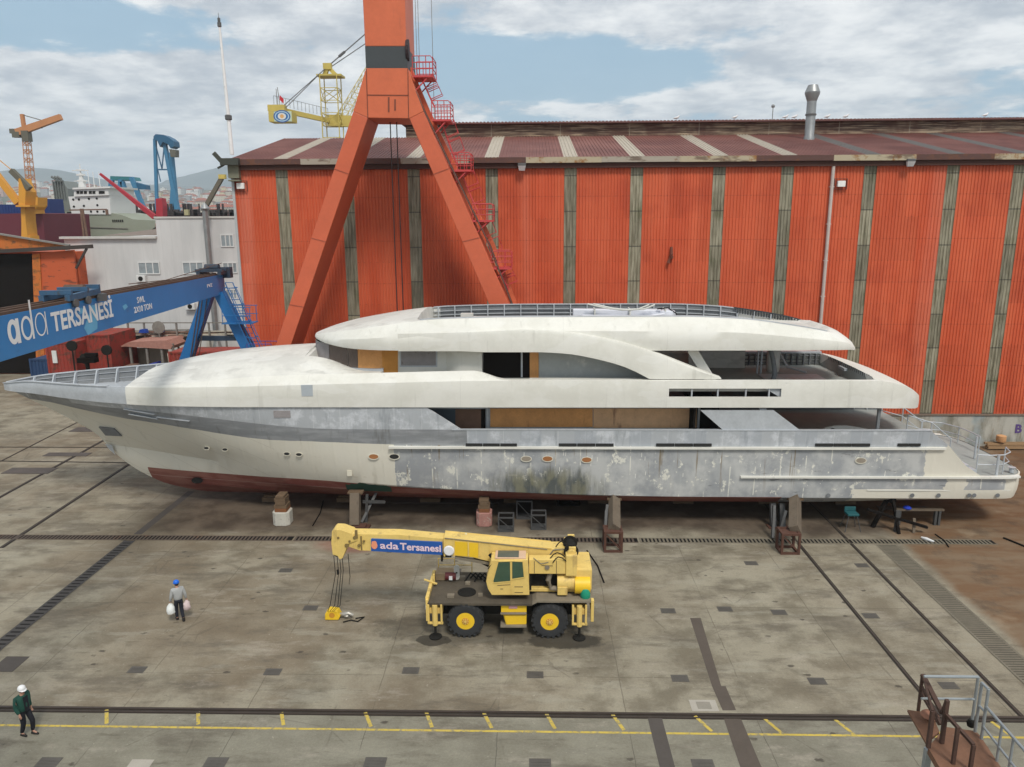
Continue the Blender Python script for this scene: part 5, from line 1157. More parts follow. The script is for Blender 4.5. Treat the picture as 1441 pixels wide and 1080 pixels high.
def shore(pxb, pyb, Yt, w_, ch, label, brace, ptop=None):
    g0 = at(pxb, pyb, Z=0); t = thing('shore_post', (g0.x, g0.y, 0), label, 'shore post'); x = g0.x; y0 = g0.y+.04
    if ch > .3:
        b = MB(); cageb(b, x-.42, y0, 0, x+.42, y0+.8, ch, .11); b.box(x-.42, y0, ch-.13, x+.42, y0+.8, ch-.05); cg = b.build('steel_stand', M_cage, t)
    else:
        b = MB(); b.box(x-.5, y0-.1, 0.002, x+.5, y0+.7, .12); b.box(x-.35, y0, .12, x+.35, y0+.5, .25); b.build('base', M_cage, t)
    yb = y0+.35; x = at(ptop, pyb-8, Z=0).x; h = YC-Yt; zt = hw_bot(x, h)
    q1 = at(ptop, 703 if ptop > 600 else 694, Y=Yt); xt, zt = q1.x, q1.z; q0 = at(ptop, 745, Y=yb); b = MB(); b.bar((q0.x, yb, max(ch, .2)), (xt, Yt, zt), w_, w_*.9, up=(0, 1, 0)); b.build('post', M_post, t, bevel=.015)
    b = MB(); b.box(xt-w_*.8, Yt-.1, zt-.04, xt+w_*.8, Yt+.35, zt+.06); b.build('pad', M_tim, t)
    b = MB()
    for q in brace: b.bar((x+q[0], yb+q[1], q[2]), (x+q[3], yb+q[4], q[5]), .14, .14, up=(0, 1, 0))
    b.build('brace', M_steel, t)
def hw_bot(x, h): return hull_z(x, h)
shore(505, 748, 39.0, .52, .2, 'wooden shore post propping the bow end, behind the tip of the long boom', [(.3, .6, .1, 1.0, 1.6, 1.5), (.35, .9, 1.2, 1.5, 1.4, 1.0), (.5, .9, 0, .6, 1.0, 1.6)], 500)
shore(863, 778, 38.75, .48, 1.12, 'shore post on a rusty steel stand, right of the yellow mobile crane', [(-.5, .3, .1, -.35, 1.3, 1.6), (-.5, .9, .1, -.2, 2.3, 1.5)], 864.5)
shore(1112, 781, 38.75, .52, 1.12, 'shore post on an open square steel cage under the stern', [(-.7, 1.0, .1, -.2, 1.5, 1.6), (-.8, 1.4, .1, -.5, 2.4, 1.5)], 1119)
def stand(px, py, w_, h_, label, m=M_steel, dy=.7):
    p = at(px, py, Z=0); b = MB(); cageb(b, p.x-w_/2, p.y, 0, p.x+w_/2, p.y+dy, h_, .07); b.box(p.x-w_/2, p.y+.04, .05, p.x+w_/2, p.y+dy, .10)
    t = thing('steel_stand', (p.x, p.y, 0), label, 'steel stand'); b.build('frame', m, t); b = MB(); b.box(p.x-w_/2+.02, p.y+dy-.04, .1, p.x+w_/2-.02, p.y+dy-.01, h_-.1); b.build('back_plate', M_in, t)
stand(712, 749, .8, .85, 'grey steel stand with a diagonal bar, just right of the red-stained keel block'); stand(758, 746, .78, .88, 'grey steel stand with a diagonal bar, under the dark weed stain'); stand(738, 731, .85, 1.1, 'taller dark steel stand deep in the shade between the two front stands')
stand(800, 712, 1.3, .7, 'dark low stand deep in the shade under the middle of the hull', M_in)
for px, lab in ((1088, 'left of the stern shore post'), (1101, 'close behind the stern shore post')):
    p = at(px, 742, Z=0); t = thing('prop', (p.x, p.y, 0), 'dark steel prop '+lab, 'prop'); zt = hull_z(p.x, max(0, min(3.9, YC-p.y-.6)))
    b = MB(); b.bar((p.x, p.y, 0), (p.x, p.y+.4, zt), .28, .28, up=(0, 1, 0)); b.build('post', M_steel, t); b = MB(); b.box(p.x-.3, p.y-.3, 0.002, p.x+.3, p.y+.3, .05); b.build('foot', M_cage, t)
# teal stool
p = at(1199, 748, Z=0); x, y = p.x, p.y+.25; t = thing('stool', (x, y, 0), 'teal square stool on thin splayed legs in the shade under the stern', 'stool')
b = MB(); b.box(x-.3, y-.27, .86, x+.3, y+.27, .98); b.box(x-.3, y+.22, .98, x+.3, y+.27, 1.22); b.build('seat', mat('teal', (.012, .085, .095), .6), t, bevel=.02)
for a in (-1, 1):
    for c in (-1, 1): b = MB(); b.tube([(x+a*.22, y+c*.2, .86), (x+a*.42, y+c*.36, 0)], .022, 6); b.build('leg', M_steel, t)
# trestle frame under the stern
p = at(1265, 752, Z=0); x, y = p.x, p.y; t = thing('trestle', (x, y, 0), 'dark A-shaped steel trestle with a long leaning beam under the stern', 'trestle')
b = MB(); b.bar((x, y, 0), (x-.05, y+.9, 1.55), .14); b.bar((x-1.0, y+.9, 0), (x-.2, y+1.2, 1.6), .18); b.bar((x-1.5, y+.6, 1.15), (x+1.5, y+.1, .35), .2, .12); b.bar((x-.2, y+1.0, 1.55), (x+.1, y+1.1, 1.55), .3); b.build('frame', M_in, t)
b = MB(); b.box(x-.1, y+.3, .0, x+.1, y+.42, 1.2); b.build('upright', M_steel, t)
p = at(1295, 742, Z=0); x, y = p.x+.1, p.y; t = thing('work_bench', (x, y, 0), 'narrow steel work bench with a blue cloth on it under the stern', 'work bench')
b = MB(); b.box(x-1.5, y+.2, .84, x+1.2, y+.45, .94); b.build('top', M_post, t)
for q in (-1.2, .75, .95): b = MB(); b.box(x+q, y+.22, 0, x+q+.12, y+.4, .84); b.build('leg', M_steel, t)
b = MB(); b.lathe((x-.75, y+.32, .94), [(.2, 0), (.22, .06), (.14, .13), (.05, .16)], 10); tag(b.build('cloth', mat('cloth_blue', (.01, .04, .42), .8), smooth=60), 'bright blue cloth lying on the bench under the stern', 'cloth')
p = at(1283, 750, Z=0); b = MB(); b.bar((p.x+.1, p.y, 0), (p.x+.15, p.y+.2, .75), .13); tag(b.build('stake', M_post), 'short pale stake standing beside the trestle under the stern', 'stake')
p = at(1308, 762, Z=0); b = MB(); b.tube([(p.x-.25, p.y+.35, .06), (p.x-.1, p.y+.1, .08), (p.x+.15, p.y-.15, .05)], [.05, .09, .04], 8); tag(b.build('bottle', mat('bottle_white', (.7, .7, .7), .5), smooth=60), 'white bottle lying by the drain grating at the right', 'bottle')
p = at(1432, 766, Z=0); b = MB(); b.bar((p.x-.3, p.y+.7, .04), (p.x+.2, p.y-.5, .04), .1, .06); tag(b.build('steel_bar', M_in), 'dark steel bar lying on the brown dirt at the right edge', 'bar')
for px, py, px2, py2, lab in ((455, 705, 440, 740, 'dark cable lying in the shade behind the white keel block'), (1316, 752, 1335, 770, 'short dark bar lying across the drain grating at the right'), (826, 775, 850, 820, 'thin bar leaning line on the concrete right of the mobile crane')):
    p, q = at(px, py, Z=.03), at(px2, py2, Z=.03); b = MB(); b.tube([p, (p+q)/2+Vector((.12, 0, 0)), q], .035, 5); tag(b.build('cable' if px == 455 else 'steel_bar', M_in), lab, 'cable' if px == 455 else 'bar')

# ================================================================= yellow mobile crane
M_y = mat('crane_yellow', (.70, .50, .15), .55, 0, .22, 1.3, (.26, .17, .08), .52, 2.6, True); M_y2 = mat('crane_bright_yellow', (.78, .50, .025), .45, 0, .1, 1.5, (.30, .22, .08), .25, 2)
M_dk = mat('crane_deck', (.085, .07, .05), .8, 0, .5, 1.2, (.30, .22, .13), .5, 1.0); M_dk2 = mat('crane_deck_grey', (.20, .17, .125), .75, 0, .3, 2, (.32, .26, .18), .4, 2)
M_tyre = mat('tyre', (.028, .029, .030), .85, 0, .25, 4, (.07, .065, .055), .3, 3); M_blk = mat('machine_black', (.016, .015, .013), .8, 0, .4, 3, spec=.15); M_glass = mat('cab_glass', (.045, .085, .055), .12, 0, .25, 4, spec=.6)
M_orr = mat('hub_orange', (.55, .25, .03), .6, 0, .2, 4)
YN, YF = 27.45, 30.15
cx0, cx1 = at(601, 850, Y=YN).x, at(836, 848, Y=YN).x; cx_ = (cx0+cx1)/2
mc = thing('mobile_crane', (cx_, (YN+YF)/2, 0), 'yellow two-axle mobile crane with its long boom reaching left over the concrete', 'mobile crane')
def cp(px, py, Y=YN): p = at(px, py, Y=Y); return (p.x, p.z)
def cpr(name, poly, y0, y1, m, parent=None, bevel=.02):
    b = MB(); b.prism([cp(*q, Y=y0) for q in poly], y0, y1); return b.build(name, m, parent or mc, bevel=bevel)
ZDK = 1.53
wx = [at(655, 876, Y=YN).x, at(773.5, 878, Y=YN).x]; RT = .73
b = MB(); b.box(cx0+.25, YN+.55, .75, cx1-.25, YF-.55, 1.3); b.box(cx0+.1, YN+.75, .9, cx0+.3, YF-.75, 1.4)
for x in wx: b.lathe((x, YN+.5, RT), [(.1, 0), (.16, .1), (.16, 1.6), (.1, 1.7)], 10, 'Y'); b.cbox((x, (YN+YF)/2, RT), (.5, .6, .5))
b.build('chassis', M_blk, mc)
xr = at(749, 845, Y=YN).x
b = MB(); b.box(cx0, YN, ZDK-.07, xr, YF, ZDK); b.box(cx0, YN+.01, ZDK-.12, xr, YN+.04, ZDK-.07); b.build('front_deck', M_dk, mc, bevel=.01)
b = MB(); b.add([(xr+.003, YN, ZDK-.07), (xr+.2, YN, ZDK+.04), (cx1, YN, ZDK+.04), (cx1, YN, ZDK+.11), (xr+.17, YN, ZDK+.11), (xr+.003, YN, ZDK)]+[(xr+.003, YF, ZDK-.07), (xr+.2, YF, ZDK+.04), (cx1, YF, ZDK+.04), (cx1, YF, ZDK+.11), (xr+.17, YF, ZDK+.11), (xr+.003, YF, ZDK)],
      [(0, 1, 2, 3, 4, 5), (6, 11, 10, 9, 8, 7)]+[(i, (i+1) % 6+0, (i+1) % 6+6, i+6) for i in range(6)]); b.build('rear_deck', M_dk2, mc)
b = MB()
for x in wx:
    for y in (YN-.0, YF-.02): pass
def wheel(x, y, outw):
    b = MB(); n = 40; w_ = .52; s = -1 if outw < 0 else 1
    prof = [(RT*.50, 0), (RT*.66, -.03), (RT*.88, -.02), (RT*.97, .05), (RT, .12), (RT, w_-.12), (RT*.97, w_-.05), (RT*.88, w_), (RT*.5, w_)]
    y0 = y if s < 0 else y-w_
    b.lathe((x, y0, RT), prof, n, 'Y', caps=False)
    for k in range(n//2):
        a = 2*math.pi*k/(n//2)
        for side in (0, 1):
            a2 = a+side*math.pi/(n//2); yy0, yy1 = (y0-.015, y0+.24) if side == 0 else (y0+w_-.24, y0+w_+.015)
            c, sn = math.cos(a2), math.sin(a2); cc = Vector((x+c*(RT-.03), 0, RT+sn*(RT-.03))); tg = Vector((-sn, 0, c)); rd = Vector((c, 0, sn))
            vs = []
            for yv, sk in ((yy0, -.06 if side == 0 else .0), (yy1, .0 if side == 0 else -.06)):
                for u, v in ((-.05, -.06), (.05, -.06), (.05, .035), (-.05, .035)):
                    q = cc+tg*(u+sk)+rd*v; vs.append((q.x, yv, q.z))
            b.add(vs, [(0, 1, 2, 3), (4, 7, 6, 5), (0, 4, 5, 1), (1, 5, 6, 2), (2, 6, 7, 3), (3, 7, 4, 0)])
    o = MB(); tp = None
    whl = thing('wheel', (x, y, RT), None, None); whl.parent = mc; whl.location = Vector((x, y, RT))-off_of(mc)
    return b, y0, w_, whl
for x in wx:
    for y, s in ((YN+.0, -1), (YF, 1)):
        b, y0, w_, whl = wheel(x, y, s)
        bpy.data.objects.remove(whl); rim = MB(); yy = y0 if s < 0 else y0+w_; d = s
        ty = b.build('wheel', M_tyre, mc, smooth=35)
        rim.lathe((x, yy, RT), [(RT*.53, .0*d), (RT*.52, -.02*d), (RT*.50, -.01*d), (RT*.38, -.03*d), (RT*.36, -.08*d), (RT*.05, -.10*d)], 28, 'Y'); rim.build('rim', M_y2, ty, smooth=30)
        h = MB(); h.lathe((x, yy, RT), [(RT*.33, -.105*d), (RT*.30, -.05*d), (RT*.2, -.05*d), (RT*.2, .02*d), (RT*.12, .03*d)], 20, 'Y'); h.build('hub', M_orr, ty)
        h = MB()
        for k in range(8): a = math.pi*k/4; h.lathe((x+RT*.14*math.cos(a), yy, RT+RT*.14*math.sin(a)), [(.025, -.06*d), (.025, .05*d)], 6, 'Y')
        h.lathe((x, yy, RT), [(.06, -.04*d), (.05, .07*d)], 10, 'Y'); h.build('bolts', M_y, ty)
# mid tank and steps
cpr('side_tank', [(705, 852), (741, 852), (741, 866), (705, 866)], YN+.12, YN+.7, M_y2)
cpr('fuel_tank', [(708, 866), (741, 866), (741, 880), (712, 881)], YN+.08, YN+.6, M_y2, bevel=.06)
cpr('step', [(704, 881), (741, 881), (741, 884), (704, 884)], YN-.02, YN+.5, M_dk2); cpr('step', [(704, 863.5), (741, 863.5), (741, 865.5), (704, 865.5)], YN+.0, YN+.12, M_dk2)
cpr('plate', [(716, 851), (728, 851), (728, 857), (716, 857)], YN+.09, YN+.12, mat('plate_pink', (.55, .3, .32), .5))
# outriggers
def outr(xc, side, lab):
    b = MB(); b.box(xc-.32, YN-.02, .62, xc-.24, YN+.1, ZDK-.08); b.box(xc+.2, YN, .62, xc+.28, YN+.1, ZDK-.08); b.box(xc-.32, YN, .58, xc+.3, YN+.1, .66); b.box(xc-.3, YN+.1, 1.0, xc+.28, YF-.1, 1.25)
    o = b.build('outrigger', M_y, mc, bevel=.01)
    b = MB(); b.tube([(xc-.02, YN+.02, ZDK-.1), (xc-.02, YN+.02, .55)], .11, 10); b.build('jack', M_y, o); b = MB(); b.tube([(xc-.02, YN+.02, .55), (xc-.02, YN+.02, .06)], .05, 8); b.lathe((xc-.02, YN+.02, .012), [(.26, 0), (.26, .04), (.08, .08)], 16); b.build('foot', M_blk, o)
outr(cx0+.32, 0, ''); outr(cx1-.55, 1, '')
b = MB(); b.box(cx1-.12, YN-.02, .75, cx1, YN+.2, ZDK+.16); b.box(cx1-.1, YN+.2, 1.0, cx1, YF-.1, ZDK); b.build('rear_bumper', M_y, mc, bevel=.02)
b = MB(); b.box(cx0-.06, YN+.0, .72, cx0+.03, YN+.12, ZDK+.12); b.box(cx0-.08, YN+.1, ZDK+.0, cx0+.05, YF-.2, ZDK+.18); b.bar((cx0-.3, YN+1.4, ZDK+.3), (cx0+.25, YN+1.3, ZDK+.15), .08, .05); b.bar((cx0+.1, YN+1.5, ZDK), (cx0+.1, YN+1.5, ZDK+.5), .07); b.build('front_bumper', M_y, mc, bevel=.01)
b = MB(); b.box(cx0+.1, YF-.8, ZDK, cx0+1.0, YF-.2, ZDK+.3); b.build('deck_box', mat('box_tan', (.30, .22, .13), .8, 0, .3, 3), mc, bevel=.02)
p = at(657, 834, Z=ZDK); b = MB(); b.lathe((p.x, p.y, ZDK), [(.38, .0), (.38, .03), (.28, .05), (.26, .02), (.02, .02)], 20); b.build('deck_hatch', M_blk, mc)
b = MB(); p = at(672, 815, Z=ZDK)
for k in range(5): b.tube([(p.x-.5+.2*k, p.y-.3+.25*(k % 2), ZDK+.05), (p.x-.3+.2*k, p.y+.1, ZDK+.22), (p.x+.0+.18*k, p.y-.1, ZDK+.06)], .04, 5)
b.build('hose', M_blk, mc)
# slewing platform
q = at(715, 842, Y=YN+.6); tx = q.x; b = MB(); b.lathe((tx+.25, 28.8, ZDK), [(.75, 0), (.75, .12), (.65, .14), (.65, .24)], 28); b.build('slew_ring', M_blk, mc)
ZS = ZDK+.2; xe = at(796, 800, Y=27.9).x; xw = at(745, 800, Y=27.9).x; xR = at(812, 800, Y=27.9).x; zb_t = cp(770, 808, 27.85)[1]; zt_t = cp(770, 788, 27.85)[1]
b = MB(); b.box(xw-.6, 28.1, ZS-.03, xe+.6, 29.6, ZS+.12); b.box(xw-.02, 27.85, zb_t, xe, 28.3, zt_t); b.box(xw, 29.25, zb_t-.3, xe, 29.6, zt_t); b.build('turret', M_y, mc, bevel=.02)
b = MB(); b.box(xw+.05, 28.3, ZS+.12, xe, 29.25, zb_t+.1); b.box(xw-.0, 27.95, ZS+.12, xw+.08, 28.3, zb_t); b.build('engine', M_blk, mc)
zt2 = cp(804, 782, 27.8)[1]; zb2 = cp(804, 811, 27.8)[1]
b = MB(); b.box(xe, 27.78, zb2, xR, 28.35, zt2); b.box(xe, 29.15, zb2, xR, 29.6, zt2); b.build('boom_tower', M_y, mc, bevel=.03)
xcw0, xcw1 = at(779, 815, Y=28).x, at(833, 815, Y=28).x
b = MB(); b.box(xe+.1, 27.95, ZS+.1, xcw1, 29.6, ZS+1.05); b.build('counterweight', M_y, mc, bevel=.06)
b = MB(); b.lathe((0, 28.15, ZS+.42), [(.3, 0)], 4) if False else None; b.tube([(xcw0+.15, 28.12, ZS+.42), (xcw0+.85, 28.12, ZS+.42)], .34, 18); b.build('air_cleaner', M_y, mc, smooth=40)
b = MB(); b.tube([(xcw0+.85, 28.0, ZS+.36), (xcw1-.08, 28.0, ZS+.36)], .36, 18); b.build('side_drum', M_y2, mc, smooth=40)
b = MB(); b.tube([(xcw0-.1, 28.1, ZS+.9), (xcw0-.22, 28.05, ZS+.5), (xcw0-.1, 28.0, ZS+.2), (xcw0+.3, 28.0, ZS+.15)], .11, 10); b.build('exhaust', M_dk2, mc, smooth=50); b = MB(); b.box(xcw0+.15, 27.75, ZS+.0, xcw0+.55, 27.95, ZS+.35); b.build('fitting', M_y, mc, bevel=.02)
# cab
cab_ = cpr('cab', [(691, 788.5), (743, 788), (745, 838), (692, 838), (686.5, 829), (684, 819)], 27.6, 28.38, M_y, bevel=.025)
def cabp(name, poly, m, yo=27.585, parent=cab_):
    b = MB(); b.prism([cp(*q, Y=27.6) for q in poly], yo, 27.6); return b.build(name, m, parent)
cabp('window', [(701.5, 791), (717.5, 790.5), (718, 817.5), (695, 819.5), (694, 816)], M_glass); cabp('window', [(720.8, 790.5), (735, 791), (737, 812), (720.8, 814.5)], M_glass)
wf = MB()
for a, c in (((701, 790.3), (718.3, 789.6)), ((718.6, 789.6), (719, 837)), ((701, 790.3), (693.8, 817)), ((693.8, 820.4), (718.6, 818.4)), ((736, 790), (738, 812.5)), ((738, 812.6), (719.5, 815.6)), ((719, 789.6), (736, 790.2))):
    (xa, za), (xb, zb1) = cp(*a, Y=27.6), cp(*c, Y=27.6); wf.bar((xa, 27.585, za), (xb, 27.585, zb1), .035, .03, up=(0, 1, 0))
wf.build('window_frame', M_y, cab_)
(xa, za), (xb, zb1) = cp(686, 817, Y=27.6), cp(691.5, 790, Y=27.6)
b = MB(); b.add([(xa-.012, 27.68, za), (xa-.012, 28.3, za), (xb-.012, 28.3, zb1), (xb-.012, 27.68, zb1)], [(0, 1, 2, 3)]); b.build('windscreen', M_glass, cab_)
ztc = cp(717, 788, Y=27.6)[1]; xa, xb = cp(700, 788, 27.6)[0], cp(730, 788, 27.6)[0]
b = MB(); b.box(xa-.1, 27.66, ztc+.0, xb+.28, 28.36, ztc+.05); b.build('roof_frame', mat('roof_pink', (.62, .42, .28), .5, 0, .2, 3), cab_, bevel=.01); b = MB(); b.box(xa, 27.72, ztc+.05, xb, 28.3, ztc+.07); b.build('roof_window', mat('glass_grey', (.10, .11, .09), .2), cab_)
b = MB(); b.box(xa-.3, 28.25, ztc-.5, xa-.05, 28.42, ztc-.1); b.bar((xa-.35, 28.2, ztc-.05), (xa-.05, 28.0, ztc-.3), .1); b.tube([(xa-.2, 27.62, ztc-.15), (xa-.38, 27.6, ztc-.4)], .02, 4); b.build('mirror_arm', M_blk, cab_)
# boom
BY0, BY1 = 28.42, 29.08
def bm(name, poly, y0, y1, m, parent, bevel=.02): b = MB(); b.prism([cp(*q, Y=BY0) for q in poly], y0, y1); return b.build(name, m, parent, bevel=bevel)
boom = bm('boom', [(624, 757), (776, 772), (800, 779), (806, 792), (770, 800), (745, 796), (725, 788), (706, 793), (690, 791), (665, 785), (624, 781.5)], BY0, BY1, M_y, mc)
inner = bm('inner_boom', [(483, 752), (560, 753), (623.5, 758.8), (623.5, 779.8), (506, 776), (497, 773), (483, 768)], BY0+.05, BY1-.05, M_y, boom)
head = bm('boom_head', [(467, 748), (470, 745.5), (480, 746), (494, 751), (503, 761), (490, 766), (482, 786), (478, 788), (475, 783), (468, 781), (466, 765)], BY0, BY1, M_y, boom)
b = MB(); hx, hz = cp(473, 779, BY0)
for k in range(3): b.lathe((hx+.02, BY0+.08+k*.18, hz-.02), [(.05, 0), (.17, 0), (.13, .05), (.17, .1), (.05, .1)], 16, 'Y')
b.build('sheave', M_blk, head)
b = MB()
for px, py, r in ((488, 768, .09), (499, 757, .07), (492, 762, .05), (505, 768, .06), (512, 762, .05), (476, 757, .05)): x, z = cp(px, py, BY0); b.lathe((x, BY0-.03, z), [(r, 0), (r, .06)], 10, 'Y')
x, z = cp(503, 753, BY0); b.box(x-.1, BY0-.02, z-.16, x+.0, BY0+.04, z+.2); x, z = cp(516, 765, BY0); b.box(x-.25, BY0-.0, z-.3, x-.2, BY0+.06, z+.3)
b.build('pin', mat('pin_dark', (.2, .14, .05), .6), head)
bm('bright_panel', [(640, 762), (658, 763.5), (658, 783), (640, 781.5)], BY0-.012, BY0, M_y2, boom, 0); bm('bright_panel', [(660, 763.8), (673, 765), (673, 785), (660, 783.5)], BY0-.012, BY0, M_y2, boom, 0)
b = MB()
for px in (625, 638.5, 659, 675, 690): (x, z0), (_, z1) = cp(px, 757+(px-624)*.1, BY0), cp(px, 783, BY0); b.box(x-.03, BY0-.03, z1, x+.03, BY0, z0)
(xa, za), (xb, zb1) = cp(624, 757, BY0), cp(776, 772, BY0); b.bar((xa, BY0, za), (xb, BY0, zb1), .05, .04); b.bar((xa, BY1, za), (xb, BY1, zb1), .05, .04); b.build('stiffener', M_y, boom)
# banner
bb_ = [cp(522.5, 758.5, BY0), cp(622.5, 763.2, BY0), cp(622.5, 780.8, BY0), cp(522.5, 775.3, BY0)]
ban = MB(); ban.prism(bb_, BY0-.035, BY0+.05); M_bb = mat('banner_blue', (.015, .085, .33), .5, 0, .08); ban = ban.build('banner', M_bb, boom)
M_pk = mat('letter_pink', (.72, .55, .62), .5); M_redl = mat('letter_red', (.55, .05, .05), .5)
o_, e_ = Vector((bb_[3][0], 0, bb_[3][1])), Vector((bb_[2][0], 0, bb_[2][1])); bxd = (e_-o_).normalized(); bH = bb_[0][1]-bb_[3][1]; bW = (e_-o_).length
def btext(s, u0, u1, v, h, m, bold): p = o_+bxd*(u0*bW)+Vector((0, 0, v*bH)); text(s, 'lettering', (p.x, BY0-.045, p.z), bxd, (0, 0, 1), h*bH, m, ban, wid=(u1-u0)*bW, bold=bold, depth=.003)
btext('ada', .13, .39, .28, .56, M_pk, .02); btext('Tersanesi', .41, .985, .27, .56, M_pk, .028)
b = MB(); fc = o_+bxd*(.05*bW)+Vector((0, 0, .5*bH)); 
for sc_, dx_, dz_ in ((.16, 0, 0), (.11, .02, .09), (.07, -.05, .12)):
    b.add([(fc.x+dx_+sc_*.8*math.cos(a), BY0-.05-.002*dx_, fc.z+dz_+sc_*math.sin(a)) for a in [2*math.pi*k/14 for k in range(14)]], [tuple(range(14))])
b.build('emblem', mat('emblem_orange', (.75, .28, .16), .5), ban)
x, z = cp(632, 774.5, BY0); b = MB(); b.lathe((x, BY0-.1, z), [(.18, .0), (.22, .03), (.22, .06), (.05, .1)], 18, 'Y'); b.build('white_disc', mat('disc_white', (.72, .72, .72), .5), boom)
b = MB(); x, z = cp(623, 783, BY0); b.box(x-.08, BY0-.03, z-.22, x+.0, BY0+.2, z+.05); b.box(x, BY0, z-.05, x+.35, BY0+.3, z+.08); b.build('bracket', M_blk, boom)
x, z = cp(656, 756, BY1); b = MB(); b.tube([(x, BY1-.1, z-.1), (x, BY1-.1, z+.2)], .05, 8); b.build('beacon', mat('beacon', (.7, .62, .4), .5), boom)
b = MB(); p = at(803, 770, Y=28.6); b.lathe((p.x, 28.15, p.z), [(.3, 0), (.3, .05), (.2, .06), (.2, .84), (.3, .85), (.3, .9)], 20, 'Y'); wn_ = b.build('winch', M_blk, mc, smooth=30)
b = MB(); b.box(p.x-.1, 28.0, p.z-.6, p.x+.18, 28.12, p.z+.25); b.box(p.x-.1, 29.1, p.z-.6, p.x+.18, 29.22, p.z+.3); b.lathe((p.x, 27.95, p.z), [(.17, 0), (.17, .12)], 14, 'Y'); b.build('winch_frame', M_y, mc, bevel=.02)
b = MB(); p2 = at(785, 775, Y=28.9); b.lathe((p2.x, 28.5, p2.z-.1), [(.22, 0), (.22, .5)], 16, 'Y'); b.tube([(p2.x-.5, 28.4, p2.z-.2), (p2.x-.2, 28.4, p2.z+.25), (p2.x+.2, 28.4, p2.z+.3), (p2.x+.45, 28.3, p2.z-.1)], .03, 5); b.tube([(p2.x-.9, 28.0, p2.z-.35), (p2.x-.4, 28.0, p2.z-.05), (p2.x+.1, 28.0, p2.z-.3)], .03, 5); b.build('hose', M_dk2, mc)
b = MB(); x, z = cp(740, 795, 27.84); b.tube([(x+.3, 27.83, z+.3), (x+.6, 27.82, z+.05), (x+.9, 27.83, z+.12)], .018, 4); b.lathe((at(770, 799, Y=27.8).x, 27.80, at(770, 799, Y=27.8).z), [(.1, 0), (.08, .06)], 12, 'Y'); b.build('trim', M_dk2, mc)
# lift cylinder under the boom
b = MB(); (xa, za), (xb, zb1) = cp(668, 787, 28.75), cp(700, 812, 28.75); b.tube([(xa, 28.75, za+.1), (xb+.5, 28.75, ZS+.4)], .13, 12); b.build('lift_cylinder', M_blk, mc)
# panel seams, handles, hoses, grille
b = MB(); M_seam = mat('seam_dark', (.16, .11, .05), .8)
for a, c in (((752, 790), (752, 807)), ((783, 789), (783, 808)), ((762, 796), (778, 796.5))):
    (xa, za), (xb, zb1) = cp(*a, Y=27.85), cp(*c, Y=27.85); b.bar((xa, 27.843, za), (xb, 27.843, zb1), .025, .012, up=(0, 1, 0))
for a, c in (((700, 824), (718, 823)), ((719, 823), (719, 836)), ((704, 829), (708, 829)), ((724, 826), (736, 826)), ((724, 834), (736, 834))):
    (xa, za), (xb, zb1) = cp(*a, Y=27.6), cp(*c, Y=27.6); b.bar((xa, 27.594, za), (xb, 27.594, zb1), .025, .012, up=(0, 1, 0))
b.build('panel_seam', M_seam, mc)
b = MB()
for k in range(7): b.box(xcw1-.02, 28.2+k*.17, ZS+.3, xcw1+.012, 28.28+k*.17, ZS+.85)
b.build('grille', M_blk, mc)
b = MB()
for k, (a, c, e_) in enumerate((((778, 792), (786, 784), (797, 790)), ((774, 786), (784, 778), (795, 784)), ((748, 800), (757, 794), (768, 801)), ((782, 770), (790, 762), (799, 772)))):
    pp_ = [at(*q, Y=27.8+.18*k) for q in (a, c, e_)]; b.tube([pp_[0], (pp_[0]+pp_[1])/2+Vector((0, 0, .05)), pp_[1], (pp_[1]+pp_[2])/2+Vector((0, 0, .04)), pp_[2]], .025, 5)
b.build('hydraulic_hose', M_blk, mc)
b = MB(); (xa, za), (xb, zb1) = cp(640, 786, BY0), cp(705, 797, BY0); b.bar((xa, BY0+.1, za), (xb, BY0+.1, zb1), .1, .12); b.tube([cp(626, 757, BY0)[:1]+(BY0-.03,)+cp(626, 757, BY0)[1:], cp(700, 765, BY0)[:1]+(BY0-.03,)+cp(700, 765, BY0)[1:], cp(770, 773, BY0)[:1]+(BY0-.03,)+cp(770, 773, BY0)[1:]], .02, 5); b.build('boom_line', M_dk2, boom)
b = MB()
for q in (0, 1):
    z_ = ZDK+.35+.3*q; b.tube([(cx0+.15, YF-.05, z_), (cx0+1.6, YF-.05, z_)], .02, 5)
for q in (0, .7, 1.45): b.tube([(cx0+.15+q, YF-.05, ZDK), (cx0+.15+q, YF-.05, ZDK+.65)], .02, 5)
b.build('deck_rail', M_y, mc)
b = MB()
for k, (dx_, dy_, s_) in enumerate(((.9, .5, .28), (1.5, 1.6, .2), (2.1, .6, .18), (1.2, 2.1, .3))): b.cbox((cx0+dx_, YN+dy_, ZDK+.05), (s_, s_*.7, .1))
b.build('deck_fitting', M_dk2, mc)
b = MB()
for y_ in (YN+.35, YF-.35): b.lathe((cx0-.02, y_, 1.15), [(.1, -.1), (.12, -.02), (.09, 0)], 12, 'X')
b.build('headlight', M_lampg, mc)
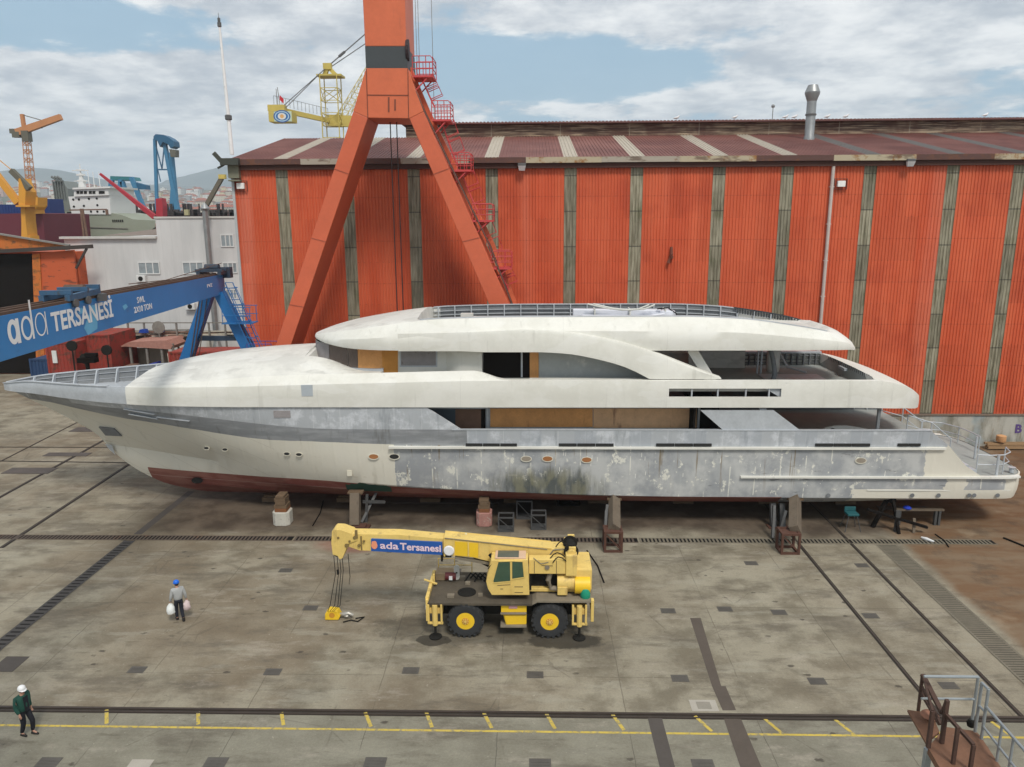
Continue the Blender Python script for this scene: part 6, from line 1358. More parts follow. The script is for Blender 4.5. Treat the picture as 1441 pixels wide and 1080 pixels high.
# rope falls and hook on the ground
hk_ = at(468, 873, Z=0); hx, hz = cp(473, 784, BY0)
b = MB()
for k, (dx_, sx_, sy_) in enumerate(((-.12, -.5, .4), (-.02, -.3, .3), (.05, -.15, .3), (.12, -.1, .3))):
    x0 = hx+dx_; b.tube([(x0, BY0+.1+k*.12, hz), (x0+.02, BY0+.1+k*.12, 2.2), (x0+sx_*.45, BY0-.1, .9), (hk_.x-.25+.06*k, hk_.y+.1, .25)], .014, 4)
b.tube([(hx+.42, BY0+.3, hz), (hx+.45, BY0+.3, 2.0), (hx+.42, BY0+.2, 1.7)], .014, 4)
b.build('hoist_rope', M_blk, mc); b = MB(); b.tube([(hx-.02, BY0+.2, 2.35), (hx-.02, BY0+.2, 2.15)], .05, 6); b.build('rope_clamp', M_blk, mc)
t = thing('hook_block', (hk_.x, hk_.y+.15, 0), 'bright yellow crane hook block lying on the concrete below the boom tip', 'hook block')
x, y = hk_.x, hk_.y+.15
b = MB(); b.prism([(x-.32, .02), (x+.26, .02), (x+.34, .18), (x+.22, .42), (x-.16, .46), (x-.3, .3)], y-.2, y+.2); b.build('block', M_y2, t, bevel=.04)
b = MB()
for q in (-.21, .19): b.lathe((x, y+q, .25), [(.05, 0), (.12, .0), (.12, .02), (.05, .03)], 14, 'Y')
b.build('cheek', M_orr, t)
b = MB(); b.tube([(x+.3, y, .2), (x+.5, y-.05, .22), (x+.68, y-.08, .3), (x+.82, y-.05, .2), (x+.75, y, .08), (x+.6, y, .06)], [.07, .09, .08, .07, .05, .03], 8); b.lathe((x+.58, y, .12), [(.12, 0), (.15, .05), (.1, .12)], 12); b.build('hook', mat('hook_steel', (.45, .43, .38), .4, .5, .2, 4), t, smooth=50)
b = MB(); b.tube([(x+.5, y-.35, .03), (x+.8, y-.2, .04), (x+1.1, y-.3, .03), (x+1.3, y+.05, .04), (x+.95, y-.05, .03)], .03, 5); tag(b.build('chain', M_blk), 'short black chain lying right of the yellow hook block', 'chain')
# loose things standing on the crane deck
b = MB(); p = at(631, 817, Z=ZDK+.0); b.tube([(p.x-.12, p.y, ZDK+.2), (p.x+.33, p.y, ZDK+.2)], .17, 14); cn = b.build('gas_canister', mat('maroon', (.11, .018, .02), .5), smooth=40); tag(cn, 'maroon canister with a white label lying on the crane deck', 'canister')
b = MB(); b.box(p.x+.05, p.y-.178, ZDK+.1, p.x+.19, p.y-.165, ZDK+.28); b.build('paper_label', M_white, cn)
p = at(643, 817, Z=ZDK); b = MB(); b.prism([(p.x+.12*math.cos(a)*1.0, ZDK+.36+(.2 if math.sin(a) > 0 else -.2)+.13*math.sin(a)) for a in [2*math.pi*k/16 for k in range(16)]], p.y-.02, p.y+.05); pl2 = b.build('target_plate', mat('plate_white', (.62, .62, .58), .5)); tag(pl2, 'white rounded plate with a black hole standing beside the maroon canister', 'plate')
b = MB(); b.lathe((p.x, p.y-.03, ZDK+.36), [(.035, 0), (.035, .01)], 10, 'Y'); b.build('hole', M_blk, pl2)
p = at(824, 843, Z=ZDK+.11); b = MB(); b.lathe((p.x, p.y+.15, ZDK+.11), [(.19, 0), (.2, .03), (.2, .36), (.17, .41), (.1, .43), (.1, .47), (.09, .47)], 20); tag(b.build('plastic_drum', mat('drum_green', (.012, .26, .155), .4), smooth=40), 'green plastic drum standing on the rear corner of the crane deck', 'drum')

# ================================================================= people
def smooth_body(chains, joints_r):
    pass
def skin_mesh(name, verts, edges, radii, root, m, parent, sub=2):
    me = bpy.data.meshes.new(name); o3 = off_of(parent); me.from_pydata([tuple(Vector(v_)-o3) for v_ in verts], edges, [])
    ob = bpy.data.objects.new(name, me); col.objects.link(ob)
    sk = ob.modifiers.new('skin', 'SKIN'); sk.use_smooth_shade = True
    for i, sv in enumerate(me.skin_vertices[0].data):
        r_ = radii[i]; sv.radius = r_ if isinstance(r_, tuple) else (r_, r_); sv.use_root = (i == root)
    ss_ = ob.modifiers.new('sub', 'SUBSURF'); ss_.levels = sub; ss_.render_levels = sub
    dg = bpy.context.evaluated_depsgraph_get(); m2 = bpy.data.meshes.new_from_object(ob.evaluated_get(dg)); bpy.data.objects.remove(ob)
    m2.materials.clear(); m2.materials.append(m); m2.shade_smooth()
    o2 = bpy.data.objects.new(name, m2); col.objects.link(o2); o2.parent = parent; return o2
M_skin = mat('skin', (.42, .23, .16), .6, 0, .05); M_hair = mat('hair', (.02, .014, .01), .7)
def person(loc, rz, label, J, top_m, leg_m, helm_m, shoe_m, jacket=1.0, hood=None):
    """J: joint table in body space (x right, y forward, z up)"""
    t = thing('person', loc, label, 'person'); Mx = Matrix.Rotation(rz, 4, 'Z'); L0 = Vector(loc)
    W = lambda p: L0+(Mx @ Vector(p))
    g_ = J
    # body: one continuous skin with face, hands and fingers
    V = []; E_ = []; Rr = []
    def av(p, r_): V.append(W(p)); Rr.append(r_); return len(V)-1
    pel = av(g_['pelvis'], (.13, .10)); sp_ = av(g_['spine'], (.11, .09)); ch = av(g_['chest'], (.13, .10)); nk = av(g_['neck'], .06); hd0 = av(g_['jaw'], (.062, .07)); hd1 = av(g_['head'], (.078, .092)); hd2 = av(g_['crown'], (.06, .07))
    E_ += [(pel, sp_), (sp_, ch), (ch, nk), (nk, hd0), (hd0, hd1), (hd1, hd2)]
    for s in 'lr':
        a = av(g_['sh'+s], .062); e = av(g_['el'+s], .045); w_ = av(g_['wr'+s], .03); E_ += [(ch, a), (a, e), (e, w_)]
        wr, el = Vector(g_['wr'+s]), Vector(g_['el'+s]); d = (wr-el).normalized(); hd = av(wr+d*.05, (.036, .02)); E_.append((w_, hd))
        side = d.cross(Vector((0, 0, 1)));
        if side.length < .2: side = Vector((0, 1, 0))
        side = side.normalized()
        fwd_ = side.cross(d).normalized() if s == 'l' else d.cross(side).normalized()
        for k, fl in enumerate((.062, .072, .068, .052)):
            b0 = wr+d*.085+side*(.024-.016*k); f1 = av(b0, .009); f2 = av(b0+d*fl*.5+fwd_*.012, .008); f3 = av(b0+d*fl*.85+fwd_*.035, .007); E_ += [(hd, f1), (f1, f2), (f2, f3)]
        th = av(wr+d*.045+side*.045, .0095); th2 = av(wr+d*.085+side*.058+fwd_*.012, .008); E_ += [(hd, th), (th, th2)]
        h = av(g_['hp'+s], .085); k_ = av(g_['kn'+s], .055); an = av(g_['an'+s], .038); fo = av(g_['to'+s], (.04, .025)); E_ += [(pel, h), (h, k_), (k_, an), (an, fo)]
    # nose
    hp = Vector(g_['head']); fd = Vector(g_['face']).normalized(); n_ = av(hp+fd*.098-Vector((0, 0, .015)), .014); E_.append((hd1, n_))
    body = skin_mesh('body', V, E_, Rr, pel, M_skin, t)
    sd = fd.cross(Vector((0, 0, 1))).normalized(); hb_ = MB()
    for q in (-1, 1): c = W(hp+fd*.084+sd*.03*q+Vector((0, 0, .012))); hb_.lathe(c, [(.001, -.009), (.01, 0), (.001, .009)], 8)
    hb_.build('eyes', M_hair, t)
    eb = MB()
    for q in (-1, 1): c = W(hp+sd*.083*q); eb.lathe(c, [(.004, -.03), (.016, -.012), (.018, .012), (.005, .03)], 8)
    c0 = W(hp+fd*.086-Vector((0, 0, .05))); eb.lathe(c0, [(.002, -.006), (.02, 0), (.002, .006)], 8); eb.build('ears_and_mouth', M_skin, t)
    hr = MB(); hc_ = W(hp-fd*.02+Vector((0, 0, .0))); hr.lathe(hc_, [(.05, -.075), (.082, -.04), (.09, .02), (.06, .08), (.01, .1)], 14); hr.build('hair', M_hair, t, smooth=60)
    # shirt or jacket
    V = []; E_ = []; Rr = []
    def P3(a, b_, k): return Vector(a)*(1-k)+Vector(b_)*k
    j0 = av(P3(g_['pelvis'], g_['spine'], -.35 if jacket > 1.02 else -.1), (.21*jacket, .16*jacket)); j1 = av(g_['spine'], (.20*jacket, .155*jacket)); j2 = av(g_['chest'], (.215*jacket, .16*jacket)); j3 = av(P3(g_['chest'], g_['neck'], .8), (.115, .11)); E_ += [(j0, j1), (j1, j2), (j2, j3)]
    for s in 'lr': a = av(g_['sh'+s], .10*jacket); e = av(g_['el'+s], .07*jacket); w_ = av(P3(g_['el'+s], g_['wr'+s], .93), .05*jacket); E_ += [(j2, a), (a, e), (e, w_)]
    skin_mesh('jacket' if jacket > 1.02 else 'shirt', V, E_, Rr, j0, top_m, t)
    V = []; E_ = []; Rr = []
    pv = av(Vector(g_['pelvis'])+Vector((0, 0, .07)), (.165, .13)); pv1 = av(g_['pelvis'], (.17, .135)); E_.append((pv, pv1))
    for s in 'lr': h = av(g_['hp'+s], .108); k_ = av(g_['kn'+s], .082); an = av(P3(g_['kn'+s], g_['an'+s], .93), .066); E_ += [(pv1, h), (h, k_), (k_, an)]
    skin_mesh('trousers', V, E_, Rr, pv, leg_m, t)
    for s in 'lr':
        a, c = Vector(g_['an'+s]), Vector(g_['to'+s]); d = (c-a); d.z = 0; d.normalize(); sh = MB()
        sh.tube([W(a+Vector((0, 0, .05))), W(Vector((a.x, a.y, .055))-d*.03), W(Vector((a.x, a.y, .045))+d*.08), W(Vector((a.x, a.y, .035))+d*.20)], [.055, .058, .05, .032], 10); sh.build('shoe', shoe_m, t, smooth=60)
    hm_ = MB(); c = W(hp+Vector((0, 0, .045))+fd*.005); hm_.lathe(c, [(.118, -.012), (.123, .0), (.118, .045), (.098, .09), (.06, .118), (.012, .128)], 20)
    hm_.add([tuple(W(hp+Vector((0, 0, .035))+fd*(.02+.15*math.cos(a))+sd*(.12*math.sin(a)))) for a in [-math.pi/2+math.pi*k/10 for k in range(11)]]+[tuple(W(hp+Vector((0, 0, .05))+fd*(.02+.13*math.cos(a))+sd*(.12*math.sin(a)))) for a in [-math.pi/2+math.pi*k/10 for k in range(11)]], [tuple(range(11)), tuple(range(21, 10, -1))]+[(k, k+1, k+12, k+11) for k in range(10)])
    hm_.build('helmet', helm_m, t, smooth=50)
    return t, W
base = dict(pelvis=(0, 0, .93), spine=(0, .01, 1.12), chest=(0, .01, 1.34), neck=(0, .02, 1.50), jaw=(0, .05, 1.58), head=(0, .05, 1.655), crown=(0, .04, 1.74), face=(0, 1, -.1))
# man in grey, walking away to the left with two bags; shadow side towards the crane
M_gs = mat('shirt_grey', (.34, .345, .34), .8, 0, .12, 4); M_nv = mat('trousers_navy', (.012, .014, .022), .85, 0, .1); M_bh = mat('helmet_blue', (.01, .13, .62), .3, 0, .03); M_sho = mat('shoe_black', (.015, .013, .012), .6)
J1 = dict(base); J1.update(shl=(-.2, 0, 1.42), ell=(-.27, .0, 1.14), wrl=(-.30, .10, .90), shr=(.2, 0, 1.42), elr=(.27, -.05, 1.14), wrr=(.31, .0, .90), hpl=(-.09, 0, .90), knl=(-.09, .14, .50), anl=(-.09, .12, .09), tol=(-.1, .26, .04),
          hpr=(.09, 0, .90), knr=(.09, .02, .48), anr=(.09, -.18, .12), tor=(.1, -.05, .04), face=(-.3, 1, -.15))
g1 = at(254, 873, Z=0)
t1, W1 = person((g1.x, g1.y, 0), R(38), 'man in blue helmet and grey sweatshirt carrying a bag in each hand', J1, M_gs, M_nv, M_bh, M_sho)
bm_ = mat('bag_pinkish', (.62, .50, .49), .55, 0, .12, 9, (.62, .25, .22), .35, 8); bm2 = mat('bag_white', (.66, .68, .66), .55, 0, .1, 9, (.55, .3, .28), .3, 6)
for s, k, m, lab in (('l', -1, bm2, 'full white plastic bag held in the left hand of the man in the blue helmet'), ('r', 1, bm_, 'pinkish plastic bag held in the right hand of the man in the blue helmet')):
    h = W1(J1['wr'+s]); b = MB(); cz_ = h.z-.14; W_ = .19 if k < 0 else .15
    b.lathe((h.x, h.y-.02, 0), [(.03, cz_+.08), (.07, cz_+.02), (W_*.8, cz_-.06), (W_, cz_-.2), (W_*.9, cz_-.32), (W_*.4, cz_-.37)], 12)
    rr_ = random.Random(3+k); b.v = [(x+rr_.uniform(-.025, .025), y+rr_.uniform(-.025, .025), z+rr_.uniform(-.02, .02)) for x, y, z in b.v]
    bgo = b.build('carrier_bag', m, smooth=50); tag(bgo, lab, 'bag')
    b = MB(); b.tube([(h.x-.05, h.y-.02, cz_+.02), (h.x-.02, h.y, cz_+.1), (h.x, h.y, h.z-.06), (h.x+.02, h.y, cz_+.1), (h.x+.05, h.y-.02, cz_+.02)], .008, 5); b.build('handle', m, bgo)
M_gj = mat('jacket_green', (.012, .062, .045), .8, 0, .2, 4); M_bt = mat('trousers_black', (.008, .009, .014), .85); M_hw = mat('helmet_white', (.74, .74, .74), .3, 0, .03)
J2 = dict(base); J2.update(shl=(-.2, 0, 1.42), ell=(-.25, -.06, 1.13), wrl=(-.24, .02, .89), shr=(.2, 0, 1.42), elr=(.25, -.02, 1.13), wrr=(.24, .10, .90), hpl=(-.09, 0, .90), knl=(-.09, .2, .52), anl=(-.09, .14, .12), tol=(-.1, .3, .05),
          hpr=(.09, 0, .90), knr=(.09, .02, .48), anr=(.09, -.12, .09), tor=(.1, .02, .04), face=(.1, 1, -.2))
g2 = at(39, 1034, Z=0)
t2, W2 = person((g2.x, g2.y, 0), R(-105), 'man in a white helmet and dark green jacket walking along the yellow line', J2, M_gj, M_bt, M_hw, M_sho, 1.1)
b = MB(); p = W2((0, .165, 1.25)); b.add([W2((-.08, .165, .92)), W2((.08, .165, .92)), W2((.09, .15, 1.45)), W2((-.09, .15, 1.45))], [(0, 1, 2, 3)]); b.build('jacket_front', M_bt, t2)

# ================================================================= rusty gangway bottom right
M_gw = mat('gangway_rust', (.17, .085, .05), .8, .05, .35, 2.5, (.30, .23, .18), .4, 2.2); M_gwd = mat('gangway_dark', (.065, .035, .025), .8, 0, .4, 4); M_gg = mat('handrail_galv', (.33, .36, .37), .45, .5, .2, 4, (.18, .12, .08), .25, 4)
ZP = 6.4
gw = thing('gangway', (at(1350, 1050, Z=ZP).x, at(1350, 1050, Z=ZP).y, 0), 'rusty raised gangway platform with grey handrails in the bottom right corner', 'gangway')
def gq(px, py, z=ZP): return at(px, py, Z=z)
b = MB(); top = [gq(1330, 1023), gq(1373, 1029), gq(1379, 1035), gq(1412, 1085), gq(1440, 1130), gq(1360, 1130), gq(1322, 1080), gq(1306, 1052)]
b.add([tuple(p) for p in top]+[(p.x, p.y, ZP-.14) for p in top], [tuple(range(8)), tuple(range(15, 7, -1))]+[(i, i+8, (i+1) % 8+8, (i+1) % 8) for i in range(8)]); b.build('deck_plate', M_gw, gw)
b = MB(); k0, k1, k2, k3 = gq(1277, 999, ZP-.05), gq(1312, 1004, ZP+.1), gq(1322, 1030, ZP), gq(1303, 1045, ZP-.1); b.add([k0, k1, k2, k3, k0-Vector((0, 0, .05)), k1-Vector((0, 0, .05)), k2-Vector((0, 0, .05)), k3-Vector((0, 0, .05))], [(0, 1, 2, 3), (7, 6, 5, 4), (0, 4, 5, 1), (1, 5, 6, 2), (2, 6, 7, 3), (3, 7, 4, 0)]); b.build('bent_plate', M_gw, gw)
b = MB(); p = gq(1308, 1010, ZP+.05); b.lathe(p, [(.12, 0), (.18, .05), (.14, .1), (.03, .12)], 12); b.build('coil', mat('coil_rust', (.28, .13, .08), .8), gw, smooth=50)
def post(px, py, h, m, r=.03, z=ZP): p = gq(px, py, z); return p, p+Vector((0, 0, h))
b = MB(); H = 1.1
pA, tA = post(1367, 1021, H, M_gg); pB, tB = post(1372, 1030, H, M_gg); pC, tC = post(1381, 1040, H, M_gg)
tL = at(1300, 953, Y=tA.y)
for p, q in ((pA, tA), (pB, tB), (pC, tC)): b.tube([p, q], .03, 8)
tL = Vector((tL.x, tA.y, tA.z)); b.tube([tL, tA], .03, 8); b.tube([tL-Vector((0, 0, .5)), tA-Vector((0, 0, .5))], .025, 8); b.tube([tB, tC], .03, 8); b.tube([tB-Vector((0, 0, .5)), tC-Vector((0, 0, .5))], .025, 8)
b.build('handrail', M_gg, gw)
b = MB(); pD = gq(1419, 1100); pE = gq(1470, 1180, ZP-1.2)
sA, sB = pC+Vector((0, 0, .95)), at(1445, 1060, Y=pC.y-1.5)
b.tube([pC+Vector((0, 0, .72)), sB], .03, 8); b.tube([pC+Vector((0, 0, .28)), sB-Vector((0, 0, .5))], .025, 8)
for k in (.42, .7): q = pC+Vector((0, 0, .72))+(sB-pC-Vector((0, 0, .72)))*k; b.tube([q, q-Vector((0, 0, 1.2))], .025, 8)
b.build('stair_handrail', M_gg, gw)
b = MB(); pF, tF = post(1292, 1001, .85, M_gwd); r0 = tF; r1 = gq(1326, 1004, ZP+.55)
b.bar(pF, tF, .05); b.bar(r0, r1, .09, .06); b.bar(pF+Vector((0, 0, .45)), gq(1322, 1020, ZP+.2), .05); b.bar(r0-Vector((0, 0, .25)), r1-Vector((0, 0, .25)), .05)
pG, tG = post(1325, 1046, .95, M_gwd); b.bar(pG, tG, .07); b.bar(r1, tG, .06)
pH = gq(1306, 1052); b.bar(pH, pH+Vector((0, 0, .8)), .07); b.bar(pH+Vector((0, 0, .8)), r0, .04)
pI = gq(1365, 1085); b.bar(tG-Vector((0, 0, .3)), pI+Vector((0, 0, .55)), .06); b.bar(pI, pI+Vector((0, 0, .55)), .06); pJ = gq(1341, 1075); b.bar(pJ, pJ+Vector((0, 0, .8)), .06)
b.build('bent_railing', M_gwd, gw)
for px, py in ((1306, 1054), (1385, 1050)):
    p = gq(px, py, ZP-.15); b = MB(); b.bar(p, (p.x, p.y, 0), .11); b.build('leg', M_gg if px < 1340 else M_gwd, gw)
b = MB(); p = gq(1366, 1022); b.lathe(p, [(.07, 0), (.09, .08), (.05, .14)], 10); b.build('rope_end', M_blk, gw, smooth=50)
# ================================================================= left middle distance: sheds and white office
def ppoly(name, pts, Y, dep, m, parent=None, bevel=0):
    b = MB(); b.prism([(at(*q, Y=Y).x, at(*q, Y=Y).z) for q in pts], Y, Y+dep); return b.build(name, m, parent, bevel=bevel)
def wall_white():
    m, g = newmat('office_wall'); v = g.coords(); x, y, z = g.sep(v); n = g.noise(g.map(v, (1, 1, .2)), .35, 6, .6)
    c = g.mix((.50, .505, .50), (.60, .60, .59), n.sm(.35, .65)); c = g.mix(c, (.38, .35, .28), g.noise(g.map(v, (1, 1, .3)), .6, 5).sm(.5, .65)*z.sm(6, 1.5)*.8)
    ln = ((x/1.1).mod(1)).lt(.02); c = g.mix(c, (.40, .40, .39), ln*.5); g.out(c, .7); return m
OY = 82.0; M_off = wall_white()
off_ = thing('office_building', (at(220, 400, Y=OY).x, OY, 0), 'long white office building with small windows behind the blue gantry crane', 'office building')
ox0, ox1, ox2 = at(98, 400, Y=OY).x, at(228, 400, Y=OY).x, at(345, 400, Y=OY).x; oz1 = at(200, 336, Y=OY).z; oz2 = at(280, 307.5, Y=OY).z
b = MB(); b.box(ox0, OY, 0, ox1, OY+18, oz1); b.box(ox1, OY-.02, 0, ox2+6, OY+18, oz2); b.build('wall', M_off, off_)
b = MB(); b.box(ox0-.3, OY-.35, oz1, ox1-.01, OY+.3, oz1+.25); b.box(ox1-.1, OY-.12, oz2, ox2+6, OY+.2, oz2+.2); b.build('parapet', mat('parapet_pale', (.52, .51, .48), .7), off_)
q = [at(*k, Y=OY+9) for k in ((190, 318), (229, 317))]
b = MB(); za = oz1+.22; b.add([(ox0+4, OY+.4, za+.1), (ox1-.05, OY+.4, za+.1), (ox1-.05, OY+14, za+1.15), (ox0+8, OY+14, za+1.15)], [(0, 1, 2, 3)]); b.build('roof', mat('gravel_roof', (.19, .15, .125), .9, 0, .2, 1), off_)
M_wf = mat('window_frame_white', (.62, .63, .62), .5); M_wg = mat('window_glass_dim', (.26, .30, .32), .15, 0, .4, .6, spec=.6)
for px, py, w_, h_ in ((210, 377.5, 30, 17), (272, 377.5, 29, 17), (320, 339, 18, 17), (324, 377, 20, 15), (326, 414, 15, 14)):
    p = at(px, py, Y=OY); W_, H_ = w_*OY/FOC/2*1.03, h_*OY/FOC/2*1.03
    b = MB(); b.box(p.x-W_, OY-.1, p.z-H_, p.x+W_, OY-.03, p.z-H_+.12); b.box(p.x-W_, OY-.1, p.z+H_-.12, p.x+W_, OY-.03, p.z+H_)
    for u in (-W_, -W_*.3, W_*.33, W_-.1): b.box(p.x+u, OY-.098, p.z-H_+.12, p.x+u+.1, OY-.03, p.z+H_-.12)
    fr_ = b.build('window', M_wf, off_); b = MB(); b.box(p.x-W_+.1, OY-.06, p.z-H_+.12, p.x+W_-.1, OY-.022, p.z+H_-.12); b.build('pane', M_wg, fr_)
for px, py in ((201, 392), (270, 431), (322, 431)):
    p = at(px, py, Y=OY); t = thing('air_conditioner', (p.x, OY, p.z), 'white air conditioner box on the office wall '+{201: 'under the left window', 270: 'just under the blue girder', 322: 'beside the gantry ladder'}[px], 'air conditioner')
    b = MB(); b.box(p.x-.5, OY-.5, p.z-.35, p.x+.5, OY-.05, p.z+.35); b.build('case', M_wf, t, bevel=.03); b = MB(); b.lathe((p.x, OY-.52, p.z), [(.26, 0), (.26, .03)], 12, 'Y'); b.build('fan', M_blk, t)
# flue in front of the office
p = at(296, 375, Y=OY-1.2); pt = at(288, 291, Y=OY-1.2); t = thing('flue_pipe', (p.x, OY-1.2, 0), 'tall galvanised flue pipe with a rain cap in front of the white office', 'flue')
fx = pt.x; b = MB(); b.lathe((fx, OY-1.2, 0), [(.30, .5), (.30, pt.z-.4)], 14); b.build('pipe', M_galv, t, smooth=40); b = MB(); b.lathe((fx, OY-1.2, pt.z), [(.36, -.4), (.5, -.2), (.35, .0), (.1, .35)], 14); b.build('cap', M_galv, t, smooth=40); b = MB(); b.lathe((fx, OY-1.2, 0), [(.45, 2.4), (.55, 2.8), (.3, 3.6)], 14); b.build('lower_funnel', M_galv, t)
# orange shed at the far left
SY = 80.0; M_os = rust_mat('shed_orange', (.50, .10, .035), (.36, .09, .035), .6); M_os2 = rust_mat('shed_orange_top', (.52, .15, .03), (.30, .12, .03), .5)
sh = thing('orange_shed', (at(60, 440, Y=SY).x, SY, 0), 'orange steel shed with a big dark doorway at the far left edge', 'shed')
ppoly('gable', [(-60, 322), (0, 329), (96, 347), (96, 352), (-60, 357)], SY, .3, M_os2, sh)
ppoly('front_wall', [(56, 356), (103, 352), (113, 440), (118, 540), (62, 540)], SY+.02, .28, M_os, sh)
ppoly('door_post', [(45, 359), (56, 357), (64, 540), (52, 540)], SY-.1, .4, M_os2, sh)
b = MB(); xx0, xx1 = at(-80, 440, Y=SY).x, at(103, 352, Y=SY).x; zz1 = at(103, 352, Y=SY).z
b.box(xx0-10, SY+.6, 0, xx1, SY+25, zz1-.2); b.build('body', M_os, sh)
b = MB(); b.box(xx0-8, SY+.32, .1, at(52, 440, Y=SY).x, SY+.58, at(0, 358, Y=SY).z); b.build('doorway', M_in, sh)
b = MB(); p, q = at(-60, 357, Y=SY-.5), at(130, 347, Y=SY-.5); b.bar(p, q, .35, .4); p2, q2 = at(122, 350, Y=SY-.5), at(107, 378, Y=SY-.5); b.bar(p2, q2, .2); b.build('door_rail', mat('rail_dark', (.05, .04, .035), .7), sh)
b = MB(); p, q, r_ = at(-60, 320, Y=SY-.2), at(98, 345.5, Y=SY-.2), 0; b.bar(p, q, .3, .18); b.build('roof_edge', mat('edge_grey', (.22, .21, .19), .8), sh)
# red stores containers
def container(px0, px1, pyt, Y, h, dep, m, label, hatch=False):
    x0, x1 = at(px0, pyt, Y=Y).x, at(px1, pyt, Y=Y).x; t = thing('container', ((x0+x1)/2, Y, 0), label, 'container'); b = MB(); corr(b, x0, x1, .05, h, Y, .35, .06); b.box(x0, Y+.08, .05, x1, Y+dep, h-.01); b.build('body', m, t)
    b = MB(); b.box(x0-.05, Y-.05, 0, x0+.12, Y+.1, h+.05); b.box(x1-.12, Y-.05, 0, x1+.05, Y+.1, h+.05); b.box(x0+.13, Y-.05, h-.12, x1-.13, Y+.1, h+.05); b.build('frame', m, t)
    if hatch: b = MB(); w_ = x1-x0; b.box(x0+w_*.2, Y-.12, h*.62, x0+w_*.36, Y-.02, h*.85); b.build('notice', M_wf, t)
    return t
M_rc = rust_mat('container_red', (.27, .038, .026), (.13, .045, .03), .5)
container(62, 102, 470, 70, 5.2, 5, M_rc, 'tall red container standing left under the blue girder', True); container(100, 151, 458, 72, 5.6, 5, M_rc, 'dull red container standing right of the tall red one under the girder')
container(236, 290, 484, 68, 4.6, 3, M_rc, 'low orange-red container behind the left leg of the blue gantry'); container(291, 345, 483, 67.5, 4.7, 3, M_rc, 'low orange-red container between the blue gantry legs', True)
container(40, 64, 497, 72, 3.2, 3, mat('cont_blue', (.02, .05, .12), .6), 'dark blue container at the left under the girder lettering')
# scrap racks and stores
rk = random.Random(11); M_sc = [mat('scrap_brown', (.17, .10, .07), .85, 0, .4, 3), mat('scrap_grey', (.19, .18, .16), .8, 0, .4, 3), mat('scrap_pink', (.36, .18, .14), .8, 0, .3, 3), mat('scrap_pale', (.42, .39, .32), .8, 0, .3, 3)]
RY0 = 74.0
t = thing('shelter', (at(225, 490, Y=RY0).x, RY0, 0), 'open store shelter with a sagging rusty roof under the blue girder', 'shelter')
ppoly('roof', [(166, 489), (180, 482), (236, 479), (243, 487), (240, 492), (176, 488)], RY0, 4, M_sc[2], t)
for px in (182, 205, 226, 242): p = at(px, 484, Y=RY0+.1); b = MB(); b.box(p.x-.1, RY0+.1, 0, p.x+.1, RY0+.3, p.z); b.build('post', M_sc[1], t)
b = MB(); x0, x1 = at(182, 490, Y=RY0+3.5).x, at(236, 490, Y=RY0+3.5).x; b.box(x0, RY0+3.5, 0, x1, RY0+3.6, 3.4); b.build('back_wall', M_sc[3], t)
b = MB(); b.box(at(168, 500, Y=RY0-2).x, RY0-2, 0, at(180, 500, Y=RY0-2).x, RY0, 2.4); tag(b.build('timber_pile', M_sc[0]), 'brown timber pile left of the store shelter', 'timber pile')
b = MB(); p = at(208, 500, Y=RY0-1.5); b.prism([(p.x-.8, 2.4), (p.x+1.1, 2.9), (p.x+1.0, 2.2), (p.x+.6, 1.0), (p.x-.5, .9)], RY0-2.2, RY0-1.2); tag(b.build('tarpaulin', mat('tarp_blue', (.01, .03, .33), .6)), 'bright blue tarpaulin hanging in front of the store shelter', 'tarpaulin')
b = MB(); p = at(246, 495, Y=RY0-.8); b.prism([(p.x-.5, 0), (p.x+.6, 0), (p.x+.5, 3.5), (p.x-.7, 3.6)], RY0-1, RY0-.9); tag(b.build('board', M_sc[3]), 'pale board standing at the right end of the store shelter', 'board')
t = thing('pipe_rack', (at(250, 470, Y=77).x, 77, 0), 'long rack loaded with pipes and boards in front of the white office', 'pipe rack')
x0, x1 = at(158, 470, Y=77).x, at(340, 470, Y=77).x; zr = at(250, 474, Y=77).z
for i in range(9):
    x = x0+(x1-x0)*i/8; b = MB(); b.box(x-.08, 77, 0, x+.08, 77.15, zr+1.5); b.build('post', M_sc[1], t)
b = MB(); b.box(x0, 76.9, zr-.3, x1, 79, zr-.12); b.build('shelf', M_blk, t); b = MB(); b.box(x0, 76.95, zr+1.4, x1, 77.05, zr+1.5); b.build('rail', M_sc[1], t)
for i in range(34):
    xa = rk.uniform(x0, x1-6); L_ = rk.uniform(2.5, 7); z_ = zr+rk.uniform(-.05, .55); y_ = 77.2+rk.uniform(0, 1.2); b = MB()
    if i % 3: b.bar((xa, y_, z_), (xa+L_, y_, z_+rk.uniform(-.15, .2)), rk.uniform(.06, .2), rk.uniform(.06, .16))
    else: b.bar((xa, y_, z_), (xa+L_, y_+.2, z_+.1), .5, .09)
    tag(b.build('stored_beam', M_sc[rk.randrange(4)]), 'weathered beam or pipe lying on the long rack before the white office', 'beam', 'beams and pipes stored on the long rack')
b = MB(); p = at(223, 461, Y=76.5); b.lathe((p.x, 76.5, p.z), [(.1, -.1), (.65, -.05), (.65, .05), (.1, .1)], 18, 'Y'); b.tube([(p.x, 76.5, p.z-.6), (p.x, 76.5, 0)], .06, 6); tag(b.build('fan_guard', M_sc[1]), 'round grey fan guard on a pole above the loaded rack', 'fan')
for px, py, lab in ((202, 466, 'left'), (224, 465, 'right')):
    p = at(px, py, Y=76.8); b = MB(); b.prism([(p.x-.45, p.z-.18), (p.x+.4, p.z-.2), (p.x+.3, p.z+.2), (p.x-.3, p.z+.16)], 76.6, 77.1); tag(b.build('blue_bundle', mat('bundle_blue', (.01, .05, .3), .6)), 'small blue bundle on the loaded rack, the %s one of two' % lab, 'bundle')
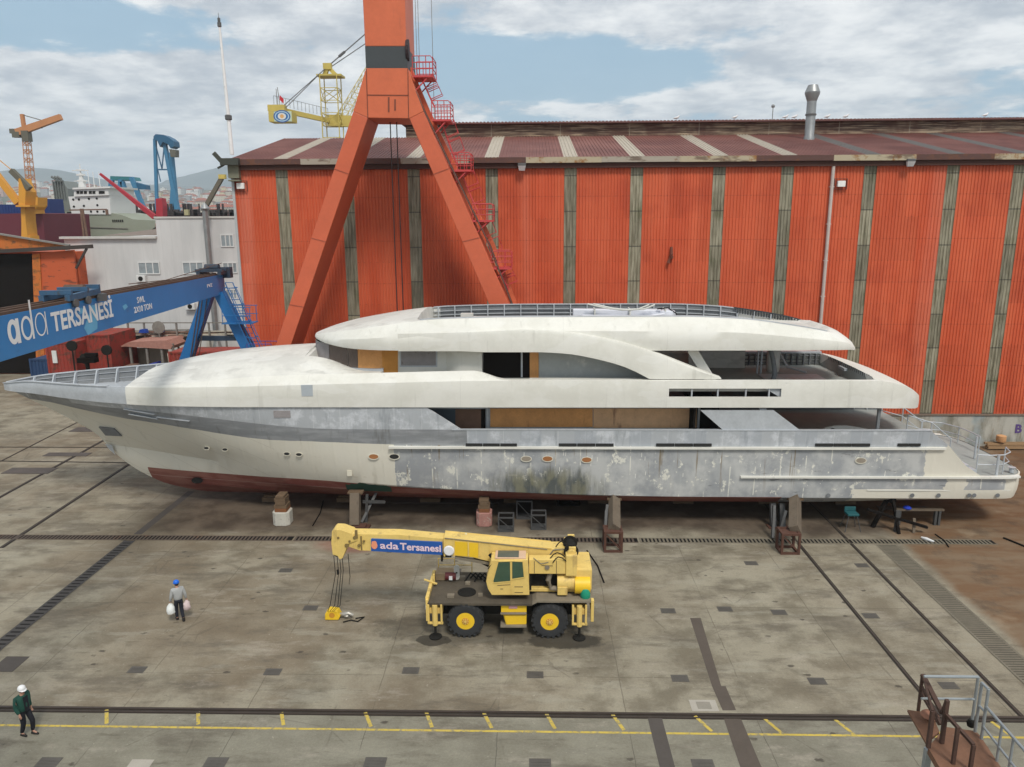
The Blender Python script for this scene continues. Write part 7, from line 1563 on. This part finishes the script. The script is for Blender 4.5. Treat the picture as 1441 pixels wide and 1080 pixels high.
for px, py, w_, h_, m, lab in ((20, 512, 9, 2.4, M_sc[1], 'grey-green scrap heap at the far left below the girder lettering'), (50, 520, 5, 1.7, M_blk, 'black machine beside the dark blue container at far left'), (155, 508, 6, 1.5, M_sc[0], 'brown scrap heap right of the red containers')):
    p = at(px, py, Z=0); b = MB()
    for i in range(16): c = (p.x+rk.uniform(-w_/2, w_/2), p.y+rk.uniform(-1, 1), rk.uniform(.1, h_*.6)); b.bar(c, (c[0]+rk.uniform(-2, 2), c[1]+rk.uniform(-1, 1), rk.uniform(.3, h_)), rk.uniform(.15, .7), rk.uniform(.1, .5))
    tag(b.build('scrap_heap', m), lab, 'scrap heap')
for px, py, Y, lab in ((101, 487, 69, 'red container, the right one'), (150, 493, 70, 'brown timber pile'), (120, 505, 66, 'dull red container')):
    p = at(px, py, Y=Y); b = MB(); b.tube([(p.x, Y, 0), (p.x, Y, p.z)], .08, 6); b.lathe((p.x, Y, p.z), [(.1, -.12), (.5, -.1), (.5, .1), (.1, .12)], 12, 'Y'); tag(b.build('cable_reel', M_blk), 'black cable reel on a stand before the '+lab, 'cable reel')
# ================================================================= ships
M_sg = mat('ship_green_grey', (.26, .28, .22), .6, 0, .1, .15, (.17, .17, .13), .3, .3, True); M_sw = mat('ship_white', (.66, .66, .64), .5, 0, .06, .3); M_mr = mat('ship_maroon', (.12, .02, .032), .6, 0, .15, .2); M_bt2 = mat('ship_bottom', (.20, .05, .04), .7)
Y = 170.0; t = thing('cargo_ship', (at(140, 320, Y=Y).x, Y, 0), 'grey-green cargo ship with a white bridge house in the left background', 'ship')
hp_ = [(52, 299), (66, 299.5), (66, 303), (92, 303), (92, 298), (150, 299), (172, 303), (187, 309), (229, 311), (205, 330), (165, 338), (120, 336), (80, 326), (56, 318)]
zlow = at(120, 334, Y=Y).z; b = MB(); pts_ = [(at(*q, Y=Y).x, at(*q, Y=Y).z) for q in hp_]; b.prism(pts_, Y, Y+14); b.build('hull', M_sg, t)
b = MB(); b.prism([(pts_[0][0]+2, 1), (pts_[8][0]-4, 1), (pts_[8][0]-3, zlow), (pts_[0][0]+2, zlow+2)], Y+2, Y+12); b.build('hull_bottom', M_bt2, t)
b = MB(); p, q = at(60, 318, Y=Y-.1), at(180, 322, Y=Y-.1); b.bar(p, q, .15); b.build('fender_line', M_sc[1], t)
def sbox(name, pts, m, y0, dep, par): return ppoly(name, pts, y0, dep, m, par)
hs_ = sbox('bridge_house', [(96, 277), (154, 275), (156, 302), (101, 302)], M_sw, Y-.2, 11, t); br = sbox('bridge', [(104, 266), (152, 264), (153, 275), (104, 277)], M_sw, Y-.6, 11, t)
sbox('bridge_roof', [(102, 264.5), (155, 262.5), (155, 265), (102, 267)], M_sw, Y-1, 12, t)
for px in (107.5, 112.5, 118, 125, 130, 139, 143): sbox('window', [(px, 269), (px+4, 269), (px+4, 273), (px, 273)], M_blk, Y-.68, .1, br)
for px, py in ((103, 281), (111, 281), (125, 280), (136, 279.5), (118, 290), (137, 289), (104, 291), (128, 298), (137, 298), (146, 298)): b = MB(); p = at(px, py, Y=Y-.25); b.lathe((p.x, Y-.28, p.z), [(.25, 0), (.25, .1)], 8, 'Y'); b.build('porthole', M_blk, hs_)
sbox('opening', [(69, 299), (91, 299), (91, 303.5), (69, 303.5)], M_blk, Y+.4, .1, t); sbox('opening', [(94, 298.5), (101, 298.5), (101, 303), (94, 303)], M_blk, Y-.05, .1, t)
b = MB(); p, q = at(116, 264, Y=Y+4), at(113, 231, Y=Y+4)
b.bar(p, (p.x, p.y, q.z-2), 1.3, 1.0, w2=.4, h2=.4); b.tube([(p.x, p.y, q.z-2), (p.x, p.y, q.z)], .12, 5)
for k, w_ in ((.25, 3.2), (.5, 2.0), (.7, 3.6)): z_ = p.z+(q.z-p.z)*k; b.box(p.x-w_/2, Y+3.8, z_, p.x+w_/2, Y+4.2, z_+.2); b.box(p.x-.8, Y+3.6, z_, p.x+.8, Y+4.4, z_+.35)
b.build('mast', M_sw, t)
b = MB()
for px in (126, 133, 141): p = at(px, 264, Y=Y+3); b.tube([p, p+Vector((0, 0, 3.4))], .08, 5)
b.build('aerial', M_sw, t)
p, q = at(163, 310, Y=Y-.15), 0
tb = MB(); p = at(157, 312.5, Y=Y-.1); text('BURAK B', 'x', (p.x, Y-.12, p.z), (1, 0, 0), (0, 0, 1), .7, None, pile=tb, bold=.02) if False else None
b = MB()
for k in range(6): x = at(158+k*2.7, 310, Y=Y).x; b.box(x, Y-.06, at(0+160, 313, Y=Y).z, x+.3, Y-.01, at(160, 309.5, Y=Y).z)
b.build('name_mark', M_blk, t)
t = thing('lattice_post', (at(116, 330, Y=150).x, 150, 0), 'thin brown lattice post standing before the grey-green ship', 'lattice post'); b = MB(); p, q = at(114, 294, Y=150), at(121, 332, Y=150)
b.bar((p.x, 150, p.z), (q.x-.6, 150, 0), .35); b.bar((p.x+.3, 150, p.z), (q.x+.8, 150, 0), .3); p2, q2 = at(98, 296, Y=150), at(150, 295, Y=150); b.bar(p2, q2, .25); b.bar(q2, (q2.x, 150, q2.z-1), .4); b.build('frame', M_sc[0], t)
# grey funnel block behind it
t = thing('funnel_block', (at(86, 280, Y=190).x, 190, 0), 'grey ribbed funnel block with curved pipes left of the white bridge house', 'funnel')
ppoly('casing', [(75, 257), (80, 254), (88, 255), (95, 266), (98, 290), (78, 291)], 190, 6, mat('funnel_grey', (.20, .22, .21), .6), t); ppoly('base', [(64, 291), (68, 284), (98, 282), (100, 302), (64, 302)], 189, 8, mat('funnel_base', (.16, .17, .15), .6), t)
b = MB()
for k in range(5): p, q = at(74+k*3.6, 256-abs(k-2), Y=189.6), at(79+k*3.6, 288, Y=189.6); b.bar(p, q, .25)
for k in range(3): p = at(79+k*4, 256, Y=189.6); b.tube([p, p+Vector((-.2, 0, .7)), p+Vector((-1.0, 0, 1.2))], .3, 6)
b.build('exhaust_pipe', mat('funnel_pipe', (.12, .13, .125)), t)
b = MB(); b.box(at(62, 300, Y=189).x, 190, 2, at(102, 300, Y=189).x, 196, at(80, 301, Y=189).z); b.build('support', mat('funnel_base', (.16, .17, .15), .6), t)
t = thing('maroon_ship', (at(25, 320, Y=150).x, 150, 0), 'dark maroon ship hull at the far left edge behind the orange shed', 'ship')
ppoly('hull', [(-90, 302), (10, 301), (44, 300), (60, 301), (64, 345), (-90, 345)], 150, 16, M_mr, t); b = MB(); b.box(at(-90, 345, Y=150).x, 151, 1, at(60, 345, Y=150).x, 165, at(0, 344, Y=150).z); b.build('hull_bottom', M_mr, t)
for px0, px1, y0, y1, lab in ((0, 30, 288, 300, 'left of the orange deck crane'), (52, 68, 280, 300, 'right of the orange deck crane')):
    b = MB(); p, q = at(px0, y1, Y=158), at(px1, y0, Y=158); b.box(p.x, 158, p.z-3, q.x, 163, q.z)
    for k in range(8): x = p.x+(q.x-p.x)*k/8; b.box(x, 157.9, p.z, x+.15, 158, q.z)
    tag(b.build('deck_container', mat('deck_blue', (.012, .035, .15), .6)), 'dark blue container block on the maroon ship '+lab, 'container')
# barge and dock clutter right of it
t = thing('dock_barge', (at(270, 300, Y=190).x, 190, 0), 'long dark dock barge with a cluttered deck behind the white office', 'barge'); ppoly('hull', [(182, 303), (345, 300), (345, 330), (190, 330)], 190, 12, mat('barge_maroon', (.075, .025, .028), .7), t)
b = MB(); b.box(at(190, 330, Y=190).x, 191, .5, at(345, 330, Y=190).x, 201, at(250, 329, Y=190).z); b.build('hull_bottom', M_blk, t)
b = MB()
for i in range(90):
    px = 184+i*1.75+rk.uniform(-1, 1); p = at(px, 302, Y=189.8); h_ = rk.choice((.3, .5, .8, 1.2, 2.6)); w_ = rk.uniform(.1, 1.1) if h_ < 2 else .12; b.box(p.x, 189.9, p.z-.3, p.x+w_, 190.5+rk.random(), p.z+h_)
b.build('deck_gear', mat('barge_gear', (.06, .05, .05), .7), t)
b = MB(); p, q = at(184, 299, Y=189.9), at(345, 296, Y=189.9); b.bar(p, q, .08); b.bar(p-Vector((0, 0, .4)), q-Vector((0, 0, .4)), .07); b.build('guard_rail', mat('barge_gear', (.06, .05, .05)), t)
for px, col_, lab in ((173, 'y', 'left'), (178, 'w', 'middle'), (262, 'w', 'right')):
    p = at(px, 301, Y=189); b = MB(); b.box(p.x-.5, 189, p.z-.4, p.x+.5, 190, p.z+1.0); tag(b.build('deck_drum', mat('tan_box', (.4, .36, .2), .7)), 'small pale box on the barge deck, the %s one' % lab, 'box')
# ================================================================= cranes in the background
def lattice(b, p, q, w, n, r, up=(0, 1, 0), w2=None):
    p, q = Vector(p), Vector(q); w2 = w2 or w; d = (q-p).normalized(); a = d.cross(Vector(up)).normalized(); c = a.cross(d); L_ = (q-p).length; pr0 = None
    for i in range(n+1):
        o = p+(q-p)*i/n; ww = w+(w2-w)*i/n; cs = [o+a*ww/2*s1+c*ww/2*s2 for s1, s2 in ((-1, -1), (1, -1), (1, 1), (-1, 1))]
        for k in range(4): b.bar(cs[k], cs[(k+1) % 4], r*.7)
        if pr0:
            for k in range(4): b.bar(pr0[k], cs[k], r); b.bar(pr0[k], cs[(k+1) % 4] if i % 2 else cs[k], r*.6); b.bar(pr0[(k+1) % 4], cs[k] if i % 2 else cs[(k+1) % 4], r*.6)
        pr0 = cs
M_tc = mat('tower_crane_yellow', (.50, .40, .10), .5, 0, .2, .8, (.25, .2, .1), .3, 1); M_tc2 = mat('tower_crane_dark', (.12, .11, .08), .6)
Y = 110.0; t = thing('tower_crane', (at(470, 190, Y=Y).x, Y, 0), 'yellow lattice tower crane with an emblem on its counterweight behind the hall roof', 'tower crane')
p0, p1 = at(469, 190, Y=Y), at(469, 108, Y=Y); b = MB(); lattice(b, (p0.x, Y, 0), (p0.x, Y, p1.z), 2.35, 22, .12); b.build('tower', M_tc, t)
b = MB(); ap = at(461, 94, Y=Y); b.bar((p0.x-.8, Y, p1.z), ap, .55); b.bar((p0.x+1.0, Y, p1.z), ap, .5); b.cbox((ap.x, Y, ap.z), (1.1, .8, .8)); b.box(p0.x-1.6, Y-1.2, p1.z-.1, p0.x+1.8, Y+1.2, p1.z+.15); b.build('apex', M_tc, t)
ja, jb, jc = at(386, 153, Y=Y-6), at(462, 170, Y=Y), at(510, 172, Y=Y+3); b = MB(); b.bar(ja, jb, .5, .6); b.bar(jb, jc, .9, 1.5); b.cbox((ja.x+.4, ja.y, ja.z), (2.2, 1.2, .8)); b.build('counter_jib', M_tc, t)
b = MB()
for k in range(15): p = ja+(jb-ja)*(k/14); b.bar(p+Vector((0, 0, .5)), p+Vector((0, 0, 1.6)), .05)
b.bar(ja+Vector((0, 0, 1.6)), jb+Vector((0, 0, 1.6)), .05); b.build('jib_rail', M_galv, t)
cw0, cw1 = at(379, 172, Y=Y-7), at(411, 157, Y=Y-7); b = MB(); b.box(cw0.x, cw0.y-.2, cw0.z, cw1.x, cw0.y+2.0, cw1.z); cw = b.build('counterweight', M_tc, t, bevel=.05)
b = MB(); cc = at(397, 164.5, Y=Y-7)
def disc(b, cx_, cz, rx, rz, y, n=24): b.add([(cx_+rx*math.cos(2*math.pi*k/n), y, cz+rz*math.sin(2*math.pi*k/n)) for k in range(n)], [tuple(range(n))])
wdm = (cw1.x-cw0.x); b = MB(); b.box(cw0.x+wdm*.24, cw0.y-.215, cw0.z+.02, cw1.x-.02, cw0.y-.201, cw1.z-.02); b.build('sign_panel', mat('sign_pale_green', (.45, .55, .42), .5), cw)
for k, (rx, rz, c_) in enumerate(((1.12, .78, (.02, .09, .3)), (.96, .66, (.35, .5, .6)), (.8, .52, (.02, .12, .33)), (.55, .42, (.62, .62, .58)), (.26, .24, (.65, .35, .12)))):
    b = MB(); disc(b, cc.x+.05, cc.z+.02, rx, rz, cw0.y-.222-.006*k); b.build('emblem', mat('emblem_%s' % 'abcde'[k], c_, .5), cw)
b = MB(); b.tube([at(398, 150, Y=Y-6), ap], .06, 4); b.tube([at(402, 152, Y=Y-6), ap+Vector((0, .3, .2))], .06, 4); up_ = at(514, 48, Y=Y+6); b.tube([ap, up_], .09, 5); b.tube([ap+Vector((.2, 0, -.2)), up_+Vector((.3, 0, -1.1))], .07, 5)
m1 = ap+(up_-ap)*.3; b.bar(m1, m1+(up_-ap)*.14, .3); b.build('tie_rope', mat('rope_dark', (.10, .10, .10), .6), t)
b = MB(); lattice(b, at(480, 168, Y=Y+2), at(545, 60, Y=Y+14), 1.2, 14, .07); b.build('jib', M_tc, t)
b = MB(); p = at(390, 148, Y=Y-6); b.tube([p, p+Vector((0, 0, 2.0))], .04, 4); p = at(394, 148, Y=Y-6); b.tube([p, p+Vector((-.2, 0, 2.2))], .04, 4); b.build('flag_pole', M_tc2, t)
b = MB(); q = at(393.5, 134, Y=Y-6); b.add([q, q+Vector((.5, 0, -.5)), q+Vector((.45, 0, -1.1)), q+Vector((-.05, 0, -.6))], [(0, 1, 2, 3)]); b.build('flag', mat('flag_red', (.5, .02, .03), .7), t)
# orange tower crane far left
M_o2 = mat('far_crane_orange', (.50, .22, .09), .6, 0, .15, .3); Y = 230.0; t = thing('luffing_crane', (at(45, 300, Y=Y).x, Y, 0), 'slender orange tower crane with a raised jib at the far left', 'tower crane')
p0, p1 = at(47, 330, Y=Y), at(37, 193, Y=Y); b = MB(); lattice(b, (p0.x, Y, 0), (p1.x, Y, p1.z), 2.2, 34, .17, w2=1.5); b.build('tower', M_o2, t)
b = MB(); p = at(37, 187, Y=Y); b.cbox((p.x, Y, p.z-1), (2, 2, 3)); b.build('slewing_unit', M_tc2, t)
b = MB(); b.bar(at(24, 187, Y=Y), at(86, 165, Y=Y), 1.4, 2.0, w2=1.2, h2=1.6); b.build('jib', M_o2, t); b = MB(); b.bar(at(15, 185, Y=Y), at(34, 185, Y=Y), 1.3); b.cbox(at(24, 190, Y=Y), (2.2, 1.5, 1.6)); b.build('counterweight', M_tc2, t)
b = MB(); b.bar(at(35, 187, Y=Y), at(31, 161, Y=Y), .9); b.bar(at(37, 187, Y=Y), at(32, 161, Y=Y), .5); b.build('apex', M_o2, t); b = MB(); b.tube([at(32, 162, Y=Y), at(60, 170, Y=Y)], .12, 4); b.tube([at(59, 175, Y=Y), at(59, 181, Y=Y)], .2, 4); b.build('rope', M_tc2, t)
b = MB(); b.cbox((p0.x, Y, at(47, 285, Y=Y).z), (3.6, 3.6, 4.0)); b.build('lower_housing', mat('far_crane_yellow', (.62, .30, .04), .6), t)
# yellow-orange harbour crane
M_hc = mat('harbour_crane_yellow', (.62, .29, .035), .55, 0, .12, .4); Y = 140.0; t = thing('harbour_crane', (at(34, 320, Y=Y).x, Y, 0), 'yellow-orange harbour crane with a steep boom in front of the maroon ship', 'harbour crane')
ppoly('tower', [(29, 291), (35, 291), (36, 312), (39, 336), (30, 336), (30, 312)], Y, 3, M_hc, t); pb = at(36, 336, Y=Y); b = MB(); b.box(pb.x-.9, Y+.2, 0, pb.x+.8, Y+2.8, pb.z+.5); b.build('column', M_hc, t)
ppoly('cabin', [(26, 252), (28, 251), (36, 270), (35, 289), (26, 289)], Y-.5, 3.0, M_hc, t); b = MB(); b.bar(at(-6, 245, Y=Y), at(26, 286, Y=Y), 1.0, 1.1); b.bar(at(-10, 218, Y=Y), at(18, 241, Y=Y), .12); b.build('boom', M_hc, t)
b = MB(); b.bar(at(16, 240, Y=Y), at(42, 266, Y=Y), .9, .9); b.bar(at(20, 240, Y=Y), at(42, 263, Y=Y), .2); b.build('back_boom', M_tc2, t); ppoly('gallery', [(22, 289), (42, 289), (42, 291.5), (22, 291.5)], Y-1, 4.5, M_hc, t)
ppoly('machinery_box', [(37, 278), (53, 278), (53, 290), (49, 296), (50, 301), (41, 301), (42, 292), (37, 290)], Y+8, 3, M_hc, t)
# blue crane pair
M_b2 = mat('far_crane_blue', (.05, .19, .33), .5, 0, .15, .3); M_b3 = mat('far_crane_deep_blue', (.02, .10, .19), .5, 0, .2, .3)
Y = 300.0; t = thing('blue_portal_crane', (at(233, 290, Y=Y).x, Y, 0), 'tall pale blue dock crane with a dark blue head in the left background', 'dock crane'); zB = lambda x: (at(x, 300, Y=Y).x, 0)
b = MB(); q = at(216, 300, Y=Y); b.bar((q.x, Y, 0), at(218, 196, Y=Y), 1.1, 1.0); b.bar((q.x+.8, Y, 0), at(218.5, 196, Y=Y), .3); b.build('left_leg', M_b2, t)
b = MB(); q = at(254, 300, Y=Y); b.bar((q.x+1, Y, 0), at(231, 198, Y=Y), 2.0, 1.6, w2=1.2); q = at(246, 300, Y=Y); b.bar((q.x, Y+2, 0), at(241, 215, Y=Y), 1.5, 1.5); b.bar((q.x-5, Y, 0), at(244, 262, Y=Y), 1.4); b.build('right_leg', M_b2, t)
b = MB(); b.bar(at(217, 239, Y=Y), at(238, 239, Y=Y), .5); b.bar(at(220, 208, Y=Y), at(228, 238, Y=Y), .35); b.bar(at(231, 205, Y=Y), at(228, 238, Y=Y), .35); b.bar(at(220, 230, Y=Y), at(226, 256, Y=Y), .3); b.build('bracing', M_b3, t)
ppoly('head', [(216, 192), (219, 189), (230, 190), (238, 194), (244, 199), (245, 206), (240, 209), (236, 203), (229, 200), (225, 207), (221, 198), (216, 197)], Y-2, 5, M_b3, t); ppoly('cabin', [(238, 210), (247, 211), (247, 221), (240, 221)], Y-3, 3, M_tc2, t)
Y = 260.0; t = thing('low_blue_gantry', (at(180, 290, Y=Y).x, Y, 0), 'low blue gantry crane frame behind the red boom', 'dock crane')
ppoly('top_beam', [(155, 248), (184, 249), (187, 254), (155, 254)], Y, 6, mat('far_teal', (.03, .17, .19), .5), t); ppoly('girder', [(186, 256), (205, 261), (206, 267), (188, 266)], Y, 3, M_b3, t)
b = MB()
for a, c in (((157, 253), (155, 300)), ((170, 253), (170, 298)), ((172, 256), (186, 300)), ((185, 250), (205, 300))): pa, pc_ = at(*a, Y=Y), at(*c, Y=Y); b.bar(pa, pc_, 1.3); b.bar(pc_, (pc_.x, Y, 0), 1.3)
b.bar(at(155, 262, Y=Y), at(172, 262, Y=Y), .9); b.bar(at(157, 285, Y=Y), at(172, 257, Y=Y), .8); b.build('leg_frame', M_b2, t)
M_r2 = mat('far_crane_red', (.36, .03, .045), .6, 0, .1, .3); Y = 128.0; t = thing('red_deck_crane', (at(223, 300, Y=Y).x, Y, 0), 'red deck crane with a long slanting boom before the blue cranes', 'deck crane')
b = MB(); b.bar(at(218, 306, Y=Y), at(141, 245, Y=Y), .8, .8, w2=.35, h2=.35); b.build('boom', M_r2, t); ppoly('tower', [(219, 280), (227, 279), (229, 290), (229, 318), (220, 318)], Y, 1.6, M_r2, t); b = MB(); q = at(224, 318, Y=Y); b.box(q.x-.6, Y, 0, q.x+.6, Y+1.4, q.z+.4); b.build('column', M_r2, t)
Y = 110.0; t = thing('pipe_boom', (at(295, 290, Y=Y).x, Y, 0), 'dark slanting boom with a yellow tip above the white office', 'boom'); b = MB(); b.bar(at(289, 292, Y=Y), at(312, 251, Y=Y), .55, .55); b.build('arm', M_tc2, t); b = MB(); b.cbox(at(313, 249, Y=Y), (.9, .7, .6)); b.build('tip', M_tc, t); b = MB(); q = at(289, 292, Y=Y); b.box(q.x-.3, Y, 0, q.x+.3, Y+.6, q.z); b.build('pedestal', M_tc2, t)
# ================================================================= far shore
def hz(x, y):
    k = min(1, max(0, (y-620)/1800)); s = math.sin(x*.0041+1)*12*k+math.sin(x*.0093+y*.004)*9*k+math.sin(x*.021)*3*k
    return max(0.3, 5*min(1, (y-600)/60.0)+104*k**1.15+s)
def terr_mat(name, c1, c2, sc):
    m, g = newmat(name); v = g.coords(); n = g.noise(v, sc, 7, .65); c = g.mix(c1, c2, n.sm(.4, .6)); g.out(c, .9); return m
b = MB(); nx, ny = 70, 26; x0, x1, y0, y1 = -3600, 3600, 600, 3600
vs = [(x0+(x1-x0)*i/nx, y0+(y1-y0)*j/ny, hz(x0+(x1-x0)*i/nx, y0+(y1-y0)*j/ny) if 0 < j < ny and 0 < i < nx else -.5) for j in range(ny+1) for i in range(nx+1)]
b.add(vs, [(j*(nx+1)+i, j*(nx+1)+i+1, (j+1)*(nx+1)+i+1, (j+1)*(nx+1)+i) for j in range(ny) for i in range(nx)]); tag(b.build('far_shore', terr_mat('shore_green', (.06, .075, .045), (.15, .135, .10), .012), smooth=80), kind='structure')
def ridge(name, Y, dep, prof, m):
    b = MB(); n = 60; f_ = pchip([(at(a, c, Y=Y).x, at(a, c, Y=Y).z) for a, c in prof]); xs_ = [at(a, c, Y=Y).x for a, c in (prof[0], prof[-1])]; rows = []
    for j in range(9):
        t_ = j/8-.5; h_ = math.cos(t_*math.pi)**.8 if abs(t_) < .499 else 0; rr = random.Random(j)
        rows.append([(xs_[0]+(xs_[1]-xs_[0])*i/n, Y+dep*t_*2, max(-5, f_(xs_[0]+(xs_[1]-xs_[0])*i/n)*h_-5*(1-h_)+(rr.uniform(-8, 8) if 0 < j < 8 and j != 4 else 0))) for i in range(n+1)])
    vs = [p for r_ in rows for p in r_]; b.add(vs, [(j*(n+1)+i, j*(n+1)+i+1, (j+1)*(n+1)+i+1, (j+1)*(n+1)+i) for j in range(8) for i in range(n)]); tag(b.build(name, m, smooth=80), kind='structure')
M_hill = terr_mat('hill_green', (.045, .058, .05), (.075, .085, .07), .004)
ridge('hills', 5200, 700, [(-500, 268), (-120, 255), (0, 244), (45, 236.5), (85, 240), (130, 250), (190, 259), (260, 262), (330, 268), (520, 290)], M_hill)
ridge('hills', 6300, 600, [(170, 275), (235, 256), (262, 248), (295, 239), (340, 231), (400, 238), (500, 262), (640, 290)], M_hill)
b = MB(); b.add([(-2500, 360, .25), (2500, 360, .25), (2500, 640, .25), (-2500, 640, .25)], [(0, 1, 2, 3)]); tag(b.build('sea_water', mat('water', (.05, .08, .09), .15, 0, .1, .05)), kind='structure')
def town_mat(name, wall):
    m, g = newmat(name); v = g.coords(); x, y, z = g.sep(v); a = ((x+y*.3)/3.2).mod(1); c_ = (z/3.1).mod(1); wn = a.gt(.35)*a.lt(.7)*c_.gt(.3)*c_.lt(.72); n = g.noise(v, .08, 3)
    c = g.scale(wall, (n-.5)*.4+1); c = g.mix(c, (.10, .11, .12), wn*.75); g.out(c, .8); return m
TW = [('cream', town_mat('town_cream', (.56, .50, .40))), ('white', town_mat('town_white', (.68, .67, .64))), ('pink', town_mat('town_pink', (.50, .33, .28))), ('grey', town_mat('town_grey', (.36, .36, .36))), ('yellow', town_mat('town_yellow', (.58, .48, .28)))]
TR = [('red', mat('roof_red', (.28, .09, .055), .8)), ('brown', mat('roof_brown', (.17, .09, .065), .8)), ('flat grey', mat('roof_grey', (.30, .29, .28), .8))]
rt = random.Random(21); proto = {}
def town(px, Y, w_, h_, d_, wi, ri):
    x = at(px, 300, Y=Y).x; z0 = hz(x, Y); b = MB(); m_ = (TW[wi][1], TR[ri][1])
    b.box(x-w_/2, Y, z0-6, x+w_/2, Y+d_, z0+h_); b.k = 1
    if ri < 2: b.add([(x-w_/2-.5, Y-.5, z0+h_+.02), (x+w_/2+.5, Y-.5, z0+h_+.02), (x+w_/2+.5, Y+d_+.5, z0+h_+.02), (x-w_/2-.5, Y+d_+.5, z0+h_+.02), (x-w_*.3, Y+d_/2, z0+h_+3), (x+w_*.3, Y+d_/2, z0+h_+3)], [(0, 1, 5, 4), (1, 2, 5), (2, 3, 4, 5), (3, 0, 4), (0, 3, 2, 1)])
    else: b.box(x-w_/2-.3, Y-.3, z0+h_+.02, x+w_/2+.3, Y+d_+.3, z0+h_+.7); b.k = 0; b.box(x-1.5, Y+3, z0+h_+.7, x+1.5, Y+6, z0+h_+3)
    tag(b.build('town_house', m_), '%s town block with a %s roof on the far shore' % (TW[wi][0], TR[ri][0]), 'building', '%s blocks with %s roofs in the far town' % (TW[wi][0], TR[ri][0]))
for i in range(285):
    k = i/285; Y = 690+1600*(k**.9)+rt.uniform(-40, 40); px = rt.uniform(-25, 345); wi = rt.choices(range(5), (4, 5, 2, 2, 1))[0]; ri = rt.choices(range(3), (5, 3, 2))[0]
    if px > 200 and k < .5: w_ = rt.uniform(14, 34)
    else: w_ = rt.uniform(9, 20)
    town(px, Y, w_, rt.uniform(7, 15) if Y < 1500 else rt.uniform(9, 20), rt.uniform(9, 15), wi, ri)
for px0, px1, pyb, Y, h_, lab in ((205, 262, 287, 660, 7, 'left'), (262, 330, 288, 668, 8, 'right'), (110, 160, 286, 672, 6, 'middle')):
    x0, x1 = at(px0, pyb, Y=Y).x, at(px1, pyb, Y=Y).x; z0 = hz((x0+x1)/2, Y); b = MB(); b.box(x0, Y, z0-4, x1, Y+14, z0+h_); b.k = 1; b.prism([(Y-1, z0+h_+.02), (Y+15, z0+h_+.02), (Y+7, z0+h_+3)], x0-.5, x1+.5, 'X')
    tag(b.build('warehouse', (TW[1][1], TR[2][1])), 'long low pale waterside warehouse on the far shore, '+lab+' one', 'warehouse')
def blob_tree(px, Y, h_, lab):
    x = at(px, 300, Y=Y).x; z0 = hz(x, Y) if Y > 600 else 0; t = thing('tree', (x, Y, z0), lab, 'tree'); b = MB(); b.tube([(x, Y, z0), (x, Y, z0+h_*.5)], h_*.04, 6, h_*.02); b.build('trunk', M_tim, t); b = MB(); r_ = random.Random(int(px))
    for k in range(260):
        a, e, rr = r_.uniform(0, 6.28), r_.uniform(-.9, 1), r_.random()**.5*h_*.38; c = Vector((x+rr*math.cos(a)*math.sqrt(max(0, 1-e*e)), Y+rr*math.sin(a)*math.sqrt(max(0, 1-e*e)), z0+h_*.62+rr*e)); s_ = h_*.06; u = Vector((r_.uniform(-1, 1), r_.uniform(-1, 1), r_.uniform(-1, 1))).normalized()*s_; v_ = u.cross(Vector((r_.uniform(-1, 1), r_.uniform(-1, 1), 1))).normalized()*s_
        b.add([c-u-v_, c+u-v_, c+u+v_, c-u+v_], [(0, 1, 2, 3)])
    b.build('crown', mat('foliage', (.035, .065, .03), .8, 0, .4, .8), t)
for px, Y, h_, lab in ((4, 200, 20, 'dark green tree behind the maroon ship at the left edge'), (12, 205, 16, 'smaller green tree right of the tree at the left edge'), (165, 250, 13, 'green bush-like tree beside the grey-green ship'), (212, 240, 12, 'small green tree below the pale blue dock crane')): blob_tree(px, Y, h_, lab)
# ================================================================= haze
m, g = newmat('haze_air'); vol = g.n('ShaderNodeVolumePrincipled'); vol.inputs['Color'].default_value = (.80, .91, 1, 1); vol.inputs['Density'].default_value = HAZE; vol.inputs['Anisotropy'].default_value = .2
ov = g.n('ShaderNodeOutputMaterial'); g.nt.links.new(vol.outputs[0], ov.inputs['Volume'])
b = MB(); b.box(-7500, -1500, -1.2, 7500, 7600, 520); tag(b.build('haze', m), kind='stuff')
